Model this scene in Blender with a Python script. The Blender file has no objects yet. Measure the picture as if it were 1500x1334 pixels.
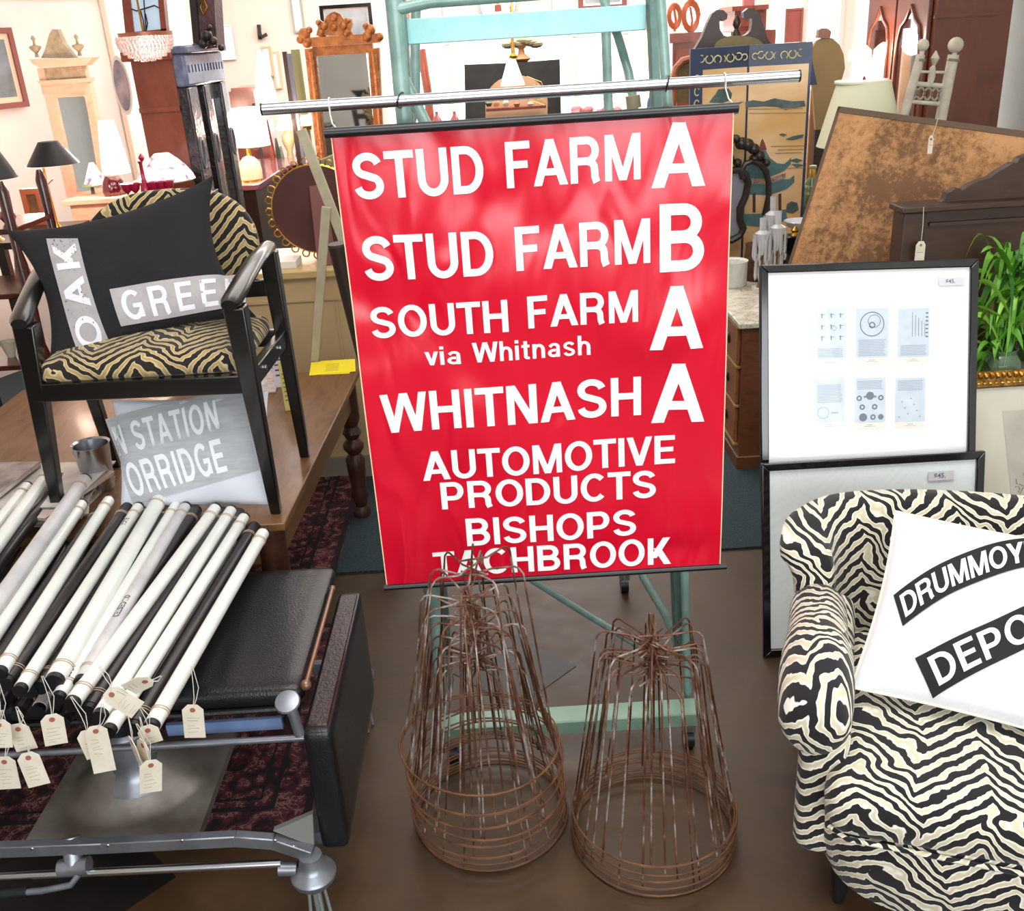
import bpy, bmesh, math, random
from mathutils import Vector, Matrix, noise
random.seed(7)
PI = math.pi
scn = bpy.context.scene
COL = scn.collection
# ---------------------------------------------------------------- camera
CAM_H, PITCH, ROLL, FPX = 1.65, math.radians(23.2), math.radians(3.58), 1440.0
fw = Vector((0, math.cos(PITCH), -math.sin(PITCH)))
up0 = Vector((0, math.sin(PITCH), math.cos(PITCH)))
rt0 = Vector((1, 0, 0))
rt = math.cos(ROLL)*rt0 - math.sin(ROLL)*up0
up = math.cos(ROLL)*up0 + math.sin(ROLL)*rt0
cd = bpy.data.cameras.new('camera'); cam = bpy.data.objects.new('camera', cd); COL.objects.link(cam)
cd.sensor_width = 36; cd.lens = 36*FPX/1500; cd.clip_start = 0.05
cam.matrix_world = Matrix((( rt.x, up.x, -fw.x, 0), (rt.y, up.y, -fw.y, 0), (rt.z, up.z, -fw.z, CAM_H), (0, 0, 0, 1)))
scn.camera = cam
def ray(x, y): return fw + rt*((x-750)/FPX) + up*((667-y)/FPX)
def at(x, y, Y):                 # the point of a sight line at depth Y
    v = ray(x, y); return Vector((0, 0, CAM_H)) + v*(Y/v.y)
def onz(x, y, z):                # the point of a sight line at height z
    v = ray(x, y); return Vector((0, 0, CAM_H)) + v*((z-CAM_H)/v.z)
# ---------------------------------------------------------------- world, lights, exposure
scn.view_settings.view_transform = 'Standard'; scn.view_settings.look = 'None'
scn.view_settings.exposure = 0.42; scn.view_settings.gamma = 1.0; scn.view_settings.use_curve_mapping = False
w = bpy.data.worlds.new('world'); scn.world = w; w.use_nodes = True
bg = w.node_tree.nodes['Background']; bg.inputs[0].default_value = (0.93, 0.97, 1.0, 1); bg.inputs[1].default_value = 3.0
def area(name, loc, target, sx, sy, power, col):
    l = bpy.data.lights.new(name, 'AREA'); l.shape = 'RECTANGLE'; l.size = sx; l.size_y = sy; l.energy = power; l.color = col
    o = bpy.data.objects.new(name, l); COL.objects.link(o); o.location = loc
    o.rotation_euler = (Vector(target)-Vector(loc)).to_track_quat('-Z', 'Y').to_euler(); return o
area('shopfront_light', (0.7, -2.35, 1.8), (0.4, 2.5, 0.5), 4.2, 1.7, 46, (0.93, 0.97, 1.0))
area('ceiling_light_front', (0.3, 1.2, 3.3), (0.3, 1.6, 0), 2.2, 1.4, 52, (1.0, 0.98, 0.95))
area('ceiling_light_middle', (0.0, 5.2, 3.3), (0.0, 5.4, 0), 3.0, 2.5, 56, (1.0, 0.95, 0.92))
area('far_wall_fill', (0.5, 9.0, 3.3), (0.5, 9.6, 0), 6.0, 3.0, 440, (1.0, 0.96, 0.93))  # unseen fill light, added to whiten the far wall
# ---------------------------------------------------------------- mesh builder
class MB:
    def __init__(s): s.v = []; s.f = []
    def add(s, vs, fs, M=None):
        n = len(s.v)
        for p in vs:
            p = Vector(p); s.v.append(M @ p if M is not None else p)
        for f in fs: s.f.append(tuple(i+n for i in f))
        return s
    def box(s, x0, x1, y0, y1, z0, z1, M=None):
        return s.add([(x0,y0,z0),(x1,y0,z0),(x1,y1,z0),(x0,y1,z0),(x0,y0,z1),(x1,y0,z1),(x1,y1,z1),(x0,y1,z1)],
                     [(0,3,2,1),(4,5,6,7),(0,1,5,4),(1,2,6,5),(2,3,7,6),(3,0,4,7)], M)
    def beam(s, a, b, w, h, upv=(0,0,1), w2=None, h2=None):
        a = Vector(a); b = Vector(b); d = (b-a).normalized(); u = Vector(upv)
        x = d.cross(u)
        if x.length < 1e-4: x = d.cross(Vector((0,1,0)))
        x.normalize(); z = x.cross(d); vs = []
        for p, ww, hh in ((a, w, h), (b, w2 or w, h2 or h)):
            for i, j in ((-1,-1),(1,-1),(1,1),(-1,1)): vs.append(p + x*i*ww/2 + z*j*hh/2)
        return s.add(vs, [(0,1,2,3),(7,6,5,4),(0,4,5,1),(1,5,6,2),(2,6,7,3),(3,7,4,0)])
    def tube(s, pts, r, seg=8, closed=False, flat=1.0):
        pts = [Vector(p) for p in pts]; n = len(pts)
        rr = r if isinstance(r, (list, tuple)) else [r]*n
        prev = None; base = len(s.v)
        for i, p in enumerate(pts):
            if closed: t = pts[(i+1) % n]-pts[i-1]
            else: t = pts[min(i+1, n-1)]-pts[max(i-1, 0)]
            t.normalize()
            if prev is None:
                a = t.cross(Vector((0,0,1)))
                if a.length < 0.05: a = t.cross(Vector((0,1,0)))
                a.normalize()
            else:
                a = prev - t*prev.dot(t); a.normalize()
            prev = a; b = t.cross(a)
            for k in range(seg):
                an = 2*PI*k/seg; s.v.append(p + a*math.cos(an)*rr[i] + b*math.sin(an)*rr[i]*flat)
        m = n if closed else n-1
        for i in range(m):
            for k in range(seg):
                a0 = base+i*seg+k; a1 = base+i*seg+(k+1) % seg; j = (i+1) % n
                s.f.append((a0, a1, base+j*seg+(k+1) % seg, base+j*seg+k))
        if not closed:
            s.f.append(tuple(base+k for k in range(seg))[::-1]); s.f.append(tuple(base+(n-1)*seg+k for k in range(seg)))
        return s
    def lathe(s, prof, seg=20, M=None, ribs=0, ribd=0):
        vs = []; fs = []
        for r, z in prof:
            for k in range(seg):
                a = 2*PI*k/seg; q = r*(1+(ribd*math.cos(a*ribs) if ribs else 0)); vs.append((q*math.cos(a), q*math.sin(a), z))
        for i in range(len(prof)-1):
            for k in range(seg):
                k2 = (k+1) % seg; fs.append((i*seg+k, i*seg+k2, (i+1)*seg+k2, (i+1)*seg+k))
        fs.append(tuple(range(seg))[::-1]); fs.append(tuple((len(prof)-1)*seg+k for k in range(seg)))
        return s.add(vs, fs, M)
    def prism(s, poly, y0, y1, M=None):     # outline in x,z pushed along y
        n = len(poly); vs = [(x, y0, z) for x, z in poly]+[(x, y1, z) for x, z in poly]
        fs = [tuple(range(n)), tuple(range(2*n-1, n-1, -1))]+[(i, i+n, (i+1) % n+n, (i+1) % n) for i in range(n)]
        return s.add(vs, fs, M)
    def grid(s, fn, nu, nv, cu=False):
        b = len(s.v)
        for j in range(nv+1):
            for i in range(nu+(0 if cu else 1)): s.v.append(Vector(fn(i/nu, j/nv)))
        m = nu if cu else nu+1
        for j in range(nv):
            for i in range(nu):
                i2 = (i+1) % m if cu else i+1
                s.f.append((b+j*m+i, b+j*m+i2, b+(j+1)*m+i2, b+(j+1)*m+i))
        return s
    def sph(s, c, r, seg=12, ring=8):
        r = r if isinstance(r, (tuple, list)) else (r, r, r); c = Vector(c)
        vs = [c+Vector((0,0,-r[2]))]; fs = []
        for j in range(1, ring):
            t = -PI/2+PI*j/ring
            for k in range(seg):
                a = 2*PI*k/seg; vs.append(c+Vector((r[0]*math.cos(t)*math.cos(a), r[1]*math.cos(t)*math.sin(a), r[2]*math.sin(t))))
        vs.append(c+Vector((0,0,r[2])))
        for k in range(seg): fs.append((0, 1+(k+1) % seg, 1+k))
        for j in range(ring-2):
            for k in range(seg): fs.append((1+j*seg+k, 1+j*seg+(k+1) % seg, 1+(j+1)*seg+(k+1) % seg, 1+(j+1)*seg+k))
        l = len(vs)-1
        for k in range(seg): fs.append((l, l-seg+k, l-seg+(k+1) % seg))
        return s.add(vs, fs)
    def build(s, name, m, parent=None, bevel=0, uv=None, ang=40, label=None, sub=0, flip=True):
        me = bpy.data.meshes.new(name); me.from_pydata([tuple(v) for v in s.v], [], s.f); me.update()
        bm = bmesh.new(); bm.from_mesh(me)
        if flip: bmesh.ops.recalc_face_normals(bm, faces=bm.faces[:])
        if uv:
            L = bm.loops.layers.uv.new('UVMap')
            for f in bm.faces:
                for l in f.loops: l[L].uv = uv(l.vert.co, f.normal)
        bm.to_mesh(me); bm.free()
        me.polygons.foreach_set('use_smooth', [True]*len(me.polygons)); me.set_sharp_from_angle(angle=math.radians(ang))
        me.materials.append(m); o = bpy.data.objects.new(name, me); COL.objects.link(o)
        if parent: o.parent = parent
        if bevel:
            b = o.modifiers.new('bevel', 'BEVEL'); b.width = bevel; b.segments = 2; b.limit_method = 'ANGLE'; b.harden_normals = False
        if sub: q = o.modifiers.new('sub', 'SUBSURF'); q.levels = q.render_levels = sub
        if label: o['label'] = label
        return o
def thing(name, label, cat, loc=(0,0,0), rz=0, group=None, rx=0, ry=0):
    o = bpy.data.objects.new(name, None); COL.objects.link(o); o.location = loc; o.rotation_euler = (rx, ry, rz)
    o.empty_display_size = 0.05; o['label'] = label; o['category'] = cat
    if group: o['group'] = group
    return o
def tag(o, label, cat, group=None):
    o['label'] = label; o['category'] = cat
    if group: o['group'] = group
    return o
def struct(name, mb, m, **k):
    o = mb.build(name, m, **k); o['kind'] = 'structure'; return o
def dup(root, loc, rz=None, label=None):
    r = root.copy(); COL.objects.link(r); r.location = loc
    if rz is not None: r.rotation_euler = (root.rotation_euler[0], root.rotation_euler[1], rz)
    if label: r['label'] = label
    for ch in list(root.children):
        c = ch.copy(); COL.objects.link(c); c.parent = r
        for g in ch.children: d = g.copy(); COL.objects.link(d); d.parent = c
    return r
# ---------------------------------------------------------------- materials
def lin(c):
    if isinstance(c, str): c = tuple(int(c[i:i+2], 16) for i in (0, 2, 4))
    return tuple(((x/255)/12.92 if x/255 <= 0.04045 else ((x/255+0.055)/1.055)**2.4) for x in c)+(1,)
MATS = {}
class NT:
    def __init__(s, name):
        s.m = bpy.data.materials.new(name); s.m.use_nodes = True; s.n = s.m.node_tree.nodes; s.l = s.m.node_tree.links
        s.b = s.n['Principled BSDF']
    def new(s, t, **k):
        q = s.n.new(t)
        for a, v in k.items():
            if a[0] == '_': q.inputs[a[1:]].default_value = v
            else: setattr(q, a, v)
        return q
    def link(s, a, b): s.l.new(a, b)
    def math(s, op, a, b=None, c=None):
        q = s.n.new('ShaderNodeMath'); q.operation = op
        for i, v in enumerate((a, b, c)):
            if v is None: continue
            if isinstance(v, (int, float)): q.inputs[i].default_value = v
            else: s.l.new(v, q.inputs[i])
        return q.outputs[0]
    def coord(s, kind='Object', scale=(1,1,1), rot=(0,0,0)):
        t = s.n.new('ShaderNodeTexCoord'); mp = s.n.new('ShaderNodeMapping'); s.l.new(t.outputs[kind], mp.inputs[0])
        mp.inputs['Scale'].default_value = scale; mp.inputs['Rotation'].default_value = rot; return mp.outputs[0]
    def noise(s, vec, scale, detail=3, rough=0.5, dist=0):
        q = s.n.new('ShaderNodeTexNoise'); s.l.new(vec, q.inputs['Vector']); q.inputs['Scale'].default_value = scale
        q.inputs['Detail'].default_value = detail; q.inputs['Roughness'].default_value = rough; q.inputs['Distortion'].default_value = dist; return q.outputs['Fac']
    def ramp(s, fac, stops, interp='LINEAR'):
        q = s.n.new('ShaderNodeValToRGB'); s.l.new(fac, q.inputs[0]); e = q.color_ramp.elements; q.color_ramp.interpolation = interp
        while len(e) < len(stops): e.new(0.5)
        for i, (p, c) in enumerate(stops): e[i].position = p; e[i].color = lin(c)
        return q.outputs[0]
    def bump(s, h, strength, dist=0.01):
        q = s.n.new('ShaderNodeBump'); s.l.new(h, q.inputs['Height']); q.inputs['Strength'].default_value = strength; q.inputs['Distance'].default_value = dist
        s.l.new(q.outputs[0], s.b.inputs['Normal'])
def M(name, col, rough=0.5, metal=0, var=None, vs=8, bump=0, bs=60, emit=None, es=0, trans=0, coat=0, spec=None, alpha=None, vscale=(1,1,1), detail=4):
    if name in MATS: return MATS[name]
    t = NT(name); b = t.b; b.inputs['Base Color'].default_value = lin(col); b.inputs['Roughness'].default_value = rough; b.inputs['Metallic'].default_value = metal
    if spec is not None: b.inputs['Specular IOR Level'].default_value = spec
    if coat: b.inputs['Coat Weight'].default_value = coat; b.inputs['Coat Roughness'].default_value = 0.1
    if trans: b.inputs['Transmission Weight'].default_value = trans
    if emit: b.inputs['Emission Color'].default_value = lin(emit); b.inputs['Emission Strength'].default_value = es
    if alpha is not None: b.inputs['Alpha'].default_value = alpha
    if var:
        v = t.coord(scale=vscale); t.link(t.ramp(t.noise(v, vs, detail), [(0.3, col), (0.7, var)]), b.inputs['Base Color'])
    if bump: t.bump(t.noise(t.coord(), bs, 3), bump)
    MATS[name] = t.m; return t.m
def wood(name, c1, c2, rough=0.4, scale=(3, 3, 30), coat=0.0, freq=3):
    if name in MATS: return MATS[name]
    t = NT(name); v = t.coord(scale=scale); n1 = t.noise(v, freq, 6, 0.6, 0.6)
    t.link(t.ramp(n1, [(0.28, c1), (0.5, c2), (0.72, c1)]), t.b.inputs['Base Color']); t.b.inputs['Roughness'].default_value = rough
    if coat: t.b.inputs['Coat Weight'].default_value = coat; t.b.inputs['Coat Roughness'].default_value = 0.12
    t.bump(n1, 0.15, 0.004); MATS[name] = t.m; return t.m
def stripes(name, light, tan, black, per=0.04, chev=0.16, slope=0.75, wig=0.8,  thr=0.0, uo=0.0):
    t = NT(name); tc = t.n.new('ShaderNodeTexCoord'); uv = tc.outputs['UV']
    sp = t.n.new('ShaderNodeSeparateXYZ'); t.link(uv, sp.inputs[0])
    n1 = t.noise(uv, 9, 2, 0.5); n2 = t.noise(uv, 26, 2, 0.5); n3 = t.noise(uv, 55, 2, 0.5)
    u = t.math('ADD', t.math('ADD', sp.outputs[0], uo), t.math('MULTIPLY', t.math('SUBTRACT', n1, 0.5), 0.10))
    tri = t.math('PINGPONG', u, chev)
    # sharp chevrons whose legs flatten away from the spine
    ph = t.math('DIVIDE', t.math('ADD', sp.outputs[1], t.math('MULTIPLY', tri, slope)), per)
    ph = t.math('ADD', ph, t.math('MULTIPLY', t.math('SUBTRACT', n1, 0.5), wig*3.4))
    ph = t.math('ADD', ph, t.math('MULTIPLY', t.math('SUBTRACT', n2, 0.5), wig*1.5))
    sn = t.math('SINE', t.math('MULTIPLY', ph, 2*PI))
    sn = t.math('ADD', sn, t.math('MULTIPLY', t.math('SUBTRACT', n3, 0.5), 0.6))
    fac = t.math('MULTIPLY_ADD', sn, 0.5, 0.5)
    col = t.ramp(fac, [(0.0, black), (0.50+thr, black), (0.58+thr, light), (0.74+thr, light), (0.95, tan)])
    t.link(col, t.b.inputs['Base Color']); t.b.inputs['Roughness'].default_value = 0.85
    t.b.inputs['Sheen Weight'].default_value = 0.15
    t.bump(t.noise(uv, 900, 2), 0.25, 0.003); MATS[name] = t.m; return t.m
def glassmat(name='picture_glass', fac=0.05, rough=0.02):
    if name in MATS: return MATS[name]
    m = bpy.data.materials.new(name); m.use_nodes = True; n = m.node_tree.nodes; n.clear(); l = m.node_tree.links
    o = n.new('ShaderNodeOutputMaterial'); mx = n.new('ShaderNodeMixShader'); tr = n.new('ShaderNodeBsdfTransparent'); g = n.new('ShaderNodeBsdfGlossy'); lw = n.new('ShaderNodeLayerWeight'); lw.inputs[0].default_value = 0.5; pw = n.new('ShaderNodeMath'); pw.operation = 'POWER'; pw.inputs[1].default_value = 4.0; ma = n.new('ShaderNodeMath'); ma.operation = 'MULTIPLY_ADD'; ma.inputs[1].default_value = 0.7; ma.inputs[2].default_value = 0.04; l.new(lw.outputs['Facing'], pw.inputs[0]); l.new(pw.outputs[0], ma.inputs[0])
    g.inputs['Roughness'].default_value = rough; l.new(ma.outputs[0], mx.inputs[0]); l.new(tr.outputs[0], mx.inputs[1]); l.new(g.outputs[0], mx.inputs[2]); l.new(mx.outputs[0], o.inputs[0])
    MATS[name] = m; return m
def mirror_mat():
    return M('mirror_glass', 'E8ECEC', 0.03, 1)
# ---------------------------------------------------------------- lettering
def arc(cx, cy, rx, ry, a0, a1, n=14):
    return [(cx+rx*math.cos(math.radians(a0+(a1-a0)*i/n)), cy+ry*math.sin(math.radians(a0+(a1-a0)*i/n))) for i in range(n+1)]
def stroke(pts, ws=0.195, wh=0.165):
    L = []; R = []; n = len(pts)
    for i in range(n):
        a = pts[max(i-1, 0)]; b = pts[min(i+1, n-1)]; dx, dy = b[0]-a[0], b[1]-a[1]; l = math.hypot(dx, dy) or 1
        nx, ny = -dy/l, dx/l; q = math.sqrt((ws*nx)**2+(wh*ny)**2)/2
        L.append((pts[i][0]+nx*q, pts[i][1]+ny*q)); R.append((pts[i][0]-nx*q, pts[i][1]-ny*q))
    return [[L[i], L[i+1], R[i+1], R[i]] for i in range(n-1)]
def rect(x0, y0, x1, y1): return [[(x0,y0),(x1,y0),(x1,y1),(x0,y1)]]
def dia(xa, xb, hw=0.22, y0=0, y1=1): return [[(xa,y0),(xa+hw,y0),(xb+hw,y1),(xb,y1)]]
def glyph(c):
    w, h = 0.195, 0.165
    V = lambda x: rect(x, 0, x+w, 1)
    if c == 'A': return dia(0, .355)+dia(.70, .345, .22)+rect(.2, .22, .72, .37), .92
    if c == 'B': return V(0)+stroke([(.1,.9175),(.42,.9175)]+arc(.42,.72,.22,.1975,90,-90)+[(.1,.5225)])+stroke([(.1,.5025),(.44,.5025)]+arc(.44,.2925,.245,.21,90,-90)+[(.1,.0825)]), .78
    if c == 'C': return stroke(arc(.44,.5,.345,.43,42,318,26)), .84
    if c == 'D': return V(0)+stroke([(.1,.9175),(.34,.9175)]+arc(.34,.5,.36,.4175,90,-90,18)+[(.1,.0825)]), .80
    if c == 'E': return V(0)+rect(0,0,.68,h)+rect(0,1-h,.67,1)+rect(0,.43,.62,.59), .68
    if c == 'F': return V(0)+rect(0,1-h,.65,1)+rect(0,.42,.58,.58), .65
    if c == 'G': return stroke(arc(.44,.5,.345,.43,45,330,26))+rect(.44,.38,.84,.53)+rect(.68,.05,.84,.5), .84
    if c == 'H': return V(0)+V(.585)+rect(.1,.43,.6,.595), .78
    if c == 'I': return V(0), w
    if c == 'K': return V(0)+dia(.06,.52,.25,.25,1)+dia(.56,.20,.25,0,.62), .81
    if c == 'L': return V(0)+rect(0,0,.64,h), .64
    if c == 'M': return rect(0,0,.18,1)+rect(.77,0,.95,1)+dia(.375,.02,.2)+dia(.375,.73,.2), .95
    if c == 'N': return V(0)+V(.585)+dia(.55,0,.23), .78
    if c == 'O': return stroke(arc(.45,.5,.355,.43,0,360,34)), .90
    if c == 'P': return V(0)+stroke([(.1,.9175),(.42,.9175)]+arc(.42,.66,.23,.2575,90,-90)+[(.1,.4025)]), .75
    if c == 'R': return V(0)+stroke([(.1,.9175),(.45,.9175)]+arc(.45,.695,.225,.2225,90,-90)+[(.1,.4725)])+stroke([(.40,.47)]+arc(.44,.30,.205,.17,90,0,6)+[(.655,.12),(.70,.0)]), .80
    if c == 'S': return stroke(arc(.39,.715,.275,.2,12,235,18)+arc(.39,.285,.285,.205,50,-172,18)), .78
    if c == 'T': return rect(.275,0,.275+w,1)+rect(0,1-h,.745,1), .745
    if c == 'U': return stroke([(.0975,1),(.0975,.36)]+arc(.39,.36,.2925,.29,180,360,18)+[(.6825,1)]), .78
    if c == 'V': return dia(.31,0,.21)+dia(.31,.63,.21), .84
    if c == 'W': return dia(.21,0,.2)+dia(.21,.5,.19)+dia(.80,.52,.19)+dia(.80,1.0,.2), 1.2
    if c == 'Y': return rect(.32,0,.52,.45)+dia(.31,0,.23,.35,1)+dia(.30,.61,.23,.35,1), .84
    if c == '-': return rect(0,.36,.4,.52), .4
    if c == 'a': return stroke([(.10,.53)]+arc(.30,.50,.19,.15,160,20,8)+[(.49,.0)],.16,.13)+stroke(arc(.28,.21,.2,.145,60,330,14)+[(.48,.3)],.16,.13), .59
    if c == 'h': return rect(0,0,.17,1)+stroke([(.085,.36)]+arc(.30,.42,.2,.235,160,0,12)+[(.50,0)],.17,.14), .59
    if c == 'n': return rect(0,0,.17,.73)+stroke([(.085,.36)]+arc(.30,.42,.2,.235,160,0,12)+[(.50,0)],.17,.14), .59
    if c == 'i': return rect(0,0,.17,.73)+rect(0,.84,.17,1), .17
    if c == 't': return rect(0,.60,.38,.73)+stroke([(.19,.92),(.19,.15)]+arc(.29,.15,.1,.09,180,270,5)+[(.37,.06)],.17,.12), .38
    if c == 's': return stroke(arc(.28,.53,.19,.14,15,235,12)+arc(.28,.20,.195,.14,50,-172,12),.15,.125), .56
    if c == 'v': return dia(.20,0,.17,0,.73)+dia(.20,.40,.17,0,.73), .57
    return [], .3
TIGHT = set('ATVWYv')
def word(txt, sp=0.13, kern=0.02):
    x = 0; polys = []
    for i, c in enumerate(txt):
        g, gw = glyph(c)
        polys += [[(px+x, py) for px, py in p] for p in g]
        nx = txt[i+1] if i+1 < len(txt) else 'H'
        gap = sp
        if c in TIGHT: gap -= 0.055
        if nx in TIGHT: gap -= 0.055
        if c in 'ODCGS': gap -= 0.02
        if nx in 'ODCGS': gap -= 0.02
        x += gw + (gap if i+1 < len(txt) else 0)
    return polys, x
def lettering(txt, fn, x0, x1, y0, y1, m, parent, step=0.03, sp=0.13, skew=0, y0b=None, y1b=None, rot=0, name='lettering'):
    # flat print laid on a surface: fn(x, y) gives the surface point for print coordinates
    polys, W = word(txt, sp); bm = bmesh.new()
    for p in polys:
        vs = []
        for a, b in p:
            t = a/W; X = x0+(x1-x0)*t; lo = y0+((y0b if y0b is not None else y0)-y0)*t; hi = y1+((y1b if y1b is not None else y1)-y1)*t
            vs.append(bm.verts.new((X+skew*(b-0.5), lo+(hi-lo)*b, 0)))
        try: bm.faces.new(vs)
        except ValueError: pass
    if step:
        for ax in (0, 1):
            lo = min(v.co[ax] for v in bm.verts); hi = max(v.co[ax] for v in bm.verts); c = math.floor(lo/step)*step+step
            while c < hi:
                n = [0,0,0]; n[ax] = 1; co = [0,0,0]; co[ax] = c
                bmesh.ops.bisect_plane(bm, geom=bm.verts[:]+bm.edges[:]+bm.faces[:], plane_co=co, plane_no=n); c += step
    bmesh.ops.recalc_face_normals(bm, faces=bm.faces[:])
    for v in bm.verts: v.co = fn(v.co.x, v.co.y)
    me = bpy.data.meshes.new(name); bm.to_mesh(me); bm.free(); me.materials.append(m)
    me.polygons.foreach_set('use_smooth', [True]*len(me.polygons))
    o = bpy.data.objects.new(name, me); COL.objects.link(o); o.parent = parent; return o
def small_print(txt, size, loc, rot, m, parent, name='printed_text'):
    c = bpy.data.curves.new('t', 'FONT'); c.body = txt; c.size = size; c.offset = size*0.02; c.align_x = 'CENTER'; c.align_y = 'CENTER'
    t = bpy.data.objects.new('t', c); COL.objects.link(t)
    me = bpy.data.meshes.new_from_object(t.evaluated_get(bpy.context.evaluated_depsgraph_get())); bpy.data.objects.remove(t); bpy.data.curves.remove(c)
    me.materials.clear(); me.materials.append(m); o = bpy.data.objects.new(name, me); COL.objects.link(o); o.parent = parent
    o.location = loc; o.rotation_euler = rot; return o
# ================================================================ THE SETTING
XW0, XW1, YB, YF, ZC = -5.2, 4.2, -2.6, 12.2, 3.5
def floor_mat():
    t = NT('stained_concrete'); v = t.coord()
    n1 = t.noise(v, 1.6, 6, 0.6, 0.4); n2 = t.noise(v, 9, 5, 0.6); n3 = t.noise(v, 60, 3)
    c = t.ramp(n1, [(0.3, '2F2010'), (0.5, '442F18'), (0.7, '554029')]); d = t.ramp(n2, [(0.35, '342210'), (0.65, '503920')])
    mx = t.new('ShaderNodeMix', data_type='RGBA'); mx.inputs[0].default_value = 0.45; t.link(c, mx.inputs[6]); t.link(d, mx.inputs[7])
    t.link(mx.outputs[2], t.b.inputs['Base Color'])
    r = t.math('MULTIPLY_ADD', n2, 0.35, 0.34); t.link(r, t.b.inputs['Roughness']); t.bump(n3, 0.12, 0.003)
    return t.m
m_floor = floor_mat()
struct('floor', MB().box(XW0, XW1, YB, YF, -0.1, 0.0), m_floor)
m_blackfloor = M('black_stain', '12110F', 0.5, var='1E1B18', vs=14)
def diamond(cx, cy, r):
    b = MB(); b.add([(cx-r,cy,0.0015),(cx,cy-r,0.0015),(cx+r,cy,0.0015),(cx,cy+r,0.0015)], [(0,1,2,3)])
    return b
struct('trim_1', diamond(-0.03, 2.315, 0.175), m_blackfloor, flip=False)
struct('trim_2', diamond(-1.06, 1.63, 0.27), m_blackfloor, flip=False)
def carpet_mat():
    t = NT('carpet'); v = t.coord(); n = t.noise(v, 130, 3, 0.7)
    t.link(t.ramp(n, [(0.3, '172428'), (0.7, '31444A')]), t.b.inputs['Base Color']); t.b.inputs['Roughness'].default_value = 0.95; t.bump(n, 0.5, 0.004); return t.m
m_carpet = carpet_mat()
c = struct('trim_3', MB().box(XW0, XW1, 2.92, YF, 0.0, 0.008), m_carpet)
def rug_mat():
    t = NT('oriental_rug'); v = t.coord()
    vo = t.n.new('ShaderNodeTexVoronoi'); vo.inputs['Scale'].default_value = 13; t.link(v, vo.inputs['Vector'])
    ring = t.math('SINE', t.math('MULTIPLY', vo.outputs['Distance'], 13)); n = t.noise(v, 30, 4, 0.65, 2.0)
    f = t.math('ADD', t.math('MULTIPLY', ring, 0.16), n)
    t.link(t.ramp(f, [(0.30, '140D12'), (0.42, '35101A'), (0.54, '66202A'), (0.60, '1E1016'), (0.67, 'A0706A'), (0.72, '4A1824'), (0.9, '1E1018')]), t.b.inputs['Base Color'])
    t.b.inputs['Roughness'].default_value = 0.95; t.bump(t.noise(v, 300, 2), 0.4, 0.003); return t.m
m_rug = rug_mat(); m_rugb = M('rug_border', '4A1622', 0.95, var='15090F', vs=60); m_rugline = M('rug_line', '1A1016', 0.95)
def rug(x0, x1, y0, y1, label, z=0.0):
    t = thing('oriental_rug', label, 'rug', ((x0+x1)/2, (y0+y1)/2, z)); a, b = (x1-x0)/2, (y1-y0)/2
    MB().box(-a, a, -b, b, 0, 0.010).build('rug_field', m_rug, t)
    q = MB()
    for o, w_ in ((0.0, 0.018), (0.09, 0.012), (0.125, 0.006)):
        q.box(-a+o, -a+o+w_, -b+o, b-o, 0.010, 0.0115); q.box(a-o-w_, a-o, -b+o, b-o, 0.010, 0.0115)
        q.box(-a+o+w_, a-o-w_, -b+o, -b+o+w_, 0.010, 0.0115); q.box(-a+o+w_, a-o-w_, b-o-w_, b-o, 0.010, 0.0115)
    q.build('rug_border', m_rugline, t, label='dark border lines')
    return t
rug(-2.3, -0.62, 2.75, 4.0, 'dark red oriental rug on the teal carpet under the wooden table', 0.008)
rug(-2.2, -0.52, 1.72, 2.60, 'dark red oriental rug on the brown floor under the black leather treatment chair')
m_wallw = M('wall_paint', 'EFE9E2', 0.7, var='E4DFD8', vs=3, bump=0.05)
m_wallg = M('wall_paint_cool', 'DDE1DA', 0.7, var='CDD3CC', vs=4)
m_ceil = M('ceiling_paint', 'F2F0EC', 0.8)
struct('ceiling', MB().box(XW0, XW1, YB, YF, ZC, ZC+0.1), m_ceil)
# left wall: an angled partition behind the mirror, then the long side wall
pa, pb = at(-160, 60, 5.35), at(158, 60, 6.55)
def wallseg(name, a, b, z0, z1, m, th=0.08):
    d = Vector((b[0]-a[0], b[1]-a[1], 0)); n = Vector((-d.y, d.x, 0)).normalized()*th
    A = Vector((a[0], a[1], 0)); B = Vector((b[0], b[1], 0))
    q = MB(); q.add([A, B, B+n, A+n], []); vs = [A, B, B+n, A+n]
    q = MB(); q.add([Vector((p.x, p.y, z0)) for p in vs]+[Vector((p.x, p.y, z1)) for p in vs], [(0,3,2,1),(4,5,6,7),(0,1,5,4),(1,2,6,5),(2,3,7,6),(3,0,4,7)])
    return struct(name, q, m)
wallseg('wall_left', pa, pb, 0, ZC, m_wallw)
wallseg('wall_left_rear', pb+Vector((0.0,0.10,0)), (-3.2, YF, 0), 0, ZC, m_wallg)
wallseg('wall_left_front', (XW0, YB, 0), pa, 0, ZC, m_wallw)
m_rail = M('picture_rail', 'A8897A', 0.5)
dr = (pb-pa).normalized(); wall_dir = dr.copy(); wall_pa = pa.copy()
nrm = Vector((dr.y, -dr.x, 0)); wall_n = nrm.copy()
struct('trim_4', MB().beam(Vector((pa.x, pa.y, 1.99))+nrm*0.012, Vector((pb.x, pb.y, 1.99))+nrm*0.012, 0.012, 0.012), m_rail)
m_cream = M('cream_trim', 'F3DCC8', 0.5)
struct('trim_5', MB().beam(Vector((pb.x, pb.y, 0))+nrm*0.02, Vector((pb.x, pb.y, 2.0))+nrm*0.02, 0.03, 0.03), m_cream)
struct('wall_right', MB().box(2.78, 2.88, YB, 5.95, 0, ZC), m_wallg)
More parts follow.
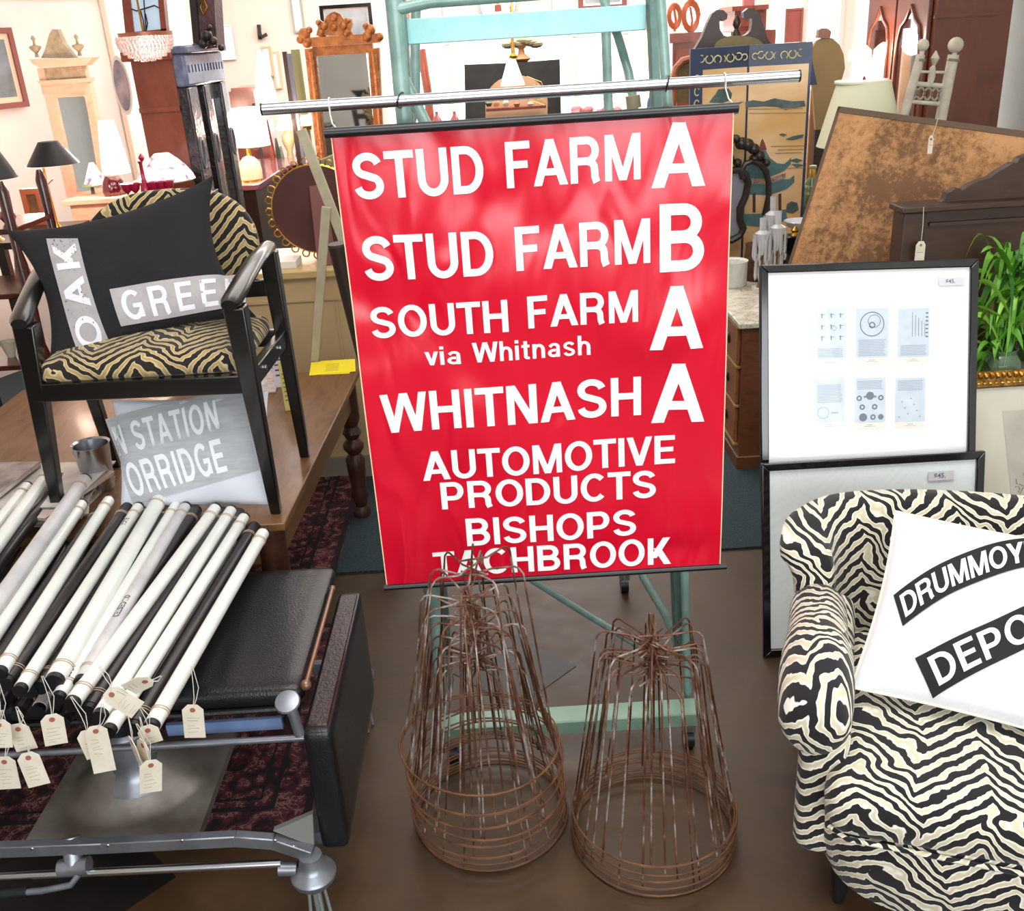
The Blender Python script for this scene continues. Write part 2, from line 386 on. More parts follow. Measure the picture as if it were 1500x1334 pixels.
struct('wall_right_rear', MB().box(XW1, XW1+0.1, 5.95, YF, 0, ZC), m_wallw)
struct('wall_right_return', MB().box(2.88, XW1, 5.85, 5.95, 0, ZC), m_wallw)
# far wall: panelled cream plaster above a run of shop windows
def farwall():
    m_pan = M('cream_panelling', 'E3CBBE', 0.6)
    y = YF
    segs = [(-5.2, -1.25, 0, 3.5), (2.75, 3.2, 0, 3.5), 
            (-1.25, 2.75, 0, 0.42), (-1.25, 2.2, 1.62, 3.5), (2.2, 2.75, 2.9, 3.5), (3.2, 4.2, 0, 0.5), (3.2, 4.2, 3.0, 3.5), (4.1,4.2,.5,3.0)]
    q = MB()
    for a, b, c_, d in segs: q.box(a, b, y, y+0.12, c_, d)
    o = struct('wall_back', q, m_pan)
    m_groove = M('panel_groove', 'B89E90', 0.7)
    x = -1.1; k = 0
    while x < 2.1:
        MB().box(x, x+0.012, y-0.006, y, 1.66, 3.4).build('panel_joint', m_groove, o); x += 0.62
    m_fr = M('window_frame', 'CFC4BA', 0.5); n = 1
    for a, b, c_, d, muls in ((-1.25,0.35,0.42,1.62,(-0.45,)), (0.35,2.2,0.42,1.62,(1.02,1.6)), (2.2,2.75,0.42,2.9,()), (3.2,4.1,0.5,3.0,(3.65,))):
        f = MB(); f.box(a, a+0.05, y-0.02, y+0.08, c_, d); f.box(b-0.05, b, y-0.02, y+0.08, c_, d)
        f.box(a+.05, b-.05, y-0.02, y+0.08, c_, c_+0.05); f.box(a+.05, b-.05, y-0.02, y+0.08, d-0.05, d)
        for mx in muls: f.box(mx-0.03, mx+0.03, y-0.01, y+0.07, c_+.05, d-.05)
        fo = struct('window_%d' % n, f, m_fr); n += 1
        g = MB().box(a+.05, b-.05, y+0.03, y+0.036, c_+.05, d-.05)
        g.build('pane', glassmat(), fo)
farwall()
q = MB(); y0, y1 = YB-0.1, YB
for a_, b_, c_, d_ in ((XW0, -1.5, 0, ZC), (2.9, XW1, 0, ZC), (-1.5, 2.9, 0, 0.8), (-1.5, 2.9, 2.75, ZC)): q.box(a_, b_, y0, y1, c_, d_)
struct('wall_front', q, m_wallw)
# bright street outside the far windows: pale paving, with the open sky above
struct('ground_outside', MB().box(-9, 9, YF+0.2, 26, -0.15, -0.05), M('pale_paving', 'D8D4CC', 0.8, var='C4BFB6', vs=2))

# ================================================================ BANNER
m_red = None
def red_mat():
    t = NT('red_vinyl'); v = t.coord(); b = t.b
    n = t.noise(v, 2.6, 1, 0.4, 1.2); n2 = t.noise(t.coord(scale=(2.2,1,0.7)), 6, 1, 0.4, 1.0)
    b.inputs['Base Color'].default_value = lin('D0072A'); b.inputs['Roughness'].default_value = 0.2; b.inputs['Specular IOR Level'].default_value = 0.55
    h = t.math('ADD', n, t.math('MULTIPLY', n2, 0.35)); t.bump(h, 0.8, 0.03); return t.m
m_red = red_mat()
m_white = M('white_print', 'FFFFFF', 0.35); m_blackp = M('black_plastic', '17181B', 0.35)
m_edge = M('banner_edge', 'F2CFA8', 0.6)
BX0, BX1, BZ0, BZ1, BY = -0.306, 0.462, 0.500, 1.487, 1.97
def bsurf(x, z, off=0.0):
    s = (x-BX0)/(BX1-BX0); t = (z-BZ0)/(BZ1-BZ0); e = math.sin(PI*max(0, min(1, t)))
    y = 0.0035*math.sin(x*17+z*5)*e + 0.003*math.sin(z*13+x*7+1.0)*e + 0.0022*math.sin(x*38+z*9)*s*s*e
    return Vector((x, BY-off+y, z))
ban = thing('bus_blind_banner', 'red vinyl banner with white route names hanging from the steel rod', 'banner', (0,0,0))
b = MB(); b.grid(lambda u, v: bsurf(BX0+(BX1-BX0)*u, BZ0+(BZ1-BZ0)*v), 96, 96); b.build('banner_sheet', m_red, ban, ang=180)
for xs in (BX0, BX1):
    q = MB(); q.grid(lambda u, v: bsurf(xs-0.0012+0.0024*u, BZ0+(BZ1-BZ0)*v, 0.0012), 1, 60); q.build('sheet_edge', m_edge, ban, label='thin cream cut edge')
def rod(x0, x1, y, z, r, name, m, par):
    return MB().tube([(x0,y,z),(x1,y,z)], r, 14).build(name, m, par)
rod(-0.317, 0.470, BY-0.004, 1.496, 0.0095, 'top_batten', m_blackp, ban)
rod(-0.312, 0.476, BY-0.004, 0.497, 0.0065, 'bottom_batten', m_blackp, ban)
def bw(txt, L, R, bl, br, tl, tr, sp=0.13):
    # extents of a word as read on the banner plane
    x0 = (at(L, bl, BY).x+at(L, tl, BY).x)/2; x1 = (at(R, br, BY).x+at(R, tr, BY).x)/2
    zb0, zb1 = at(L, bl, BY).z, at(R, br, BY).z; zt0, zt1 = at(L, tl, BY).z, at(R, tr, BY).z
    lettering(txt, lambda x, z: bsurf(x, z, 0.0014), x0, x1, zb0, zt0, m_white, ban, sp=sp, y0b=zb1, y1b=zt1)
bw('STUD', 517, 708, 293, 282, 224.5, 212); bw('FARM', 741, 938, 276, 262, 208, 194); bw('A', 954, 1034, 275.5, 272, 180, 178)
bw('STUD', 531, 722.6, 413, 402, 346, 337); bw('FARM', 755, 952, 396.6, 384, 332.6, 319); bw('B', 966, 1032, 398, 395, 299, 297)
bw('SOUTH', 542.5, 744, 497, 485.5, 451, 438); bw('FARM', 773, 934, 481, 470, 434, 423.5); bw('A', 951, 1030, 512, 508, 419, 417)
bw('via', 622, 675, 536, 533, 509, 506); bw('Whitnash', 692, 865, 531, 520, 502, 491)
bw('WHITNASH', 559, 939, 634, 608, 578, 551); bw('A', 954, 1032, 620, 616, 532, 530)
bw('AUTOMOTIVE', 618, 989, 704.5, 678, 662, 637); bw('PRODUCTS', 646, 961, 746.5, 728, 707, 688)
bw('BISHOPS', 683, 932, 800, 783, 760, 745); bw('TACHBROOK', 635, 983, 844.5, 825, 809, 786)

# ================================================================ ROD, LADDER
m_steel = M('brushed_steel', 'C9CCD2', 0.22, 1)
m_teal = M('teal_paint', '6C8E87', 0.35, var='86A69E', vs=25, coat=0.3, bump=0.05); m_teal2 = M('teal_paint_light', '93CFD0', 0.4, var='A2DADA', vs=30)
m_tealdark = M('teal_paint_worn', '5C7F79', 0.45, var='49665F', vs=20)
rodt = thing('steel_rod', 'long polished steel rod tied across the teal ladder', 'rod', (0.08, 1.995, 1.544))
MB().tube([(-0.515,0,0.0),(0.512,0,0.0)], 0.0112, 18).build('rod_tube', m_steel, rodt)
MB().tube([(-0.5165,0,0),(-0.513,0,0)], 0.0115, 18).build('end_cap', m_blackp, rodt); MB().tube([(0.510,0,0),(0.5135,0,0)], 0.0115, 18).build('end_cap', m_blackp, rodt)
for i, (x, lab) in enumerate(((-0.305, 'white wire hanging hook at the left end of the red banner'), (0.449, 'white wire hanging hook at the right end of the red banner'))):
    h = MB(); pts = []
    for k in range(13):
        a = math.radians(-60+k*25); pts.append((x, 1.995+0.0138*math.cos(a+0.6), 1.544+0.0138*math.sin(a+0.6)))
    h.tube(pts, 0.0016, 6); h.tube([(x,1.983,1.54),(x,1.982,1.53),(x+0.004,1.972,1.512),(x+0.010,1.968,1.5055)], 0.0014, 6)
    tag(h.build('wire_hook', M('white_wire', 'D8D8D4', 0.4)), lab, 'hook', 'wire hooks holding the banner')
PL = (-0.165, 2.035); 
lad = thing('rolling_ladder', 'teal painted steel rolling ladder behind the red banner', 'ladder', (0.1, 2.1, 0))
def L(p): return Vector(p)-Vector((0.1, 2.1, 0))
def lt(name, pts, r, m=None, flat=1.0, seg=12, **k): return MB().tube([L(p) for p in pts], r, seg, flat=flat).build(name, m or m_teal, lad, **k)
lt('post', [(-0.172,2.035,1.95),(-0.168,2.035,1.70),(-0.170,2.035,1.5),(-0.205,2.03,0.40),(-0.214,2.02,0.12)], 0.0165)
lt('post', [(0.322,2.03,1.95),(0.331,2.03,1.70),(0.347,2.03,1.50),(0.392,2.03,0.456),(0.403,2.02,0.10)], 0.0105)
lt('crossbar', [(-0.165,2.03,1.703),(-0.10,2.03,1.712),(0.1,2.03,1.714),(0.25,2.03,1.716),(0.33,2.03,1.717)], 0.0105)
q = MB(); q.box(-0.182-0.1, 0.341-0.1, 2.27-2.1, 2.44-2.1, 1.682, 1.690); q.box(-0.182-0.1, 0.341-0.1, 2.265-2.1, 2.27-2.1, 1.640, 1.690); q.build('step', m_teal2, lad, bevel=0.002)
for sx, a, b_ in ((1, (0.352,2.30,1.95), (0.394,2.07,0.18)), (-1, (-0.175,2.30,1.95), (-0.2,2.07,0.14))):
    MB().beam(L(a), L(b_), 0.030, 0.05, (0,1,0)).build('stringer', m_tealdark, lad, bevel=0.002)
for z, yy in ((1.37,2.22),(1.07,2.18),(0.77,2.14)):
    q = MB(); q.box(-0.18-0.1, 0.36-0.1, yy+.03-2.1, yy+0.15-2.1, z-0.008, z); q.box(-0.18-0.1, 0.36-0.1, yy+.025-2.1, yy+.03-2.1, z-0.05, z); q.build('step', m_teal2, lad)
lt('brace', [at(579,77,2.2), at(590,112,2.16), at(622,178,2.10), at(640,205,2.07)], 0.012)
lt('brace', [at(884,-25,2.45), at(884,0,2.42), at(905,53,2.36), at(921,107,2.32), at(928,148,2.30), at(929,165,2.29)], [0.010]*6)
MB().tube([L(at(927,140,2.28)), L(at(929,158,2.28))], 0.016, 12).build('tube_socket', M('khaki_socket', '8D8A6E', 0.5), lad)
lt('rear_post', [at(610,-10,2.7), at(608,60,2.7), at(609,150,2.7), (-0.262,2.7,1.30), (-0.29,2.7,0.03)], 0.0125)
lt('rear_post', [(0.30,2.7,1.95), (0.31,2.7,1.2), (0.33,2.7,0.03)], 0.0125)
lt('brace', [(-0.15,2.5,0.52), at(780,850,2.36), at(860,900,2.25), at(935,945,2.12), at(975,975,2.04)], 0.0095)
lt('brace', [(0.30,2.4,0.45), at(942,845,2.28), at(975,900,2.15), at(1001,962,2.05)], 0.011)
q = MB(); q.box(-0.215-0.1, 0.418-0.1, 1.925-2.1, 1.985-2.1, 0.112, 0.118); q.box(-0.215-0.1, 0.418-0.1, 1.922-2.1, 1.926-2.1, 0.085, 0.118); q.build('base_bar', M('teal_base', '7A9886', 0.4, var='688674', vs=14), lad)
q = MB(); 
def caster(x, y):
    c = MB().tube([L((x-0.012,y,0.026)), L((x+0.012,y,0.026))], 0.026, 16).build('caster', m_blackp, lad)
    MB().box(x-0.016-0.1, x+0.016-0.1, y-0.012-2.1, y+0.012-2.1, 0.045, 0.086).build('caster_fork', m_steel, c)
caster(0.392, 1.955); caster(-0.19, 1.955); caster(0.33, 2.7); caster(-0.29, 2.7)
for x, lab in ((-0.17, 'black zip tie round the steel rod at the left ladder post'), (0.343, 'black zip tie round the steel rod at the right ladder post')):
    q = MB(); pts = [(x+0.006*math.sin(2*PI*k/16+1), 2.012+0.031*math.cos(2*PI*k/16), 1.544+0.0135*math.sin(2*PI*k/16)) for k in range(16)]
    q.tube(pts, 0.0018, 6, closed=True); tag(q.build('zip_tie', m_blackp), lab, 'zip tie', 'zip ties on the steel rod')

# ================================================================ RUSTY WIRE FRAMES
def rust():
    t = NT('rusty_wire'); v = t.coord(); n = t.noise(v, 14, 4, 0.6)
    t.link(t.ramp(n, [(0.30, '38221A'), (0.45, '5E3A2A'), (0.54, '7A5A46'), (0.62, 'A39E9A'), (0.72, '5A3C2E')]), t.b.inputs['Base Color'])
    t.b.inputs['Metallic'].default_value = 0.35; t.b.inputs['Roughness'].default_value = 0.5; return t.m
m_rust = rust(); m_rust2 = M('rust_ring', '523122', 0.6, 0.3, var='7C5436', vs=22)
ORD = ['first','second','third','fourth','fifth','sixth','seventh','eighth','ninth','tenth','eleventh','twelfth','thirteenth','fourteenth','fifteenth','sixteenth']
def wire_frame(seed, R, hgt, rs):
    rnd = random.Random(seed); t = thing('wire_cloche', 'x', 'wire frame')
    MB().tube([((R+0.002*math.sin(3*a+seed))*math.cos(a), R*math.sin(a), 0.0035) for a in [2*PI*k/40 for k in range(40)]], 0.0022, 6, closed=True).build('ring', m_rust2, t)
    MB().tube([((R+0.0035)*math.cos(a), (R+0.0035)*math.sin(a), 0.0085+0.002*math.sin(2*a+seed)) for a in [2*PI*k/40 for k in range(40)]], 0.0020, 6, closed=True).build('ring', m_rust2, t)
    n = 8; off = rnd.uniform(0, PI/4)
    for k in range(n):
        a = off+2*PI*k/n+rnd.uniform(-.1,.1); s = rs*rnd.uniform(0.9, 1.08); hh = hgt+rnd.uniform(-0.014, 0.014)
        ca, sa = math.cos(a), math.sin(a); a2 = a+rnd.uniform(-0.5,0.5)
        tip = Vector((0.03*math.cos(a2+PI), 0.03*math.sin(a2+PI), hh-0.02+rnd.uniform(-.02,.03)))
        pts = [((R-0.002)*ca,(R-0.002)*sa,0.004), (((R+s)/2)*ca,((R+s)/2)*sa,hh*0.5), ((s+0.006)*ca,(s+0.006)*sa,hh-0.014), (s*ca*0.97,s*sa*0.97,hh-0.003), ((s-0.012)*ca,(s-0.012)*sa,hh), (s*0.4*ca,s*0.4*sa,hh-0.008), tip]
        MB().tube(pts, 0.0021, 6).build('wire', m_rust, t)
    MB().tube([(0.01,0.0,hgt-0.05),(0.002,0.004,hgt),(-0.006,0.0,hgt+0.05)], 0.0022, 6).build('spike', m_rust, t)
    return t
zs = [0.0, 0.022, 0.048, 0.095, 0.118, 0.165, 0.215, 0.275]
for i, z in enumerate(zs):
    f = wire_frame(10+i, 0.171-0.0008*i, 0.425, 0.088); k = z/0.275
    f.location = (-0.097+random.uniform(-.006,.006)*(i>0)-0.004*k, 1.762-0.085*k, z); f.rotation_euler = (math.radians(2.5*k), math.radians(random.uniform(-1,1)*(i>0)), random.uniform(0, 6))
    nm = 'topmost' if i == 7 else 'bottommost' if i == 0 else ORD[7-i]+' from the top'
    f['label'] = 'rusty wire plant frame, %s in the tall left stack' % nm; f['group'] = 'rusty wire frames in the tall left stack'
zs = [0.0, 0.016, 0.033, 0.050, 0.070]
for i, z in enumerate(zs):
    f = wire_frame(40+i, 0.176, 0.45, 0.103); k = z/0.07
    f.location = (0.262+random.uniform(-.003,.003), 1.672+0.006*k, z); f.rotation_euler = (0, 0, random.uniform(0, 6))
    nm = 'topmost' if i == 4 else 'bottommost' if i == 0 else ORD[4-i]+' from the top'
    f['label'] = 'rusty wire plant frame, %s in the low right stack' % nm; f['group'] = 'rusty wire frames in the low right stack'
# ================================================================ HELPERS FOR FURNITURE
def WB(mb, name, m, parent, **k):            # parts given in room coordinates under an unrotated thing
    p = parent; off = Vector((0,0,0))
    while p: off += Vector(p.location); p = p.parent
    mb.v = [v-off for v in mb.v]; return mb.build(name, m, parent, **k)
def basis(BL, BR, TL):
    ex = (BR-BL).normalized(); ez = TL-BL; ez = (ez-ex*ez.dot(ex)).normalized(); ey = ez.cross(ex)
    return Matrix(((ex.x,ey.x,ez.x,BL.x),(ex.y,ey.y,ez.y,BL.y),(ex.z,ey.z,ez.z,BL.z),(0,0,0,1)))
def placed(name, label, cat, Mx, group=None):
    t = thing(name, label, cat, (0,0,0), 0, group); t.matrix_world = Mx; t.location = Mx.to_translation(); t.rotation_euler = Mx.to_euler(); return t
def unproj(Mx, px, py, yoff=0.0):            # sight line met with a thing's own front plane
    Mi = Mx.inverted(); o = Mi @ Vector((0,0,CAM_H)); d = Mi.to_3x3() @ ray(px, py); k = (yoff-o.y)/d.y; q = o+d*k; return (q.x, q.z)
def frame_rails(w, h, fw_, d, m, root, bev=0.003, name='frame_rail', prof=None):
    # four mitred rails, front face at y=-d/2
    for a in range(4):
        o = [(0,0),(w,0),(w,h),(0,h)]; i_ = [(fw_,fw_),(w-fw_,fw_),(w-fw_,h-fw_),(fw_,h-fw_)]; b = (a+1) % 4
        poly = [o[a], o[b], i_[b], i_[a]]
        MB().prism(poly, -d/2, d/2).build(name, m, root, bevel=bev)
def front_of(a, b, t, k=0.07, p=0.5):
    def fr(x, z, off=0.0):
        u = x/a; v = z/b
        for _ in range(5):
            u = x/(a*(1-k*(1-min(1,v*v)))); v = z/(b*(1-k*(1-min(1,u*u))))
        u = max(-1, min(1, u)); v = max(-1, min(1, v))
        return Vector((x, -t*max(0, (1-u*u)*(1-v*v))**p-off-(0.002*math.sin(9*u+4*v)+0.004*noise.noise(Vector((x*9+t*50, z*9, 1))))*(1-u*u)*(1-v*v), z))
    return fr
def pillow(name, label, cat, Mx, w, h, t, m, k=0.07, p=0.42, m_pipe=None, lump=0.004, seed=0, uvs=1.0):
    r = placed(name, label, cat, Mx); a, b = w/2, h/2; fr = front_of(a, b, t, k, p)
    q = MB(); N = 44
    def pt(i, j, sgn):
        u = -1+2*i; v = -1+2*j
        x = a*u*(1-k*(1-v*v)); z = b*v*(1-k*(1-u*u)); f = fr(x, z)
        nz = 0
        return (a+x, (f.y-nz)*sgn, b+z)
    q.grid(lambda i, j: pt(i, j, 1), N, N); q.grid(lambda i, j: pt(i, j, -1), N, N)
    q.build('pillow_cover', m, r, ang=180, uv=lambda c, n: (c.x*uvs, c.z*uvs))
    if m_pipe:
        e = []
        for i in range(21): u = -1+i/10; e.append((a+a*u*(1), 0, b-b*(1-k*(1-u*u))))
        for i in range(1, 21): v = -1+i/10; e.append((a+a*(1-k*(1-v*v)), 0, b+b*v))
        for i in range(1, 21): u = 1-i/10; e.append((a+a*u, 0, b+b*(1-k*(1-u*u))))
        for i in range(1, 20): v = 1-i/10; e.append((a-a*(1-k*(1-v*v)), 0, b+b*v))
        MB().tube(e, 0.0035, 6, closed=True).build('piping', m_pipe, r)
    fl = lambda x, z, off=0.0: (lambda f: Vector((x, f.y, z)))(fr(x-a, z-b, off))
    return r, fl
def quad_fn(Q, fl, off):                      # Q = BL, BR, TR, TL in pillow coordinates
    def fn(s, t):
        x = (1-s)*(1-t)*Q[0][0]+s*(1-t)*Q[1][0]+s*t*Q[2][0]+(1-s)*t*Q[3][0]
        z = (1-s)*(1-t)*Q[0][1]+s*(1-t)*Q[1][1]+s*t*Q[2][1]+(1-s)*t*Q[3][1]
        return fl(x, z, off)
    return fn
# ================================================================ ZEBRA ARMCHAIR (right)
m_zeb = stripes('zebra_velvet', 'F4F0E4', 'D6CBAE', '0C0A0E', per=0.033, chev=0.105, slope=0.95, wig=0.75, uo=0.02)
m_zeb2 = stripes('tiger_velvet', 'CDB98C', 'AB9262', '17110F', per=0.033, chev=0.11, slope=0.95, wig=0.6)
m_piping = M('chair_welt', '3A352E', 0.8)
ch = thing('zebra_armchair', 'black and cream zebra velvet tub armchair in the right foreground', 'armchair', (0.985, 1.632, 0), math.radians(-20))
def smoothbox(x0,x1,y0,y1,z0,z1,r,nx=10,ny=10,nz=6,dome=0.0,domez=None):
    # rounded, slightly domed upholstery block
    q = MB(); cx, cy, cz = (x0+x1)/2, (y0+y1)/2, (z0+z1)/2; hx, hy, hz = (x1-x0)/2, (y1-y0)/2, (z1-z0)/2
    def proj(p):
        c = Vector((max(-hx+r, min(hx-r, p[0])), max(-hy+r, min(hy-r, p[1])), max(-hz+r, min(hz-r, p[2])))); d = Vector(p)-c
        if d.length > 1e-7: d = d.normalized()*r
        o = c+d; u, v = o.x/hx, o.y/hy
        if o.z > 0: o.z += dome*(1-u*u)*(1-v*v)
        return (cx+o.x, cy+o.y, cz+o.z)
    def ax(n, h): return [-h+2*h*(0.5-0.5*math.cos(PI*i/n))*1.0 for i in range(n+1)]
    X, Y_, Z_ = ax(nx,hx), ax(ny,hy), ax(nz,hz)
    for s in (-1, 1):
        q.grid(lambda i,j: proj((X[round(i*nx)], Y_[round(j*ny)], s*hz)), nx, ny)
        q.grid(lambda i,j: proj((X[round(i*nx)], s*hy, Z_[round(j*nz)])), nx, nz)
        q.grid(lambda i,j: proj((s*hx, Y_[round(i*ny)], Z_[round(j*nz)])), ny, nz)
    return q
def weld(o, d=0.0008):
    bm = bmesh.new(); bm.from_mesh(o.data); bmesh.ops.remove_doubles(bm, verts=bm.verts[:], dist=d); bmesh.ops.recalc_face_normals(bm, faces=bm.faces[:]); bm.to_mesh(o.data); bm.free()
    o.data.polygons.foreach_set('use_smooth', [True]*len(o.data.polygons)); return o
uvtop = lambda c, n: (c.x*1.0, c.y+c.z)
o = weld(smoothbox(-0.345,0.345,-0.405,0.16,0.255,0.375,0.05,20,18,8,dome=0.03).build('seat_cushion', m_zeb, ch, ang=180, uv=lambda c, n: (c.x+.06, c.y*0.95+c.z)))
pts = []
for zz in (0.268,):
    e = [(-0.325,0.1),(-0.34,-0.2),(-0.335,-0.375),(-0.30,-0.402),(0,-0.406),(0.30,-0.402),(0.335,-0.375),(0.33,-0.2),(0.325,0.1)]
    MB().tube([(x, y, zz+(0.004 if zz > .3 else 0)) for x, y in e], 0.005, 6).build('cushion_welt', m_zeb, ch, uv=lambda c, n: (c.x+.06, c.y*0.95+c.z))
# base and front rail, slightly bowed
def basefn(u, v):
    a = -PI/2-PI*1.0+2*PI*u; sx = math.copysign(abs(math.cos(a))**0.42, math.cos(a)); sy = math.copysign(abs(math.sin(a))**0.42, math.sin(a))
    z = 0.10+0.19*v; k = 1+0.05*math.sin(PI*v*0.9)+0.02*v
    return (0.350*sx*k, 0.362*sy*k-0.018, z+0.012*math.cos(2*a)*(1-v))
q = MB(); q.grid(basefn, 64, 10, cu=True); n0 = len(q.v); q.f.append(tuple(range(63, -1, -1))); q.f.append(tuple(range(n0-64, n0)))
q.build('seat_base', m_zeb, ch, ang=60, uv=lambda c, n: (math.atan2(c.x, -c.y)*0.42, c.z*1.1))
# curved back with outward rolled top edge
path = [(-0.395,0.085),(-0.405,0.16),(-0.385,0.23),(-0.33,0.285),(-0.22,0.325),(-0.08,0.345),(0.08,0.345),(0.22,0.325),(0.33,0.285),(0.385,0.23),(0.405,0.16),(0.395,0.085)]
def pth(u):
    f = u*(len(path)-1); i = min(int(f), len(path)-2); t = f-i
    p0 = path[max(i-1,0)]; p1 = path[i]; p2 = path[i+1]; p3 = path[min(i+2,len(path)-1)]
    c = lambda k: 0.5*(2*p1[k]+(-p0[k]+p2[k])*t+(2*p0[k]-5*p1[k]+4*p2[k]-p3[k])*t*t+(-p0[k]+3*p1[k]-3*p2[k]+p3[k])*t**3)
    return c(0), c(1)
prof = [(0.045,0.28),(0.055,0.36),(0.05,0.45),(0.045,0.53),(0.035,0.57),(0.012,0.598),(-0.02,0.608),(-0.052,0.604),(-0.072,0.586),(-0.074,0.562),(-0.058,0.54),(-0.045,0.51),(-0.035,0.44),(-0.035,0.30),(-0.035,0.12)]
def backfn(u, v, inset=0):
    x, y = pth(u); x2, y2 = pth(min(1, u+0.01)); x1, y1 = pth(max(0, u-0.01)); tx, ty = x2-x1, y2-y1; l = math.hypot(tx, ty) or 1
    nx, ny = -ty/l, tx/l           # outward = away from seat
    if nx*x+ny*(y-0.0) < 0: nx, ny = -nx, -ny
    f = v*(len(prof)-1); i = min(int(f), len(prof)-2); t = f-i; d = prof[i][0]*(1-t)+prof[i+1][0]*t; z = prof[i][1]*(1-t)+prof[i+1][1]*t
    e = abs(2*u-1); shrink = 1-max(0, e-0.94)/0.06*0.25; z = z-0.0*e
    z -= 0.035*max(0, e-0.75)/0.25*(z > .45)*(z-.45)/.2
    lean = 0.10*(z-0.3)
    return (x-nx*d*shrink, y-ny*d*shrink+lean, z)
def backuv():
    pass
q = MB(); NU, NV = 56, 42; q.grid(backfn, NU, NV)
for e in (0, NU):
    q.f.append(tuple(j*(NU+1)+e for j in range(NV+1)))
me_uv = {}
o = q.build('backrest', m_zeb, ch, ang=80, uv=lambda c, n: (c.x+0.25*c.y, c.z*1.0+c.y*0.35+0.3))
# rolled arms
def armfn(s):
    def fn(u, v):
        y = -0.315+0.42*v; a = 2*PI*u; R = 0.060+0.010*math.sin(PI*min(1, v*1.4+.12)); sink = 0.04*v
        cx = s*(0.372+0.012*v); cz = 0.462+0.02*math.sin(PI*min(1,v+0.2))-0.03*(1-v)**2*1.0-0.03*v*v
        rr = R*(1.0 if math.sin(a) > -0.2 else 0.95)
        return (cx+rr*math.cos(a)*1.02, y, cz+rr*math.sin(a)*1.12)
    return fn
for s in (-1, 1):
    q = MB(); q.grid(armfn(s), 28, 18, cu=True); n0 = len(q.v)
    f = armfn(s)
    # domed front face
    for ring, (k, dy) in enumerate(((0.85,-0.016),(0.55,-0.026),(0.2,-0.030))):
        base = len(q.v)
        c0 = Vector((s*0.372, -0.315, 0.455))
        for i in range(28): p = Vector(f(i/28, 0)); r_ = c0+(p-c0)*k; q.v.append(Vector((r_.x, -0.315+dy, r_.z)))
        prev = 0 if ring == 0 else base-28
        for i in range(28): q.f.append((prev+i, base+i, base+(i+1) % 28, prev+(i+1) % 28))
    q.f.append(tuple(len(q.v)-28+i for i in range(28))); q.f.append(tuple(n0-28+i for i in range(28)))
    q.build('arm_roll', m_zeb, ch, ang=180, uv=lambda c, n: (c.x*1.0+0.37*s+.105, -c.y*0.9+c.z*0.9))
    w_ = weld(smoothbox(min(s*0.305,s*0.398), max(s*0.305,s*0.398), -0.325, 0.18, 0.13, 0.45, 0.035, 8, 14, 10).build('arm_panel', m_zeb, ch, ang=180, uv=lambda c, n: (c.x*1.0+c.y*0.8+.14, c.z*1.0+0.2)))
    MB().lathe([(0.012,0.0),(0.016,0.03),(0.024,0.10),(0.026,0.14)], 14, Matrix.Translation((s*0.30,-0.29,0))).build('leg', m_blackp, ch)
    MB().lathe([(0.012,0.0),(0.016,0.03),(0.024,0.10),(0.026,0.14)], 14, Matrix.Translation((s*0.26,0.28,0))).build('leg', m_blackp, ch)
# pillow on it
m_canvas = M('white_canvas', 'F3F3F6', 0.85, var='E6E6EC', vs=5, bump=0.2, bs=350); m_ink = M('black_patch', '0E0D10', 0.75, bump=0.1, bs=300)
TLp, BLp, BRp = onz(1305,748,0.665), onz(1246,1006,0.425), onz(1500,1073,0.425)
Mp = basis(BLp, BRp, TLp); hh = (TLp-BLp).length
pl, fl = pillow('depot_cushion', 'white square cushion with two black lettered strips on the zebra armchair', 'cushion', Mp, 0.52, hh*1.0, 0.065, m_canvas, k=0.05, m_pipe=M('canvas_piping', 'E4E6D8', 0.8), seed=3)
def U(px, py, Mx=Mp, y=-0.055): return unproj(Mx, px, py, y)
Qd = [U(1322,914), U(1560,822), U(1556,770), U(1308,866)]
def arcq(Q, fl, off, bow):
    f = quad_fn(Q, fl, off); dz = Vector((Q[3][0]-Q[0][0], 0, Q[3][1]-Q[0][1]))
    def fn(s, t):
        x = (1-s)*(1-t)*Q[0][0]+s*(1-t)*Q[1][0]+s*t*Q[2][0]+(1-s)*t*Q[3][0]; z = (1-s)*(1-t)*Q[0][1]+s*(1-t)*Q[1][1]+s*t*Q[2][1]+(1-s)*t*Q[3][1]
        b_ = bow*4*s*(1-s); return fl(x+dz.x*b_, z+dz.z*b_, off)
    return fn
fD = arcq(Qd, fl, 0.003, 0.32); MB().grid(fD, 24, 6).build('printed_patch', m_ink, pl, ang=180)
lettering('DRUMMOYNE', arcq(Qd, fl, 0.005, 0.32), 0.03, 0.97, 0.15, 0.84, m_canvas, pl, step=0.06, sp=0.1)
Qe = [U(1366,1014), U(1560,925), U(1545,872), U(1340,961)]
MB().grid(quad_fn(Qe, fl, 0.003), 20, 6).build('printed_patch', m_ink, pl, ang=180)
lettering('DEPOT', quad_fn(Qe, fl, 0.005), 0.07, 0.95, 0.14, 0.86, m_canvas, pl, step=0.08, sp=0.16)

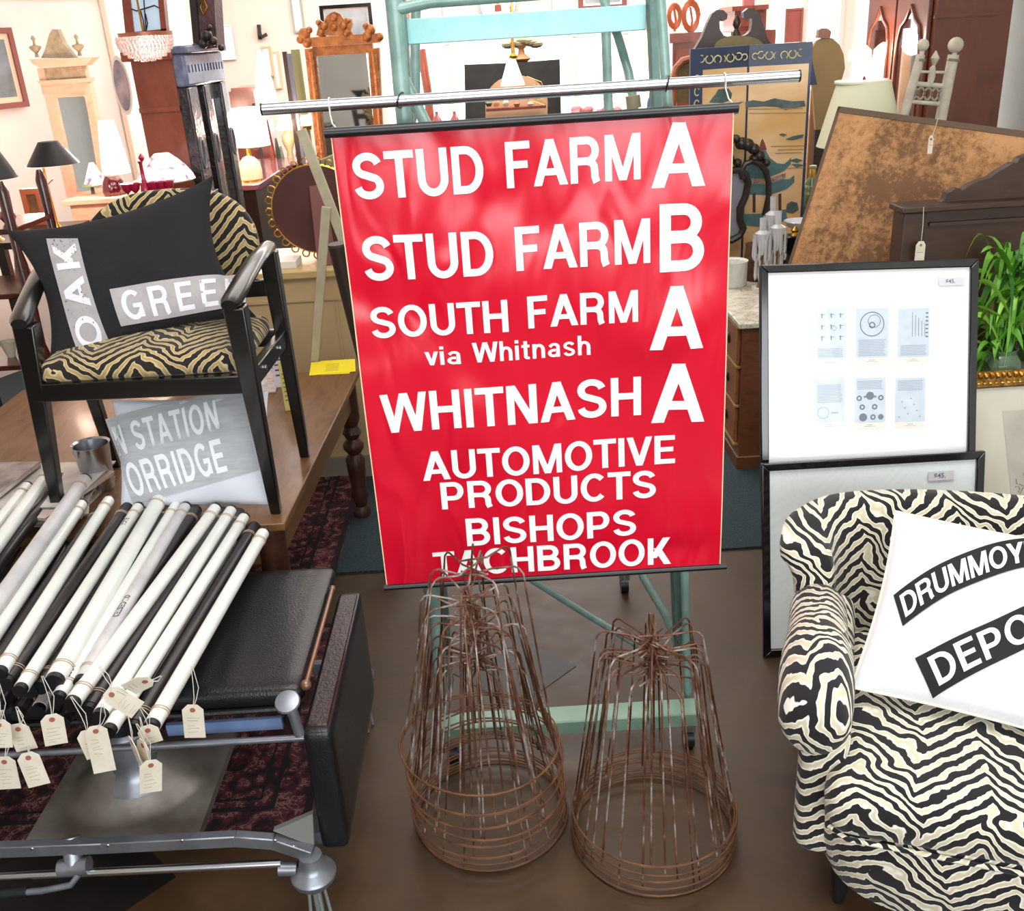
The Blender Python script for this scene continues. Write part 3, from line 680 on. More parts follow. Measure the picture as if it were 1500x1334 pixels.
# ================================================================ TWO BLACK FRAMED PRINTS
m_bframe = M('black_lacquer', '0B0B0E', 0.12, coat=0.6); m_board = M('mat_board', 'F4F3F6', 0.8); m_board2 = M('mat_board_cool', 'EEF5F6', 0.85)
def framed(name, label, BL, BR, TL, fw_, d, mf, mb_, cat='framed picture', glass=True, rails='frame_rail', group=None):
    Mx = basis(BL, BR, TL); w_, h_ = (BR-BL).length, (TL-BL).dot(Vector((Mx[0][2], Mx[1][2], Mx[2][2])))
    t = placed(name, label, cat, Mx, group); frame_rails(w_, h_, fw_, d, mf, t, name=rails)
    MB().box(fw_*0.8, w_-fw_*0.8, 0.0, 0.004, fw_*0.8, h_-fw_*0.8).build('backing_board', mb_, t, label='pale board inside the frame')
    if glass: MB().add([(fw_*.9, -d*0.25, fw_*.9),(w_-fw_*.9, -d*0.25, fw_*.9),(w_-fw_*.9, -d*0.25, h_-fw_*.9),(fw_*.9, -d*0.25, h_-fw_*.9)], [(0,1,2,3)]).build('glass_pane', glassmat(), t, flip=False)
    return t, Mx, w_, h_
BLu = at(1114,722,2.435); BRu = at(1424,712,2.435); TLu = at(1127,388,2.62)
BRu = BLu+(BRu-BLu).normalized()*0.592
fu, Mu, wu, hu = framed('framed_print', 'large black framed sheet of six small printed pages, upper of two', BLu, BRu, TLu, 0.022, 0.02, m_bframe, m_board, glass=True)
m_page = M('page_paper', 'CCD8E3', 0.8, var='C0CCD9', vs=30); m_cap = M('caption_paper', 'EAE3DA', 0.8); m_pink = M('print_ink', '6A7480', 0.7); m_pinkl = M('print_ink_light', '93A0AE', 0.7)
def pbox(par, x0, x1, z0, z1, y, m, name, **k): return MB().box(x0, x1, y-0.0006, y, z0, z1).build(name, m, par, **k)
rnd = random.Random(5)
pages = [((1195,452),(1240,525)),((1254,452),(1301,523)),((1316,452),(1361,522)),((1194,554),(1237,618)),((1252,554),(1297,618)),((1312,554),(1355,617))]
for i, (a, b_) in enumerate(pages):
    x0, z1 = unproj(Mu, a[0], a[1], -0.002); x1, z0 = unproj(Mu, b_[0], b_[1], -0.002)
    pg = pbox(fu, x0, x1, z0, z1, -0.0005, m_page, 'printed_page')
    pbox(pg, x0, x1, z0-0.018, z0-0.001, -0.0004, m_cap, 'caption_strip', label='small cream caption strip')
    q = MB(); W_, H_ = x1-x0, z1-z0; cx = (x0+x1)/2
    lines = {0:(.04,.22),1:(.04,.36),2:(.04,.26),3:(.45,.85),4:(.75,.95),5:(.72,.95)}[i]; z = z0+H_*lines[0]
    while z < z0+H_*lines[1]:
        q.box(x0+W_*.08, x1-W_*(.08+rnd.random()*.06), -0.0016, -0.0012, z, z+0.0016); z += 0.0042
    q.box(cx-.008, cx+.008, -0.0016, -0.0012, z0-0.007, z0-0.0055); q.box(cx-.016, cx+.016, -0.0016, -0.0012, z0-0.011, z0-0.010)
    q.build('print_lines', m_pinkl, pg)
    q = MB()
    def disc(cx_, cz_, r, r2=0):
        n = 20; vs = [(cx_+r*math.cos(2*PI*k/n), -0.0015, cz_+r*math.sin(2*PI*k/n)) for k in range(n)]
        if r2: vs2 = [(cx_+r2*math.cos(2*PI*k/n), -0.0015, cz_+r2*math.sin(2*PI*k/n)) for k in range(n)]; q.add(vs+vs2, [(k, (k+1) % n, (k+1) % n+n, k+n) for k in range(n)])
        else: q.add(vs, [tuple(range(n))])
    if i == 0:
        for k in range(9): xx = x0+W_*(.15+.3*(k % 3)); zz = z0+H_*(.9-.22*(k//3)); q.box(xx, xx+W_*.16, -.0016,-.0012, zz-.004, zz-.0025); q.box(xx+.003, xx+.006, -.0016,-.0012, zz-.012, zz)
        disc(x0+W_*.6, z0+H_*.6, .006, .005)
    if i == 1: disc(cx, z0+H_*.68, W_*.38, W_*.35); disc(cx, z0+H_*.66, W_*.10, W_*.06); disc(cx+.006, z0+H_*.74, W_*.2, W_*.18)
    if i == 2:
        for k in range(5): q.box(x0+W_*(.45+.1*k), x0+W_*(.45+.1*k)+.0012, -.0016,-.0012, z0+H_*.42, z0+H_*(.92-.06*k))
        for k in range(7): q.box(x1-W_*.12, x1-W_*.04, -.0016,-.0012, z0+H_*(.4+.08*k), z0+H_*(.43+.08*k))
    if i == 3: disc(x0+W_*.28, z0+H_*.22, W_*.2, W_*.18); q.box(x0+W_*.55, x0+W_*.8, -.0016,-.0012, z0+H_*.2, z0+H_*.23)
    if i == 4:
        for k, (a_, c_) in enumerate(((.15,.55),(.5,.6),(.85,.55),(.25,.35),(.65,.35),(.28,.12),(.6,.12),(.85,.12))): disc(x0+W_*a_, z0+H_*c_, W_*(.13 if k in (1,5) else .09), 0 if k in (1,5,7) else W_*.04)
        q.box(x0+W_*.3, x0+W_*.7, -.0016,-.0012, z0+H_*.56, z0+H_*.6)
    if i == 5:
        for k in range(8): q.box(x0+W_*(.1+.1*k), x0+W_*(.15+.1*k), -.0016,-.0012, z0+H_*(.1+.07*((k*5) % 7)), z0+H_*(.13+.07*((k*5) % 7)))
    q.build('print_figures', m_pink if i in (0,1,2,4) else m_pinkl, pg)
def price(par, Mx, a, b_, m):
    x0, z1 = unproj(Mx, a[0], a[1], -0.006); x1, z0 = unproj(Mx, b_[0], b_[1], -0.006)
    o = MB().box(x0, x1, -0.0066, -0.006, z0, z1).build('price_sticker', m, par, label='small grey printed price sticker')
    small_print('$45.', (z1-z0)*0.75, ((x0+x1)/2-.004, -0.0072, (z0+z1)/2), (PI/2, 0, 0), m_pink, o)
m_stk = M('sticker_paper', 'D3D1D6', 0.7)
price(fu, Mu, (1375,407), (1413,417), m_stk)
BLl = onz(1117,961,0.001); BRl = onz(1424,950,0.001); TLl = at(1120,678,2.415)
BLl.z = 0.0; BRl = BLl+Vector((1,0,0)).lerp((BRl-BLl).normalized(), 0.3).normalized()*0.60
fl_, Ml, wl, hl = framed('framed_print', 'large black framed pale blank sheet standing on the floor, lower of two', BLl, BRl, TLl, 0.022, 0.02, m_bframe, m_board2)
price(fl_, Ml, (1360,691), (1397,702), m_stk)
# crate that carries the upper frame
cr = thing('wooden_crate', 'plain wooden crate hidden behind the lower black picture frame', 'crate', (1.06, 2.58, 0))
MB().box(-0.22,0.18,-0.09,0.11,0,0.449).build('crate_body', wood('crate_wood','8A6A48','A2815C'), cr, bevel=0.004)
# ================================================================ GILT FRAME
m_gold = M('antique_gold', '9A7434', 0.3, 0.85, var='6B4A22', vs=30, bump=0.5, bs=90); m_gold2 = M('gold_leaf_bright', 'D9A94A', 0.25, 0.9, var='8E6A2E', vs=50)
BLg, BRg, TLg = at(1418,800,2.50), at(1700,790,2.50), at(1434,545,2.74)
BLg = BLg + (BLg-TLg)*1.05*0 
Mg0 = basis(BLg, BRg, TLg); dn = Vector((Mg0[0][2],Mg0[1][2],Mg0[2][2])); k_ = BLg.z/dn.z; BLg = BLg-dn*k_; BLg.z = 0.0; BRg = BLg+Vector((Mg0[0][0],Mg0[1][0],0)).normalized()*0.62
gf, Mg, wg, hg = framed('gilt_picture_frame', 'ornate gilt picture frame with a faded sketch leaning beside the black frames', BLg, BRg, TLg, 0.05, 0.03, m_gold, M('old_mat', 'CFCBBE', 0.8, var='C2BCAC', vs=6))
for s_, e_ in (((0.014,0),(0.014,hg)), ((0,hg-0.014),(wg,hg-0.014)), ((0.037,0.03),(0.037,hg-0.03)), ((0.03,hg-0.037),(wg-0.03,hg-0.037))):
    q = MB(); n = int(math.dist(s_, e_)/0.017); big = s_[0] == 0.014 or s_[1] == hg-0.014
    for i in range(n+1):
        x = s_[0]+(e_[0]-s_[0])*i/n; z = s_[1]+(e_[1]-s_[1])*i/n
        if big: q.sph((x, -0.015, z), (0.011 if s_[0] == e_[0] else 0.008, 0.008+0.004*(i % 2), 0.008 if s_[0] == e_[0] else 0.011), 8, 6)
        else: q.sph((x, -0.015, z), (0.0035,0.0035,0.0095) if s_[0] == e_[0] else (0.0095,0.0035,0.0035), 6, 4)
    q.build('carved_moulding', m_gold2, gf)
x0, z1 = unproj(Mg, 1468, 602, 0); MB().box(x0, x0+0.3, -0.0015, -0.0008, z1-0.5, z1).build('sketch_sheet', M('sketch_paper', 'BEB9AD', 0.8, var='A9A296', vs=12), gf)
x0, z1 = unproj(Mg, 1487, 700, 0); q = MB()
rnd = random.Random(8)
for k in range(26): a = x0+rnd.random()*.08; z = z1-rnd.random()*.07; q.beam((a,-.003,z),(a+rnd.uniform(-.015,.02),-.003,z+rnd.uniform(-.02,.02)),.002,.0008)
q.build('sketch_lines', M('sketch_ink', '6E675E', 0.8), gf)

# ================================================================ OAK TABLE
m_oak = wood('oak_top', '56371C', '78522E', 0.42, (6, 1.2, 6), coat=0.08, freq=4); m_wal = wood('dark_turned_wood', '301A12', '4A2A1C', 0.35)
TT = 0.57
NR, FRt = onz(417,766,TT), onz(527,540,TT)
tb = thing('oak_table', 'long brown wooden table carrying the small tiger striped armchair', 'table', (-1.2, 2.8, 0))
q = MB(); x1a, x1b = NR.x, FRt.x
def slab(q, z0, z1, ins=0):
    ps = [(-1.75, NR.y+ins), (x1a-ins, NR.y+ins), (x1b-ins, FRt.y-ins), (-1.75, FRt.y-ins)]
    q.add([(x,y,z0) for x,y in ps]+[(x,y,z1) for x,y in ps], [(0,3,2,1),(4,5,6,7),(0,1,5,4),(1,2,6,5),(2,3,7,6),(3,0,4,7)]); return q
WB(slab(q, TT-0.022, TT), 'tabletop', m_oak, tb, bevel=0.003)
WB(slab(MB(), TT-0.13, TT-0.023, 0.035), 'apron', wood('oak_apron', '6A4424', '7F5630', 0.4, (2,2,14)), tb)
def turned(x, y, m):
    return [(0.030,0.0),(0.034,0.03),(0.022,0.05),(0.030,0.085),(0.034,0.10),(0.027,0.12),(0.034,0.20),(0.036,0.24),(0.022,0.262),(0.038,0.285),(0.038,0.30),(0.022,0.322),(0.035,0.345),(0.024,0.37),(0.036,0.40),(0.036,0.42),(0.036,TT-0.024)]
for x, y in ((x1a-0.055, NR.y+0.055), (x1b-0.05, FRt.y-0.05), (-1.69, NR.y+0.06), (-1.69, FRt.y-0.06)):
    WB(MB().lathe(turned(x,y,0), 20, Matrix.Translation((x,y,0.0))), 'leg', m_wal, tb)
# things on the table
m_yel = M('yellow_card', 'F3E11A', 0.6); m_yel2 = M('card_print', '7A7420', 0.7)
def card(pxs, z, label, m, name='leaflet', cat='leaflet', grp=None, th=0.0012):
    P = [onz(x, y, z) for x, y in pxs]; c0 = sum(P, Vector())/4
    t = thing(name, label, cat, (c0.x, c0.y, z), 0, grp); q = MB()
    q.add([(p.x-c0.x, p.y-c0.y, 0) for p in P]+[(p.x-c0.x, p.y-c0.y, th) for p in P], [(0,3,2,1),(4,5,6,7),(0,1,5,4),(1,2,6,5),(2,3,7,6),(3,0,4,7)]); q.build('sheet', m, t); return t, P, c0
for k in range(2):
    t_, P, c0 = card([(453+k*10,550-k*1),(512+k*9,547-k*3),(519+k*1,526),(456+k*14,531-k*2)], TT+0.0006+0.0016*k, ('yellow card, lower of two on the far end of the oak table','yellow printed card, upper of two on the far end of the oak table')[k], m_yel, grp='yellow cards')
    if k:
        q = MB()
        for j in range(6): a = P[0].lerp(P[3], .2+.1*j)-c0; b_ = P[1].lerp(P[2], .2+.1*j)-c0; q.beam(a.lerp(b_, .2)+Vector((0,0,.0014+.0016*0)), a.lerp(b_, .55)+Vector((0,0,.0014)), .002, .0004)
        q.build('printed_lines', m_yel2, t_)
def stand_card(BL, BR, TL, label, m, th=0.02, m2=None, name='leaflet_holder', cat='leaflet holder'):
    Mx = basis(BL, BR, TL); t = placed(name, label, cat, Mx); w_ = (BR-BL).length; h_ = (TL-BL).length
    MB().box(0, w_, 0, th, 0, h_).build('leaflet_stack', m, t, bevel=0.001)
    if m2:
        q = MB(); rr = random.Random(3)
        for j in range(7): q.box(w_*.12, w_*(.5+.35*rr.random()), -0.001, 0, h_*(.2+.09*j), h_*(.23+.09*j))
        q.build('printed_lines', m2, t)
    return t
a = onz(418,602,TT); stand_card(a, a+Vector((0.05,0.012,0)), a+Vector((-0.004,0.05,0.15)), 'pale yellow leaflets standing in a rack beside the armchair leg', M('pale_yellow_paper','D8CE7C',0.6), m2=M('olive_ink','8A8340',0.7))
a = onz(405,572,TT)+Vector((-.01,.03,0)); stand_card(a, a+Vector((0.06,0.01,0)), a+Vector((-0.004,0.05,0.19)), 'white leaflet with a purple photo standing behind the armchair leg', M('white_leaflet','DAD6DE',0.5), m2=M('purple_ink','6A4E7A',0.7))
t_, P, c0 = card([(376,578),(404,575),(411,541),(378,545)], TT+0.001, 'small white printed magazine lying on the oak table beside the armchair leg', M('magazine_paper','D8D3CF',0.5,var='A79A96',vs=60), name='magazine', cat='magazine', th=0.006)
# stack of magazines at the left
rnd = random.Random(21); mags = [M('mag_a','A89C96',0.5,var='6A5A56',vs=18), M('mag_b','CFC9C0',0.5,var='9A8E84',vs=40), M('mag_c','B08A84',0.5,var='D0C8BE',vs=14), M('mag_d','D9D6D0',0.5,var='B9B0A8',vs=18), M('mag_e','5E5654',0.5,var='B8AEA8',vs=12)]
for sx, n, nm in ((-1.66, 6, 'left'), (-1.42, 8, 'middle'), (-1.22, 7, 'right')):
    z = TT+0.0006
    for k in range(n):
        th = rnd.uniform(0.006, 0.013)
        pos = 'topmost' if k == n-1 else 'bottommost' if k == 0 else ORD[n-1-k]+' from the top'
        t_ = thing('magazine', 'old magazine, %s in the %s pile beside the blind rolls' % (pos, nm), 'magazine', (sx+rnd.uniform(-.02,.02), 2.36+rnd.uniform(-.03,.03), z), rnd.uniform(-.35,.35), 'magazines piled on the oak table')
        MB().box(-.105,.105,-.14,.14,0,th).build('page_block', mags[(k*2+n) % 5], t_, bevel=0.001)
        MB().box(-.107,.107,-.142,.142,th,th+0.0008).build('cover', mags[(k+n) % 5], t_)
        z += th+0.0012
# ================================================================ TIGER ARMCHAIR ON THE TABLE
m_ebony = M('ebonised_wood', '0B0A09', 0.28, coat=0.4)
ac = thing('tiger_armchair', 'small black framed armchair in tan tiger velvet standing on the oak table', 'armchair', (-0.87, 2.45, TT))
FR, BR = onz(405,750,TT), onz(447,668,TT); FL, BL_ = Vector((-1.16,2.27,TT)), Vector((-1.14,2.62,TT))
aFR, aFL = at(338,443,2.20), at(30,470,2.24); aBR = at(392,362,2.60); aBL = Vector((-1.19, 2.62, 1.165))
def leg4(a, b_, w0, w1, nm='leg'): return WB(MB().beam(a, b_, w0, w0, (0,1,0), w1, w1*0.9), nm, m_ebony, ac, bevel=0.004)
leg4(FR+Vector((0,0,0.0)), Vector((aFR.x+.006, aFR.y+.01, aFR.z-.01)), 0.026, 0.05); leg4(BR, Vector((aBR.x, aBR.y, aBR.z-.01)), 0.026, 0.046)
leg4(FL, Vector((aFL.x+.006, aFL.y+.01, aFL.z-.01)), 0.026, 0.05); leg4(BL_, Vector((aBL.x, aBL.y, aBL.z-.01)), 0.026, 0.046)
def armrest(a, b_, ins):
    pts = [a+(a-b_).normalized()*0.02, a, a.lerp(b_, .3)+Vector((ins*.4,0,0.006)), a.lerp(b_, .65)+Vector((ins*.2,0,0.010)), b_, b_+(b_-a).normalized()*0.02]
    return WB(MB().tube(pts, [0.018,0.025,0.025,0.024,0.023,0.016], 12, flat=0.7), 'armrest', m_ebony, ac)
armrest(aFR, aBR, 0.0); armrest(aFL, aBL, 0.0)
zr0, zr1 = 0.905, 0.950
def rail(a, b_): return WB(MB().beam(a, b_, 0.024, zr1-zr0, (0,0,1)), 'seat_rail', m_ebony, ac, bevel=0.003)
zm = (zr0+zr1)/2
def onleg(a, b_, z): t = (z-a.z)/(b_.z-a.z); return a.lerp(b_, t)
pFR, pBR, pFL, pBL = (onleg(a, b_, zm) for a, b_ in ((FR,aFR),(BR,aBR),(FL,aFL),(BL_,aBL)))
rail(pFL, pFR); rail(pFR, pBR); rail(pBL, pBR); rail(pFL, pBL)
for k in (0.3, 0.72):
    c_ = pFR.lerp(pBR, k)+Vector((0.013,0,0)); WB(MB().tube([c_, c_+Vector((0.004,0,0))], 0.006, 10), 'bolt_head', m_steel, ac)
q = smoothbox(pFL.x+.02, pFR.x-.012, pFL.y-.012, pBR.y-.02, zr1-0.005, 1.0, 0.024, 16, 14, 6, dome=0.028)
o = WB(q, 'seat_cushion', m_zeb2, ac, ang=180, uv=lambda c, n: (c.x*1.1, c.y*1.0+c.z)); weld(o)
bc = at(255,360,2.70); rx_ = 0.235
def bk(u, v):
    a = 2*PI*u; r = math.sin(PI/2*min(1, v*1.0)); sx = math.copysign(abs(math.cos(a))**0.75, math.cos(a)); sz = math.copysign(abs(math.sin(a))**0.8, math.sin(a)); t = v
    return sx*r, sz*r
cz0, cz1 = 0.985, at(250,279,2.78).z+0.01
zc_, hz_ = (cz0+cz1)/2, (cz1-cz0)/2
q = MB()
for s_ in (-1, 1):
    def f(u, v, s_=s_):
        a, b_ = bk(u, v); th = 0.030*max(0.0, 1-v**3)**0.5
        return (bc.x+rx_*a*(1-0.10*(b_ < 0)*-b_), 2.70+0.12*(zc_+hz_*b_-zc_)+s_*th-0.05*(1-a*a)*0+0.04*(-(a*a))+.02, zc_+hz_*b_)
    q.grid(f, 40, 14, cu=True)
o = WB(q, 'backrest', m_zeb2, ac, ang=180, uv=lambda c, n: (c.x*1.1+.012, c.z*1.1)); weld(o, 0.001)
rail(Vector((aBL.x,2.63,1.06)), Vector((aBR.x,2.63,1.06)))
# black cushion on it
m_blk = M('charcoal_linen', '121115', 0.9, var='1A191D', vs=8, bump=0.3, bs=400)
TLb, BLb, BRb = at(12,330,2.50), at(68,552,2.315), at(376,464,2.42)
Mb = basis(BLb, BRb, TLb); hb = 0.30; wb_ = 0.505
hb = (TLb-BLb).dot(Vector((Mb[0][2],Mb[1][2],Mb[2][2])))*0.97
wb_ = (BRb-BLb).length*1.0
pb_, fb = pillow('oak_green_cushion', 'charcoal cushion with grey lettered strips leaning in the tiger striped armchair', 'cushion', Mb, wb_, hb, 0.06, m_blk, k=0.19, p=0.45, seed=8)
m_gpr = M('grey_print', 'ADA9A9', 0.85, var='A09C9E', vs=30); m_lpr = M('light_print', 'E0E0E6', 0.85)
m_fleck = M('dark_flecks', '55525A', 0.9)
def strip(par, fl, Mx, quad, txt, args, yo=-0.05, m1=None, m2=None, step=0.07, off=0.003, **k):
    Q = [unproj(Mx, x, y, yo) for x, y in quad]; f = quad_fn(Q, fl, off)
    MB().grid(f, 24, 14).build('printed_panel', m1 or m_gpr, par, ang=180)
    f2 = quad_fn(Q, fl, off+0.0014)
    for t, a in zip(txt, args): lettering(t, f2, *a, m2 or m_lpr, par, step=step, **k)
    return f2
# OAK reads bottom to top, so the strip's text axis runs upwards
fo = strip(pb_, fb, Mb, [(157,505),(113,348),(64,346),(110,519)], ['OAK'], [(0.03,0.95,0.12,0.86)], sp=0.3)
strip(pb_, fb, Mb, [(175,476),(352,442),(348,392),(162,425)], ['GREEN'], [(0.06,1.02,0.1,0.88)], sp=0.34)
q = MB(); rnd = random.Random(4)
for k in range(46):
    s_, t_ = (rnd.uniform(.84,.99), rnd.uniform(.1,.9)) if k < 26 else (rnd.uniform(.2,.8), rnd.uniform(.1,.9)); r_ = rnd.uniform(.006,.014)
    fq = [fo(s_+a*r_*.6, t_+b_*r_*1.4) for a, b_ in ((-1,-1),(1,-.6),(.7,1),(-.8,.7))]; q.add([p+Vector((0,-.0006,0)) for p in fq], [(0,1,2,3)])
q.build('print_flecks', m_fleck, pb_)
# grey and white cushion under the armchair
BLs, BRs, TLs = at(172,752,2.16), at(425,728,2.20), at(118,588,2.26)
BLs = onz(176,752,TT+0.012); BRs = onz(404,739,TT+0.012); TLs = at(112,592,2.38)
Ms = basis(BLs, BRs, TLs)
ps, fs_ = pillow('station_cushion', 'white cushion with a grey lettered panel under the tiger striped armchair', 'cushion', Ms, (BRs-BLs).length, (TLs-BLs).dot(Vector((Ms[0][2],Ms[1][2],Ms[2][2])))*1.02, 0.04, M('white_linen','DFE3EC',0.85,var='CED3DF',vs=6), k=0.06, seed=5)
m_gs = M('grey_blue_print', 'A3A8AE', 0.85, var='B7BBC0', vs=18, vscale=(1,1,6))
strip(ps, fs_, Ms, [(192,740),(378,688),(350,562),(146,614)], ['N STATION', 'ORRIDGE'], [(0.02,0.80,0.56,0.90), (0.03,0.78,0.08,0.46)], yo=-0.035, m1=m_gs, m2=M('pale_blue_print','E6EAEE',0.85), sp=0.2)
bk_ = thing('metal_bucket', 'small galvanised metal pail beside the grey lettered cushion', 'bucket', (-1.13, 2.47, TT))
MB().lathe([(0.035,0.0),(0.037,0.004),(0.048,0.13),(0.051,0.134),(0.045,0.13),(0.034,0.008)], 24).build('pail_body', m_steel, bk_)
# ================================================================ TREATMENT CHAIR (left foreground)
m_leather = M('black_leather', '0F1012', 0.33, var='15171A', vs=6, bump=0.12, bs=220); m_leather2 = M('oxblood_leather', '2B1416', 0.35, var='1C1013', vs=7, bump=0.2, bs=160)
m_cast = M('cast_metal', '8C8780', 0.42, 0.45, var='5E5248', vs=9, bump=0.1, bs=40); m_castl = M('cast_metal_light', '9499A1', 0.35, 0.7, var='7A7E86', vs=20)
tc = thing('treatment_chair', 'antique treatment chair with black leather pads on a cast metal base', 'treatment chair', (-0.8, 1.8, 0))
pbr, ptr = onz(434,1003,0.50), onz(484,826,0.50)
q = smoothbox(-1.22, pbr.x+0.012, pbr.y-0.01, ptr.y, 0.452, 0.50, 0.022, 20, 14, 6, dome=0.012)
weld(WB(q, 'seat_pad', m_leather, tc, ang=180))
WB(MB().tube([(-1.2,pbr.y-.004,0.449),(pbr.x-.02,pbr.y-.004,0.449)], 0.007, 8), 'seat_piping', m_leather, tc)
WB(MB().box(-1.2, pbr.x-0.02, pbr.y+.01, ptr.y-.01, 0.43, 0.4515), 'seat_board', m_blackp, tc)
sz0, sz1 = 0.185, 0.475
a_, b_ = at(450,1052,1.475), onz(505,850,sz1)
q = smoothbox(-0.426, -0.370, 1.492, 2.0, sz0, sz1, 0.014, 8, 14, 10)
weld(WB(q, 'side_panel', m_leather, tc, ang=180))
WB(MB().box(-0.418, -0.378, 1.51, 1.98, sz1-0.006, sz1+0.003), 'panel_trim', m_leather2, tc, bevel=.003, label='dark oxblood leather top edge')
q = smoothbox(-1.40, -1.32, 1.475, 2.16, sz0, sz1, 0.016, 8, 14, 10); weld(WB(q, 'side_panel', m_leather, tc, ang=180))
# rod and joint along the right of the pad
g1, g2 = onz(448,1003,0.505), onz(487,862,0.50)
WB(MB().tube([g1, g2], 0.005, 10), 'linkage_rod', M('old_brass', '8A6A55', 0.35, 0.6), tc)
WB(MB().sph(g1, 0.011, 12, 8), 'linkage_joint', M('old_brass', '8A6A55'), tc); WB(MB().sph(g2, 0.008, 12, 8), 'linkage_joint', M('old_brass', ''), tc)
# chrome lever bracket
c1 = at(421,1028,1.50); q = MB(); q.add([], []); q.lathe([(0.006,-0.004),(0.022,-0.004),(0.024,0.0),(0.022,0.004),(0.008,0.006)], 20, Matrix.Translation(c1) @ Matrix.Rotation(0.5, 4, 'X'))
q.tube([c1+Vector((0.004,0.0,-0.002)), c1+Vector((0.012,0.0,-0.075))], 0.010, 12); WB(q, 'lever_bracket', m_castl, tc)
zu = at(380,1062,1.60).z; WB(MB().box(-0.72, -0.49, 1.60, 1.61, zu-.013, zu+.013), 'under_plate', M('blue_paint', '6F86AE', 0.4, var='566B92', vs=12), tc, label='blue painted metal plate')
WB(MB().tube([at(-40,1108,1.56),at(448,1080,1.56)], 0.007, 10), 'cross_rod', m_castl, tc)
# column and flared base plate
P4 = [onz(30,1232,0.225), onz(289,1216,0.225), onz(344,1064,0.29), onz(112,1096,0.29)]
def basep(u, v):
    p = P4[0]*(1-u)*(1-v)+P4[1]*u*(1-v)+P4[2]*u*v+P4[3]*(1-u)*v; cx, cy = 0.5, 0.62; d = math.hypot((u-cx)*1.0, (v-cy)*0.9)
    z = 0.225+0.065*v+0.055*max(0, 1-d/0.42)**1.0*1.2+0.012*math.cos(min(1, d/.45)*PI)
    return (p.x, p.y, z)
q = MB(); q.grid(basep, 28, 28); q2 = q
top = list(q.v); n0 = len(top)
for v in top: q.v.append(Vector((v.x, v.y, v.z-0.02)))
N_ = 29
for i in range(28):
    for e0, e1 in ((i, i+1), (28*N_+i, 28*N_+i+1), (i*N_, (i+1)*N_), (i*N_+28, (i+1)*N_+28)): q.f.append((e0, e1, e1+n0, e0+n0))
WB(q, 'base_plate', m_cast, tc, ang=50)
cc = Vector(basep(0.5, 0.62))
WB(MB().lathe([(0.075,0.0),(0.060,0.02),(0.050,0.035),(0.048,0.06),(0.048,0.12),(0.055,0.125),(0.05,0.135)], 24, Matrix.Translation((cc.x,cc.y,0.262))), 'column', m_castl, tc)
fr = [at(-60,1246,1.47), at(0,1244,1.47), at(150,1238,1.47), at(345,1228,1.47), at(400,1232,1.47), at(455,1250,1.46)]
q = MB()
for i in range(len(fr)-1): q.beam(fr[i], fr[i+1]+(fr[i+1]-fr[i]).normalized()*0.002, 0.02, 0.026, (0,0,1))
WB(q, 'frame_bar', m_castl, tc, bevel=.002)
WB(MB().beam((-1.36,1.47,0.20), (-1.36,2.1,0.20), 0.02, 0.028), 'frame_bar', m_castl, tc); WB(MB().beam((-0.43,1.50,0.21), (-0.43,2.1,0.20), 0.02, 0.028), 'frame_bar', m_castl, tc)
WB(MB().beam((-1.36,2.1,0.20), (-0.43,2.1,0.20), 0.02, 0.028), 'frame_bar', m_castl, tc)
for px_ in (47, 158, 267, 403, 430): 
    p = at(px_, {47:1243,158:1238,267:1231,403:1231,430:1240}[px_], 1.458); WB(MB().sph(p, (0.004,0.002,0.004), 10, 6), 'rivet', m_steel, tc)
q = MB(); A1, A2, A3 = at(400,1217,1.47), at(458,1192,1.50), at(460,1240,1.47)
q.add([A1, A3, A2, A1+Vector((0,.012,0)), A3+Vector((0,.012,0)), A2+Vector((0,.012,0))], [(0,1,2),(5,4,3),(0,3,4,1),(1,4,5,2),(2,5,3,0)]); WB(q, 'corner_gusset', M('gusset_metal','62625F',0.65,0.1), tc)
r1, r2 = at(-40,1286,1.46), at(412,1264,1.46)
WB(MB().tube([r1, r2], 0.0085, 12), 'tie_rod', m_steel, tc)
c2 = at(108,1268,1.46); q = MB(); q.tube([c2+Vector((-.028,0,-.004)), c2+Vector((.030,0,0))], 0.017, 16); q.tube([c2+Vector((-.0,0.0,-.004)), c2+Vector((-.005,0.03,.045))], 0.018, 14); WB(q, 'rod_boss', m_castl, tc)
q = MB(); q.tube([c2+Vector((.012,-.012,-.01)), c2+Vector((-.004,-.02,-.028)), c2+Vector((-.06,-.022,-.036)), c2+Vector((-.13,-.022,-.038))], 0.0065, 10); WB(q, 'crank', m_castl, tc)
WB(MB().tube([c2+Vector((-.09,-.022,-.037)), c2+Vector((-.20,-.022,-.04))], 0.011, 12), 'crank_grip', m_blackp, tc)
def footcup(x, y, z, nm='caster_cup'):
    o = WB(MB().lathe([(0.012,-0.04),(0.030,-0.036),(0.042,-0.022),(0.045,-0.010),(0.042,-0.004),(0.030,0.004),(0.024,0.018),(0.022,0.036),(0.0,0.040)], 24, Matrix.Translation((x,y,z))), nm, m_castl, tc)
    f = MB(); 
    for a in range(4): f.tube([(x+0.014*math.cos(a*PI/2+.5), y+0.014*math.sin(a*PI/2+.5), z-.038), (x+0.023*math.cos(a*PI/2+.5), y+0.023*math.sin(a*PI/2+.5), 0.003)], 0.0035, 8)
    f.tube([(x,y,z-.038),(x,y,0.003)], 0.009, 12); WB(f, 'glass_foot', M('grey_glass', '8E9A98', 0.12, 0.3), tc)
cp = at(458,1272,1.46); footcup(cp.x, cp.y, cp.z); footcup(-1.34, 1.46, cp.z); footcup(-0.43, 2.1, cp.z); footcup(-1.34, 2.1, cp.z)
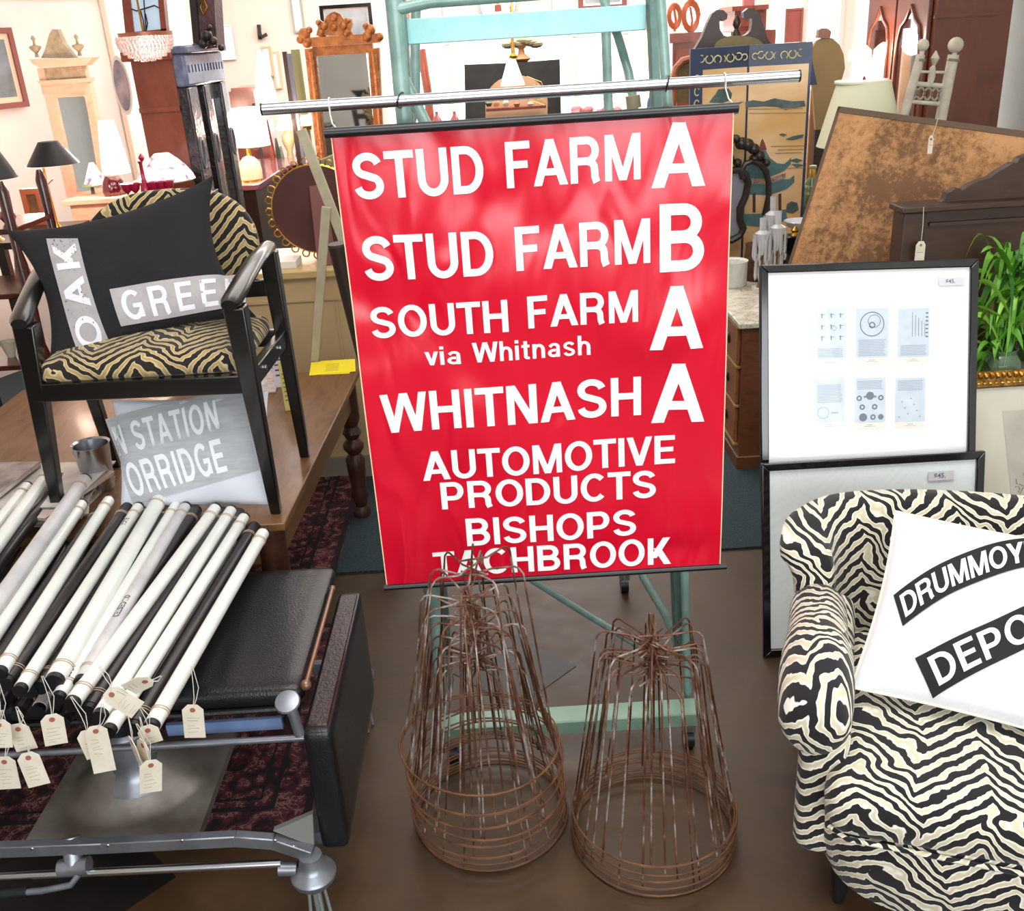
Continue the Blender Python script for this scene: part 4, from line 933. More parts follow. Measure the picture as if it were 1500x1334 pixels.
WB(MB().tube([(cp.x-.065,cp.y,cp.z+.005),(cp.x-.03,cp.y,cp.z+.003)], 0.014, 14), 'rod_socket', m_castl, tc)
wh = thing('foot_wheel', 'grey metal hand wheel at the left edge beside the chair base', 'wheel', (-1.33, 1.66, 0.0))
q = MB(); pts = [(0.11*math.cos(2*PI*k/36), 0.0, 0.122+0.11*math.sin(2*PI*k/36)) for k in range(36)]; q.tube(pts, 0.012, 10, closed=True); q.build('wheel_rim', m_castl, wh)
MB().tube([(0,-0.006,0.122),(0,0.006,0.122)], 0.102, 30).build('wheel_disc', m_cast, wh); MB().tube([(0,-0.02,0.122),(0,0.02,0.122)], 0.022, 16).build('hub', m_castl, wh)

# ================================================================ BLIND ROLLS
m_rollw = M('white_vinyl_roll', 'EDEFEA', 0.3, var='DCE0DB', vs=9, coat=0.3); m_rollw2 = M('grey_vinyl_roll', 'D2D0CF', 0.4, var='BDBBC0', vs=22)
m_rollk = M('black_vinyl_roll', '1C191B', 0.4, var='272224', vs=9, coat=0.2); m_plug = M('black_end_plug', '0C0E14', 0.45); m_band = M('rubber_band', 'B9A28A', 0.6)
m_hand = M('marker_ink', '3E3C3C', 0.6)
def roll(far, near, z0, z1, rad, white, label, grp, mat=None, txt=None, tpos=0.5):
    A, B = onz(*far, z0), onz(*near, z1); d = (B-A); Ln = d.length; dn = d.normalized()
    rz = math.atan2(dn.y, dn.x); ry = -math.asin(dn.z)
    t = thing('blind_roll', label, 'blind roll', A, rz, grp, ry=ry)
    m = mat or (m_rollw if white else m_rollk)
    MB().tube([(0.006,0,0),(Ln*0.5,0,0),(Ln-0.006,0,0)], rad, 18).build('rolled_sheet', m, t)
    for x0, x1 in ((-0.004, 0.007), (Ln-0.007, Ln+0.006)): MB().tube([(x0,0,0),(x1,0,0)], rad*0.93, 16).build('end_plug', m_plug, t)
    for k in (0.055, 0.94):
        q = MB(); 
        for dx in (0, 0.006): q.tube([(Ln*k+dx+0.004*math.sin(a), (rad+.0008)*math.cos(a), (rad+.0008)*math.sin(a)) for a in [2*PI*j/18 for j in range(18)]], 0.0009, 5, closed=True)
        q.build('rubber_band', m_band, t)
    if txt:
        def fn(x, y): a = y/rad; return Vector((x, (rad+.0006)*math.sin(a), (rad+.0006)*math.cos(a)))
        W_ = 0.011*len(txt)*0.85
        lettering(txt, fn, Ln*tpos, Ln*tpos+W_, -0.006, 0.006, m_hand, t, step=0, name='handwriting')
    return t, A, B
W = [((386,780),(222,1064)), ((358,757),(160,1070)), ((339,747),(147,1048)), ((316,744),(106,1030)), ((272,742),(119,998)), ((258,740),(86,1022)), ((236,728),(80,998)), ((203,742),(30,1010)), ((160,732),(0,985)), ((120,738),(-45,985)), ((124,702),(-75,985)), ((72,692),(-120,960)), ((40,712),(-150,950)), ((-10,700),(-190,950))]
zl = [0.580,0.590,0.595,0.600,0.600,0.598,0.615,0.605,0.615,0.610,0.635,0.645,0.63,0.64]
grp_w = 'white blind rolls heaped on the treatment chair'; grp_k = 'black blind rolls heaped on the treatment chair'
names = ['nearest the leather pad']+[ORD[i]+' from the leather pad' for i in range(1, 14)]
txts = {4:('ON CESTED', 0.62), 7:('BACK', 0.12), 1:None, 5:('LOST', .9)}
ends = []
for i, ((f, n), z) in enumerate(zip(W, zl)):
    tx = txts.get(i); rad = (0.0150,0.0135,0.0145,0.015,0.014,0.0135,0.0185,0.0135,0.014,0.015,0.018,0.016,0.015,0.016)[i]
    t, A, B = roll(f, n, z, z+0.012, rad, True, 'white blind roll, %s in the top layer' % names[i], grp_w, mat=(m_rollw2 if i in (4,10) else None), txt=tx[0] if tx else None, tpos=tx[1] if tx else .5)
    ends.append(B)
K = [((372,772),(196,1066)), ((350,752),(175,1052)), ((325,750),(130,1040)), ((287,748),(105,1012)), ((247,746),(60,1005)), ((222,742),(45,1010)), ((186,744),(10,1000)), ((147,748),(-20,990)), ((108,742),(-60,990)), ((140,706),(-90,985)), ((90,700),(-110,970)), ((78,708),(-140,960)), ((20,716),(-180,960))]
for i, (f, n) in enumerate(K):
    z = zl[i]-0.014
    t, A, B = roll(f, n, z, z+0.004, 0.0158, False, 'black blind roll, %s lying between the white ones' % names[i], grp_k); ends.append(B)
# lower layer: only the dark ends show
rnd = random.Random(12)
for i in range(15):
    x = 205-i*22; f = (x+165+rnd.uniform(-5,5), 800-i*5); n = (x+rnd.uniform(-6,6), 1062-i*2.4+rnd.uniform(-8,8)); z = 0.528+rnd.uniform(0,0.02)
    t, A, B = roll(f, n, z, z-0.002, 0.0135, i % 3 == 1, 'blind roll, %s in the bottom layer of the heap' % names[i] if i < 14 else 'blind roll at the far left of the bottom layer of the heap', 'blind rolls in the bottom layer'); ends.append(B)
# ================================================================ PAPER TAGS
m_tag = M('manila_tag', 'DDD6C6', 0.8, var='CFC5B2', vs=30); m_eye = M('tag_eyelet', '9C5A4C', 0.7); m_str = M('cotton_string', 'CFCBC2', 0.8)
def ptag(hole, bottom, top, Y, label, w=0.034, tw=0.0, group='paper tags hanging from the blind rolls', bow=0.01):
    H, Bo, T = at(*hole, Y), at(*bottom, Y), at(*top, Y)
    ez = (H-Bo).normalized(); ex = Vector((math.cos(tw), math.sin(tw), 0)); ex = (ex-ez*ex.dot(ez)).normalized(); ey = ez.cross(ex); Ln = (H-Bo).length
    Mx = Matrix(((ex.x,ey.x,ez.x,H.x),(ex.y,ey.y,ez.y,H.y),(ex.z,ey.z,ez.z,H.z),(0,0,0,1)))
    t = placed('paper_tag', label, 'tag', Mx, group); a = w/2
    MB().prism([(-a,-Ln),(a,-Ln),(a,-0.002),(a*.45,0.008),(-a*.45,0.008),(-a,-0.002)], -0.0006, 0.0006).build('tag_card', m_tag, t)
    q = MB(); q.tube([(0,-0.001,-0.002),(0,0.001,-0.002)], 0.0045, 14); q.build('eyelet', m_eye, t)
    q = MB(); rr = random.Random(int(hole[0]))
    for k in range(5): zz = -0.018-k*0.007; q.beam((-a*.6,-.0008,zz+rr.uniform(-.002,.002)),(a*rr.uniform(0,.6),-.0008,zz+rr.uniform(-.002,.002)),.0006,.0003)
    q.build('pencil_marks', M('pencil','8D8578',0.8), t)
    Mi = Mx.inverted(); Tl = Mi @ T; mid = Tl*0.5+Vector((bow,0,0))
    q = MB()
    for s_ in (-1, 1): q.tube([(0,0,-0.002),(s_*.002+mid.x*.7,mid.y*.5,mid.z*.5), (mid.x+s_*.004,mid.y,mid.z), (Tl.x+s_*.001,Tl.y,Tl.z)], 0.0007, 5)
    q.build('string', m_str, t); return t
TG = [((282,1038),(286,1080),(281,975),1.32,.05,'hanging alone at the right below the leather pad'),((162,1016),(202,1040),(145,975),1.25,.1,'lying flat across the roll ends'),((76,1052),(83,1090),(62,990),1.30,.3,'hanging just right of the far left group'),
      ((128,1075),(143,1108),(104,1020),1.29,.2,'left of the overlapping pair in the middle'),((140,1069),(154,1130),(150,1030),1.28,.25,'right of the overlapping pair in the middle'),((193,1086),(206,1120),(188,1050),1.30,-.9,'turned edge on above the lowest tag'),
      ((209,1090),(212,1130),(205,1050),1.31,-.7,'half hidden behind the lowest tag'),((221,1119),(221,1160),(200,1060),1.27,.35,'hanging lowest of all'),((26,1066),(40,1098),(24,1035),1.30,.1,'upper tag of the group at the far left'),
      ((41,1108),(58,1150),(26,1040),1.28,.2,'lower tag of the group at the far left'),((6,1114),(15,1155),(3,1040),1.29,.1,'lower tag touching the left picture edge'),((-2,1060),(2,1095),(-2,1000),1.27,.2,'upper tag touching the left picture edge'),((214,997),(188,1010),(236,990),1.24,.2,'tilted tan one on the top roll'),((216,1068),(224,1088),(205,1035),1.34,.2,'small one behind the end of the right white roll')]
for h, b_, tp, Y, tw, lab in TG: ptag(h, b_, tp, Y, 'cream paper tag %s' % lab, tw=tw, bow=.006)
# ================================================================ BACKGROUND HELPERS
def T0(name, label, cat, px, py, Y, group=None, z=None):
    p = at(px, py, Y); return thing(name, label, cat, (p.x, Y, 0 if z is None else z), 0, group)
def PP(root, name, m, Y, pts, depth, **k):
    poly = [(at(x, y, Y).x, at(x, y, Y).z) for x, y in pts]; return WB(MB().prism(poly, Y, Y+depth), name, m, root, **k)
def RB(x0, y0, x1, y1, Y):                    # room-space rectangle for a picture-space box at depth Y
    xm, ym = (x0+x1)/2, (y0+y1)/2; return at(x0, ym, Y).x, at(x1, ym, Y).x, at(xm, y1, Y).z, at(xm, y0, Y).z
def PB(root, name, m, Y, x0, y0, x1, y1, depth, z0=None, **k):
    a, b, c, d = RB(x0, y0, x1, y1, Y); return WB(MB().box(a, b, Y, Y+depth, c if z0 is None else z0, d), name, m, root, **k)
def scl(px, py, Y): return (at(px+10, py, Y).x-at(px, py, Y).x)/10
def PT(root, name, m, Y, pts, r, seg=8, closed=False, **k):
    return WB(MB().tube([at(x, y, Y+(q[0] if q else 0)) for x, y, *q in pts], r, seg, closed), name, m, root, **k)
def turn(root, name, m, Y, px, prof, seg=20, y0=None, **k):      # (half width px, y px) profile, listed bottom to top
    s = scl(px, prof[0][1], Y); base = at(px, (prof[0][1]+prof[-1][1])/2, Y); ribs = k.pop('ribs', 0); rd = k.pop('ribd', 0)
    pr = [(w_*s, at(px, y, Y).z) for w_, y in prof]
    return WB(MB().lathe(pr, seg, Matrix.Translation((base.x, Y, 0)), ribs, rd), name, m, root, **k)
def emit(name, col, s, base=None): return M(name, base or col, 0.6, emit=col, es=s)
m_lit = emit('lit_shade', 'FFF0DC', 3.2); m_litw = emit('lit_shade_warm', 'FFD9B0', 2.2)
def bulb(px, py, Y, power, col=(1, 0.66, 0.52), r=0.05):
    l = bpy.data.lights.new('lamp_bulb', 'POINT'); l.energy = power*1.6; l.color = col; l.shadow_soft_size = r
    o = bpy.data.objects.new('lamp_bulb', l); COL.objects.link(o); o.location = at(px, py, Y)
def pic(name, label, Y, x0, y0, x1, y1, f, mf, mm, ma, mpx=4, cat='picture', depth=0.03, group=None):
    a, b, c, d = RB(x0, y0, x1, y1, Y); t = thing(name, label, cat, ((a+b)/2, Y, c), 0, group); s = scl(x0, y0, Y); w_, h_, F = b-a, d-c, f*s
    O = [(-w_/2,0),(w_/2,0),(w_/2,h_),(-w_/2,h_)]; I = [(-w_/2+F,F),(w_/2-F,F),(w_/2-F,h_-F),(-w_/2+F,h_-F)]
    for k in range(4): MB().prism([O[k],O[(k+1)%4],I[(k+1)%4],I[k]], 0, depth).build('frame_rail', mf, t)
    MB().box(-w_/2+F*.9, w_/2-F*.9, depth*.4, depth*.7, F*.9, h_-F*.9).build('mat_board', mm, t)
    g = mpx*s+F
    if ma: MB().box(-w_/2+g, w_/2-g, depth*.34, depth*.39, g, h_-g).build('print', ma, t)
    return t
wr = lambda n, a, b, **k: wood(n, a, b, **k)
m_red_w = wood('red_mahogany', '6A2A1E', '8C4230', 0.3, (3,3,1.2), coat=0.4, freq=3); m_dark_w = wood('black_oak', '17110F', '2C211C', 0.35, (5,5,1.5)); m_pine = wood('bleached_pine', 'D8A486', 'E8BCA0', 0.5, (3,3,10))
m_walnut = wood('dark_walnut', '2C1C12', '40291B', 0.5, (2,2,8)); m_brass = M('brass', 'C9983E', 0.25, 0.9); m_silver = M('polished_silver', 'D5DAE2', 0.12, 1)
m_blueglaze = M('blue_cast_top', '565F7A', 0.3, var='7C86A2', vs=30, coat=0.3)
m_cry = M('crystal', 'F2F4F8', 0.05, trans=0.5, coat=0.5)
mir = mirror_mat()
# ================================================================ CENTRE, BEYOND THE LADDER
t = T0('wall_clock', 'round white lettered disc sign high on the cream wall behind the ladder', 'sign', 729, 4, 12.12, z=at(729,4,12.12).z)
s = scl(729, 4, 12.1); R_ = 28*s
MB().tube([(0,0.03,0),(0,0.0,0)], R_, 40).build('sign_disc', M('sign_white','E6E6E6',0.5), t)
q = MB(); q.tube([(R_*.97*math.cos(a),-.005,R_*.97*math.sin(a)) for a in [2*PI*k/48 for k in range(48)]], R_*.02, 5, closed=True); q.tube([(R_*.68*math.cos(a),-.005,R_*.68*math.sin(a)) for a in [2*PI*k/48 for k in range(48)]], R_*.012, 5, closed=True); q.build('printed_ring', M('sign_blue','7B86A6',0.5), t)
q = MB()
for k in range(26): a = 2*PI*k/26; c_ = Vector((R_*.83*math.cos(a),-.004,R_*.83*math.sin(a))); d = Vector((math.cos(a),0,math.sin(a))); q.beam(c_-d*R_*.06, c_+d*R_*.06, R_*.05, .004); 
q.build('illegible_lettering', MATS['sign_blue'], t)
MB().prism([(-R_*.16,-R_*.1),(R_*.16,-R_*.1),(R_*.18,-R_*.4),(-R_*.18,-R_*.4)], -.012, -.002).build('painted_emblem', M('emblem_red','8C3B30',0.6), t)
MB().prism([(-R_*.08,-R_*.1),(0,R_*.15),(R_*.08,-R_*.1)], -.012, -.002).build('painted_flame', M('emblem_gold','E0A83C',0.6), t)
pic('framed_picture', 'dark red framed picture high on the cream wall right of the disc sign', 12.165, 847, -40, 918, 15, 7, M('oxblood_frame','7A3B32',0.5), M('pic_cream','E4D8CC',0.7), M('pic_grey','9FA4A6',0.7,var='6A7076',vs=6), 3)
pic('framed_picture', 'tiny orange framed picture beside the left ladder post', 12.165, 588, 14, 599, 28, 2, M('orange_frame','C56A44',0.5), M('pic_cream','E4D8CC'), None)
t = T0('wall_plank', 'thin brown plank shelf on the cream wall under the disc sign', 'shelf', 730, 35, 12.0, z=at(730,36,12.0).z); PB(t, 'shelf_board', m_red_w, 12.0, 709, 33, 748, 37, 0.19)
# black arched cabinet
t = T0('arched_cabinet', 'black cabinet with an arched opening and gilt trees beyond the ladder', 'cabinet', 750, 150, 8.6)
m_bl = M('black_gilt', '101114', 0.4, var='2A261C', vs=9)
y = 8.6
arch = [(757+46*math.cos(a), 150-40*math.sin(a)) for a in [PI-PI*k/16 for k in range(17)]]
PP(t, 'door_panel', m_bl, y, [(680,95),(682,178),(700,240)]+[(712,240)]+arch[:9]+[(755,92)], 0.10)
PP(t, 'door_panel', m_bl, y, [(755,92)]+arch[8:]+[(802,240),(822,240),(822,170),(820,87)], 0.10)
PB(t, 'inner_back', M('peach_interior','DDB08A',0.7,var='C79A76',vs=4), y+0.35, 690, 105, 815, 240, 0.02, z0=0.0)
PB(t, 'inner_shelf', m_red_w, y+0.12, 712, 157, 800, 161, 0.2)
for k in range(7): PT(t, 'gilt_branch', M('faint_gold','B99A5A',0.4,0.6), y-0.006, [(775+rnd.uniform(-4,25),112+k*6),(785+rnd.uniform(-3,10),120+k*5),(792+rnd.uniform(-3,14),130+k*4)], 0.004, 5)
turn(t, 'cabinet_foot', m_bl, y+0.05, 702, [(6,430),(6,236)]); turn(t, 'cabinet_foot', m_bl, y+0.05, 812, [(6,430),(6,236)])
rnd = random.Random(77)
for k, (x_, h_, c_) in enumerate(((706,14,'A6452F'),(716,10,'4C5B3A'),(727,12,'D9A27A'),(741,11,'C9C2B0'),(757,9,'8C5A3A'),(777,9,'B0A890'))):
    t2 = T0('small_jar', '%s jar, %s from the left inside the arched black cabinet' % (('rust red','dark green','peach','ivory','brown','grey')[k], ORD[k]), 'jar', x_, 158, y+.2, z=at(x_,157,y+.2).z+0.004); turn(t2, 'jar_body', M('jar_%s' % c_, c_, 0.4), y+.2, x_, [(3,156),(5,154-h_*.2),(5,158-h_*.7),(2.5,158-h_)], 14)
# hanging glass shade
t = T0('pendant_lamp', 'white bell glass pendant lamp hanging in front of the arched black cabinet', 'lamp', 750, 110, 6.0, z=at(750,110,6).z)
turn(t, 'glass_shade', emit('milk_glass_lit','F2F6EC',0.9), 6.0, 750, [(18,125),(16,118),(12,106),(8,93),(6,86)], 24)
turn(t, 'lamp_cap', m_brass, 6.0, 750, [(6,86),(7,82),(3,78),(2,60),(1,10)], 14); WB(MB().tube([at(750,20,6), Vector((at(750,20,6).x,6,ZC))], 0.006, 6), 'lamp_chain', m_brass, t)
t = T0('brown_urn', 'brown urn with leafy dried flowers standing on the arched black cabinet', 'urn', 764, 88, 8.7, z=at(764,90,8.7).z)
turn(t, 'urn_body', wood('urn_wood','8A5A3C','A8764E',0.4), 8.7, 764, [(8,91),(14,86),(5,79),(4,72),(10,66)], 16)
for k in range(14): a = rnd.uniform(0,2*PI); WB(MB().sph(at(764+14*math.cos(a)*rnd.random()*1.6, 66-6*abs(math.sin(a)), 8.7), (0.06,0.05,0.03), 8, 5), 'dried_leaf', M('dried_leaf','6E6A50',0.8), t)
# dark red post & screens near the windows
t = T0('dark_post', 'dark red turned post standing beyond the left ladder post', 'post', 622, 130, 9.5); WB(MB().tube([at(617,72,9.5), at(626,130,9.5), Vector((at(634,190,9.5).x,9.5,0))], 0.04, 10), 'post_shaft', m_red_w, t)
for x_, nm in ((642,'leftmost'),(668,'second from the left'),(688,'third from the left')):
    t = T0('red_vase', 'small dark red bottle vase before the bright window, %s' % nm, 'vase', x_, 178, 9.3); turn(t, 'vase_body', M('ruby_glaze','7A2A30',0.25,coat=.5), 9.3, x_, [(5,230),(7,196),(8,184),(7,176),(2.5,169),(2,163)], 14); WB(MB().box(at(x_,230,9.3).x-.1, at(x_,230,9.3).x+.1, 9.2, 9.4, 0, at(x_,230,9.3).z), 'pedestal', m_walnut, t)
t = T0('sideboard', 'low dark sideboard under the bright far windows', 'sideboard', 880, 200, 10.4); PB(t, 'sideboard_body', m_walnut, 10.4, 830, 172, 945, 240, 0.5, z0=0.1)
for x_ in (834, 940): turn(t, 'leg', m_walnut, 10.45, x_, [(3,300),(4,238)], 8)
for k, x_ in enumerate((842,858,884,900)):
    t = T0('dried_bouquet', 'small bunch of reddish dried flowers on the sideboard, %s from the left' % ORD[k], 'flowers', x_, 170, 10.6, z=at(880,172,10.4).z)
    for j in range(7): p = at(x_+rnd.uniform(-7,7), 166+rnd.uniform(-6,3), 10.6+rnd.uniform(-.04,.04)); WB(MB().sph(p, 0.035, 8, 5), 'flower_head', M('dusty_red_flower','8C4A44',0.8,var='B0787A',vs=20), t)
    turn(t, 'flower_pot', m_walnut, 10.6, x_, [(4,173),(6,168)], 10)
t = T0('blue_jar', 'cobalt blue jar with a peach lid between the ladder and its right post', 'jar', 957, 150, 5.6); turn(t, 'jar_body', M('cobalt','2B4C86',0.25,coat=.5), 5.6, 957, [(9,175),(10,160),(9,148),(6,140)]); turn(t, 'jar_lid', M('peach_lid','D08C6A',0.4), 5.6, 957, [(7,140),(6,134),(2,130)]); p_ = at(957,177,5.6); WB(MB().box(p_.x-.05,p_.x+.05,5.55,5.65,0,p_.z), 'pedestal', m_walnut, t)
# ================================================================ RIGHT BACKGROUND
t = T0('red_cabinet', 'reddish brown cabinet behind the right ladder post', 'cabinet', 1000, 90, 7.2)
PB(t, 'cabinet_body', m_red_w, 7.2, 985, 62, 1026, 150, 0.5, z0=0.0); PB(t, 'cornice', m_red_w, 7.15, 981, 48, 1030, 62, 0.6)
PB(t, 'door', m_red_w, 7.185, 989, 72, 1022, 145, 0.012)
t = T0('coiled_cane_pair', 'copper coloured coiled cane ornament standing on the reddish brown cabinet', 'ornament', 1005, 20, 7.4, z=at(1005,48,7.15).z)
for x_, r_ in ((988, 10), (1012, 13)): PT(t, 'cane_coil', M('copper_cane','C8714E',0.35,0.4), 7.4, [(x_+r_*math.cos(a)*(1-.05*a/PI), 24-r_*1.9*math.sin(a)*(1-.05*a/PI)) for a in [2*PI*k/14 for k in range(56)]], 0.009, 6); PT(t, 'cane_stem', MATS['copper_cane'], 7.4, [(x_,46),(x_+2,30),(x_-1,10)], 0.009, 6)
t = T0('round_top_chair', 'round topped wooden chair back half hidden by the painted screen', 'chair', 1000, 110, 5.2)
PP(t, 'backrest', M('olive_weave','8A7A50',0.8,var='6E5E3C',vs=40), 5.2, [(988,150),(986,118),(990,100),(1000,90),(1015,86),(1030,92),(1034,150)], 0.03); PT(t, 'back_rim', wood('rim_wood','A0583A','B86F4E',0.4), 5.2, [(988,260),(986,118),(990,100),(1000,89),(1015,85),(1030,92),(1034,110),(1034,260)], 0.018, 8); PB(t, 'seat', m_red_w, 5.1, 984, 255, 1040, 262, 0.45)
for x_ in (990, 1032): WB(MB().tube([at(x_,258,5.15), Vector((at(x_,258,5.15).x,5.15,0))], 0.018, 8), 'leg', m_red_w, t); WB(MB().tube([at(x_,258,5.5), Vector((at(x_,258,5.15).x,5.5,0))], 0.018, 8), 'leg', m_red_w, t)
# stepped red boxes, picture
t = T0('stepped_dresser', 'tall stepped reddish dresser behind the scroll topped mirror', 'dresser', 1100, 40, 8.4)
PB(t, 'upper_case', m_red_w, 8.4, 1076, 14, 1122, 60, 0.4); PB(t, 'cornice', m_red_w, 8.35, 1073, 8, 1126, 15, 0.5); PB(t, 'lower_case', m_red_w, 8.3, 1070, 45, 1135, 120, 0.6, z0=0.0); PB(t, 'drawer', m_red_w, 8.38, 1080, 20, 1118, 38, 0.02)
PB(t, 'crest_panel', M('rose_wood','9A5A5A',0.5), 8.5, 1090, -30, 1106, 8, 0.05)
pic('framed_picture', 'plain brick red board hanging on the bright far wall', 12.15, 1150, 12, 1176, 62, 3, m_red_w, M('brick_red','93463A',0.6,var='7E3A30',vs=5), None)
t_ = bpy.data.objects['framed_picture.002'] if 'framed_picture.002' in bpy.data.objects else None
# scroll pediment mirror
t = T0('scroll_top_mirror', 'dark wooden mirror with a broken scroll pediment rising behind the painted screen', 'mirror', 1078, 60, 4.9)
y = 4.9; m_sc = wood('scroll_wood','2B1A14','3E2820',0.35,(2,2,6))
PP(t, 'pediment_scroll', m_sc, y, [(1018,72),(1028,55),(1036,35),(1043,20),(1051,14),(1060,15),(1066,21),(1065,28),(1059,31),(1056,27),(1054,33),(1055,44),(1060,52),(1068,55),(1058,62),(1050,72)], 0.05)
PP(t, 'pediment_scroll', m_sc, y, [(1132,68),(1124,55),(1118,35),(1112,20),(1105,12),(1096,12),(1089,18),(1090,26),(1096,29),(1101,26),(1102,33),(1100,44),(1095,50),(1088,53),(1098,60),(1108,68)], 0.05)
turn(t, 'finial', m_sc, y+.025, 1079, [(7,54),(6,48),(3,42),(6,36),(5,30),(1.5,22)], 14)
PP(t, 'crest_arch', M('olive_crest','8A7A52',0.6,var='74663F',vs=12), y-0.004, [(1046,80)]+[(1083+36*math.cos(a), 68-16*math.sin(a)) for a in [PI-PI*k/14 for k in range(15)]]+[(1120,80)], 0.05)
PB(t, 'mirror_body', m_sc, y, 1022, 68, 1136, 200, 0.05, z0=0.0)
# painted folding screen
m_navy = M('navy_lacquer', '2E3C60', 0.4, var='232E4C', vs=12, coat=0.1); m_goldp = M('gold_lacquer', 'EBC79A', 0.4, var='CFA05C', vs=3.5, vscale=(1,1,2), coat=0.3)
m_scr = M('gold_scroll', 'C9BE82', 0.5); m_tealp = M('teal_pigment', '3F6468', 0.6, var='55797A', vs=30); m_slate = M('slate_pigment','5A6A66',0.6,var='3E4C4C',vs=25)
t = T0('painted_screen', 'gold painted folding screen with a pagoda scene and a navy border', 'folding screen', 1095, 200, 4.5)
Y0 = 4.5; X0, X1 = at(1008,68,Y0).x, at(1186,62,Y0).x; ZT = at(1100,66,Y0).z; fw_ = (X1-X0)/2; a_ = 0.05
def spt(x, off=0.0):   # zigzag leaf surface: depth at room x
    k = (x-X0)/fw_; k = k if k < 1 else 2-k; return Y0+a_*(1-k)*-1+0.0-off
def leafbox(name, m, xa, xb, z0, z1, th=0.02, off=0.0, nm2=None, par=None):
    q = MB(); vs = [(xa,spt(xa,off),z0),(xb,spt(xb,off),z0),(xb,spt(xb,off)+th,z0),(xa,spt(xa,off)+th,z0)]; vs += [(x,y_,z1) for x,y_,_ in vs]
    q.add(vs, [(0,3,2,1),(4,5,6,7),(0,1,5,4),(1,2,6,5),(2,3,7,6),(3,0,4,7)]); return WB(q, name, m, par or t)
for i in range(2):
    xa, xb = X0+fw_*i+0.001, X0+fw_*(i+1)-0.001; pn = leafbox('screen_leaf', m_navy, xa, xb, 0.0, ZT)
    bl = 0.055 if i == 0 else 0.004; br_ = 0.004 if i == 0 else 0.012
    leafbox('gold_panel', m_goldp, xa+bl, xb-br_, 0.20, ZT-0.085, 0.004, 0.003, par=pn)
    q = MB()
    for j in range(2):
        cx = xa+fw_*(0.30+0.40*j); sg = 1 if j == 0 else -1; zz = ZT-0.045
        for (u0, v0, r0, s0, s1) in ((-.055,0,.012,0,5),(-.03,.004,.014,1,6.5),(.005,0,.016,2,7.5),(.04,-.002,.015,-1,4)):
            q.tube([(cx+sg*(u0+r0*math.cos(s0+(s1-s0)*k/10)), spt(cx,0.004), zz+v0+r0*math.sin(s0+(s1-s0)*k/10)) for k in range(11)], 0.0028, 5)
    if i == 0:
        z = ZT-0.12
        while z > 0.5: q.tube([(xa+0.030+0.010*math.cos(.5+5*k/10), spt(xa+.03,0.004), z+0.016*math.sin(.5+5*k/10)) for k in range(11)], 0.0028, 5); z -= 0.05
    WB(q, 'scroll_border', m_scr, pn)
def art(name, m, pts, off=0.006):
    P = [at(x, y, Y0-.03) for x, y in pts]; n = len(P); q = MB()
    q.add([(p.x, spt(p.x, off), p.z) for p in P]+[(p.x, spt(p.x, off)+0.003, p.z) for p in P], [tuple(range(n)), tuple(range(2*n-1,n-1,-1))]+[(i,(i+1)%n,(i+1)%n+n,i+n) for i in range(n)]); return WB(q, name, m, t)
art('painted_hills', m_slate, [(1074,158),(1074,151),(1085,150),(1092,149)]); art('painted_hills', m_slate, [(1094,158),(1094,150),(1105,147),(1120,149),(1135,144),(1146,146),(1160,148),(1176,147),(1178,155),(1160,159),(1150,161),(1140,157),(1120,156)])
art('painted_tree', m_slate, [(1038,150),(1044,142),(1048,138),(1052,131),(1060,130),(1068,130),(1073,137),(1072,144),(1068,148),(1058,151)]); art('painted_shore', m_slate, [(1066,163),(1075,160),(1084,166),(1076,168)])
for pts in ([(1141,197),(1146,195),(1152,197),(1147,200)], [(1150,204),(1160,199),(1175,196),(1174,201),(1160,205)], [(1155,235),(1165,231),(1174,234),(1166,238)], [(1158,240),(1168,239),(1176,241),(1165,245)]): art('painted_cloud', m_slate, pts)
for k, (x0, x1, y_) in enumerate(((1095,1174,160),(1100,1178,166),(1130,1176,214),(1140,1175,219),(1136,1172,224),(1146,1176,246))): art('water_line', M('ochre_line','A87F45',0.6), [(x0,y_),(x1,y_-2),(x1,y_-1),(x0,y_+1)])
art('pagoda_finial', M('brick_pigment','7A3A34',0.6), [(1113,220),(1115,210),(1118,203),(1121,210),(1124,220)])
art('pagoda_roof', m_tealp, [(1088,255),(1095,247),(1104,238),(1112,228),(1116,220),(1122,220),(1128,231),(1138,239),(1148,240),(1154,235),(1158,230),(1157,240),(1148,250),(1138,255),(1120,262),(1092,262)])
art('pagoda_frieze', M('cream_pigment','B8A38A',0.6,var='6A4038',vs=60), [(1095,262),(1125,262),(1150,253),(1150,260),(1126,270),(1097,270)])
art('pagoda_roof', m_tealp, [(1096,270),(1126,270),(1145,262),(1155,262),(1162,256),(1162,266),(1152,276),(1140,281),(1126,286),(1098,286)])
for x_ in (1106, 1128, 1142): art('pagoda_column', M('column_pigment','4A342C',0.6), [(x_-2,312),(x_-2,284),(x_+2,283),(x_+2,312)])
art('pagoda_terrace', m_tealp, [(1088,330),(1090,315),(1120,313),(1150,306),(1152,320),(1130,334)]); art('painted_bush', m_slate, [(1150,310),(1152,298),(1158,294),(1166,296),(1168,306),(1160,312)])
t2 = T0('tasselled_cloth', 'dark blue cloth hanging over the right edge of the painted screen', 'cloth', 1190, 90, 4.50, z=at(1190,120,4.5).z); PP(t2, 'cloth_fold', m_navy, 4.515, [(1183,62),(1188,62),(1190,90),(1197,124),(1183,125)], 0.012)
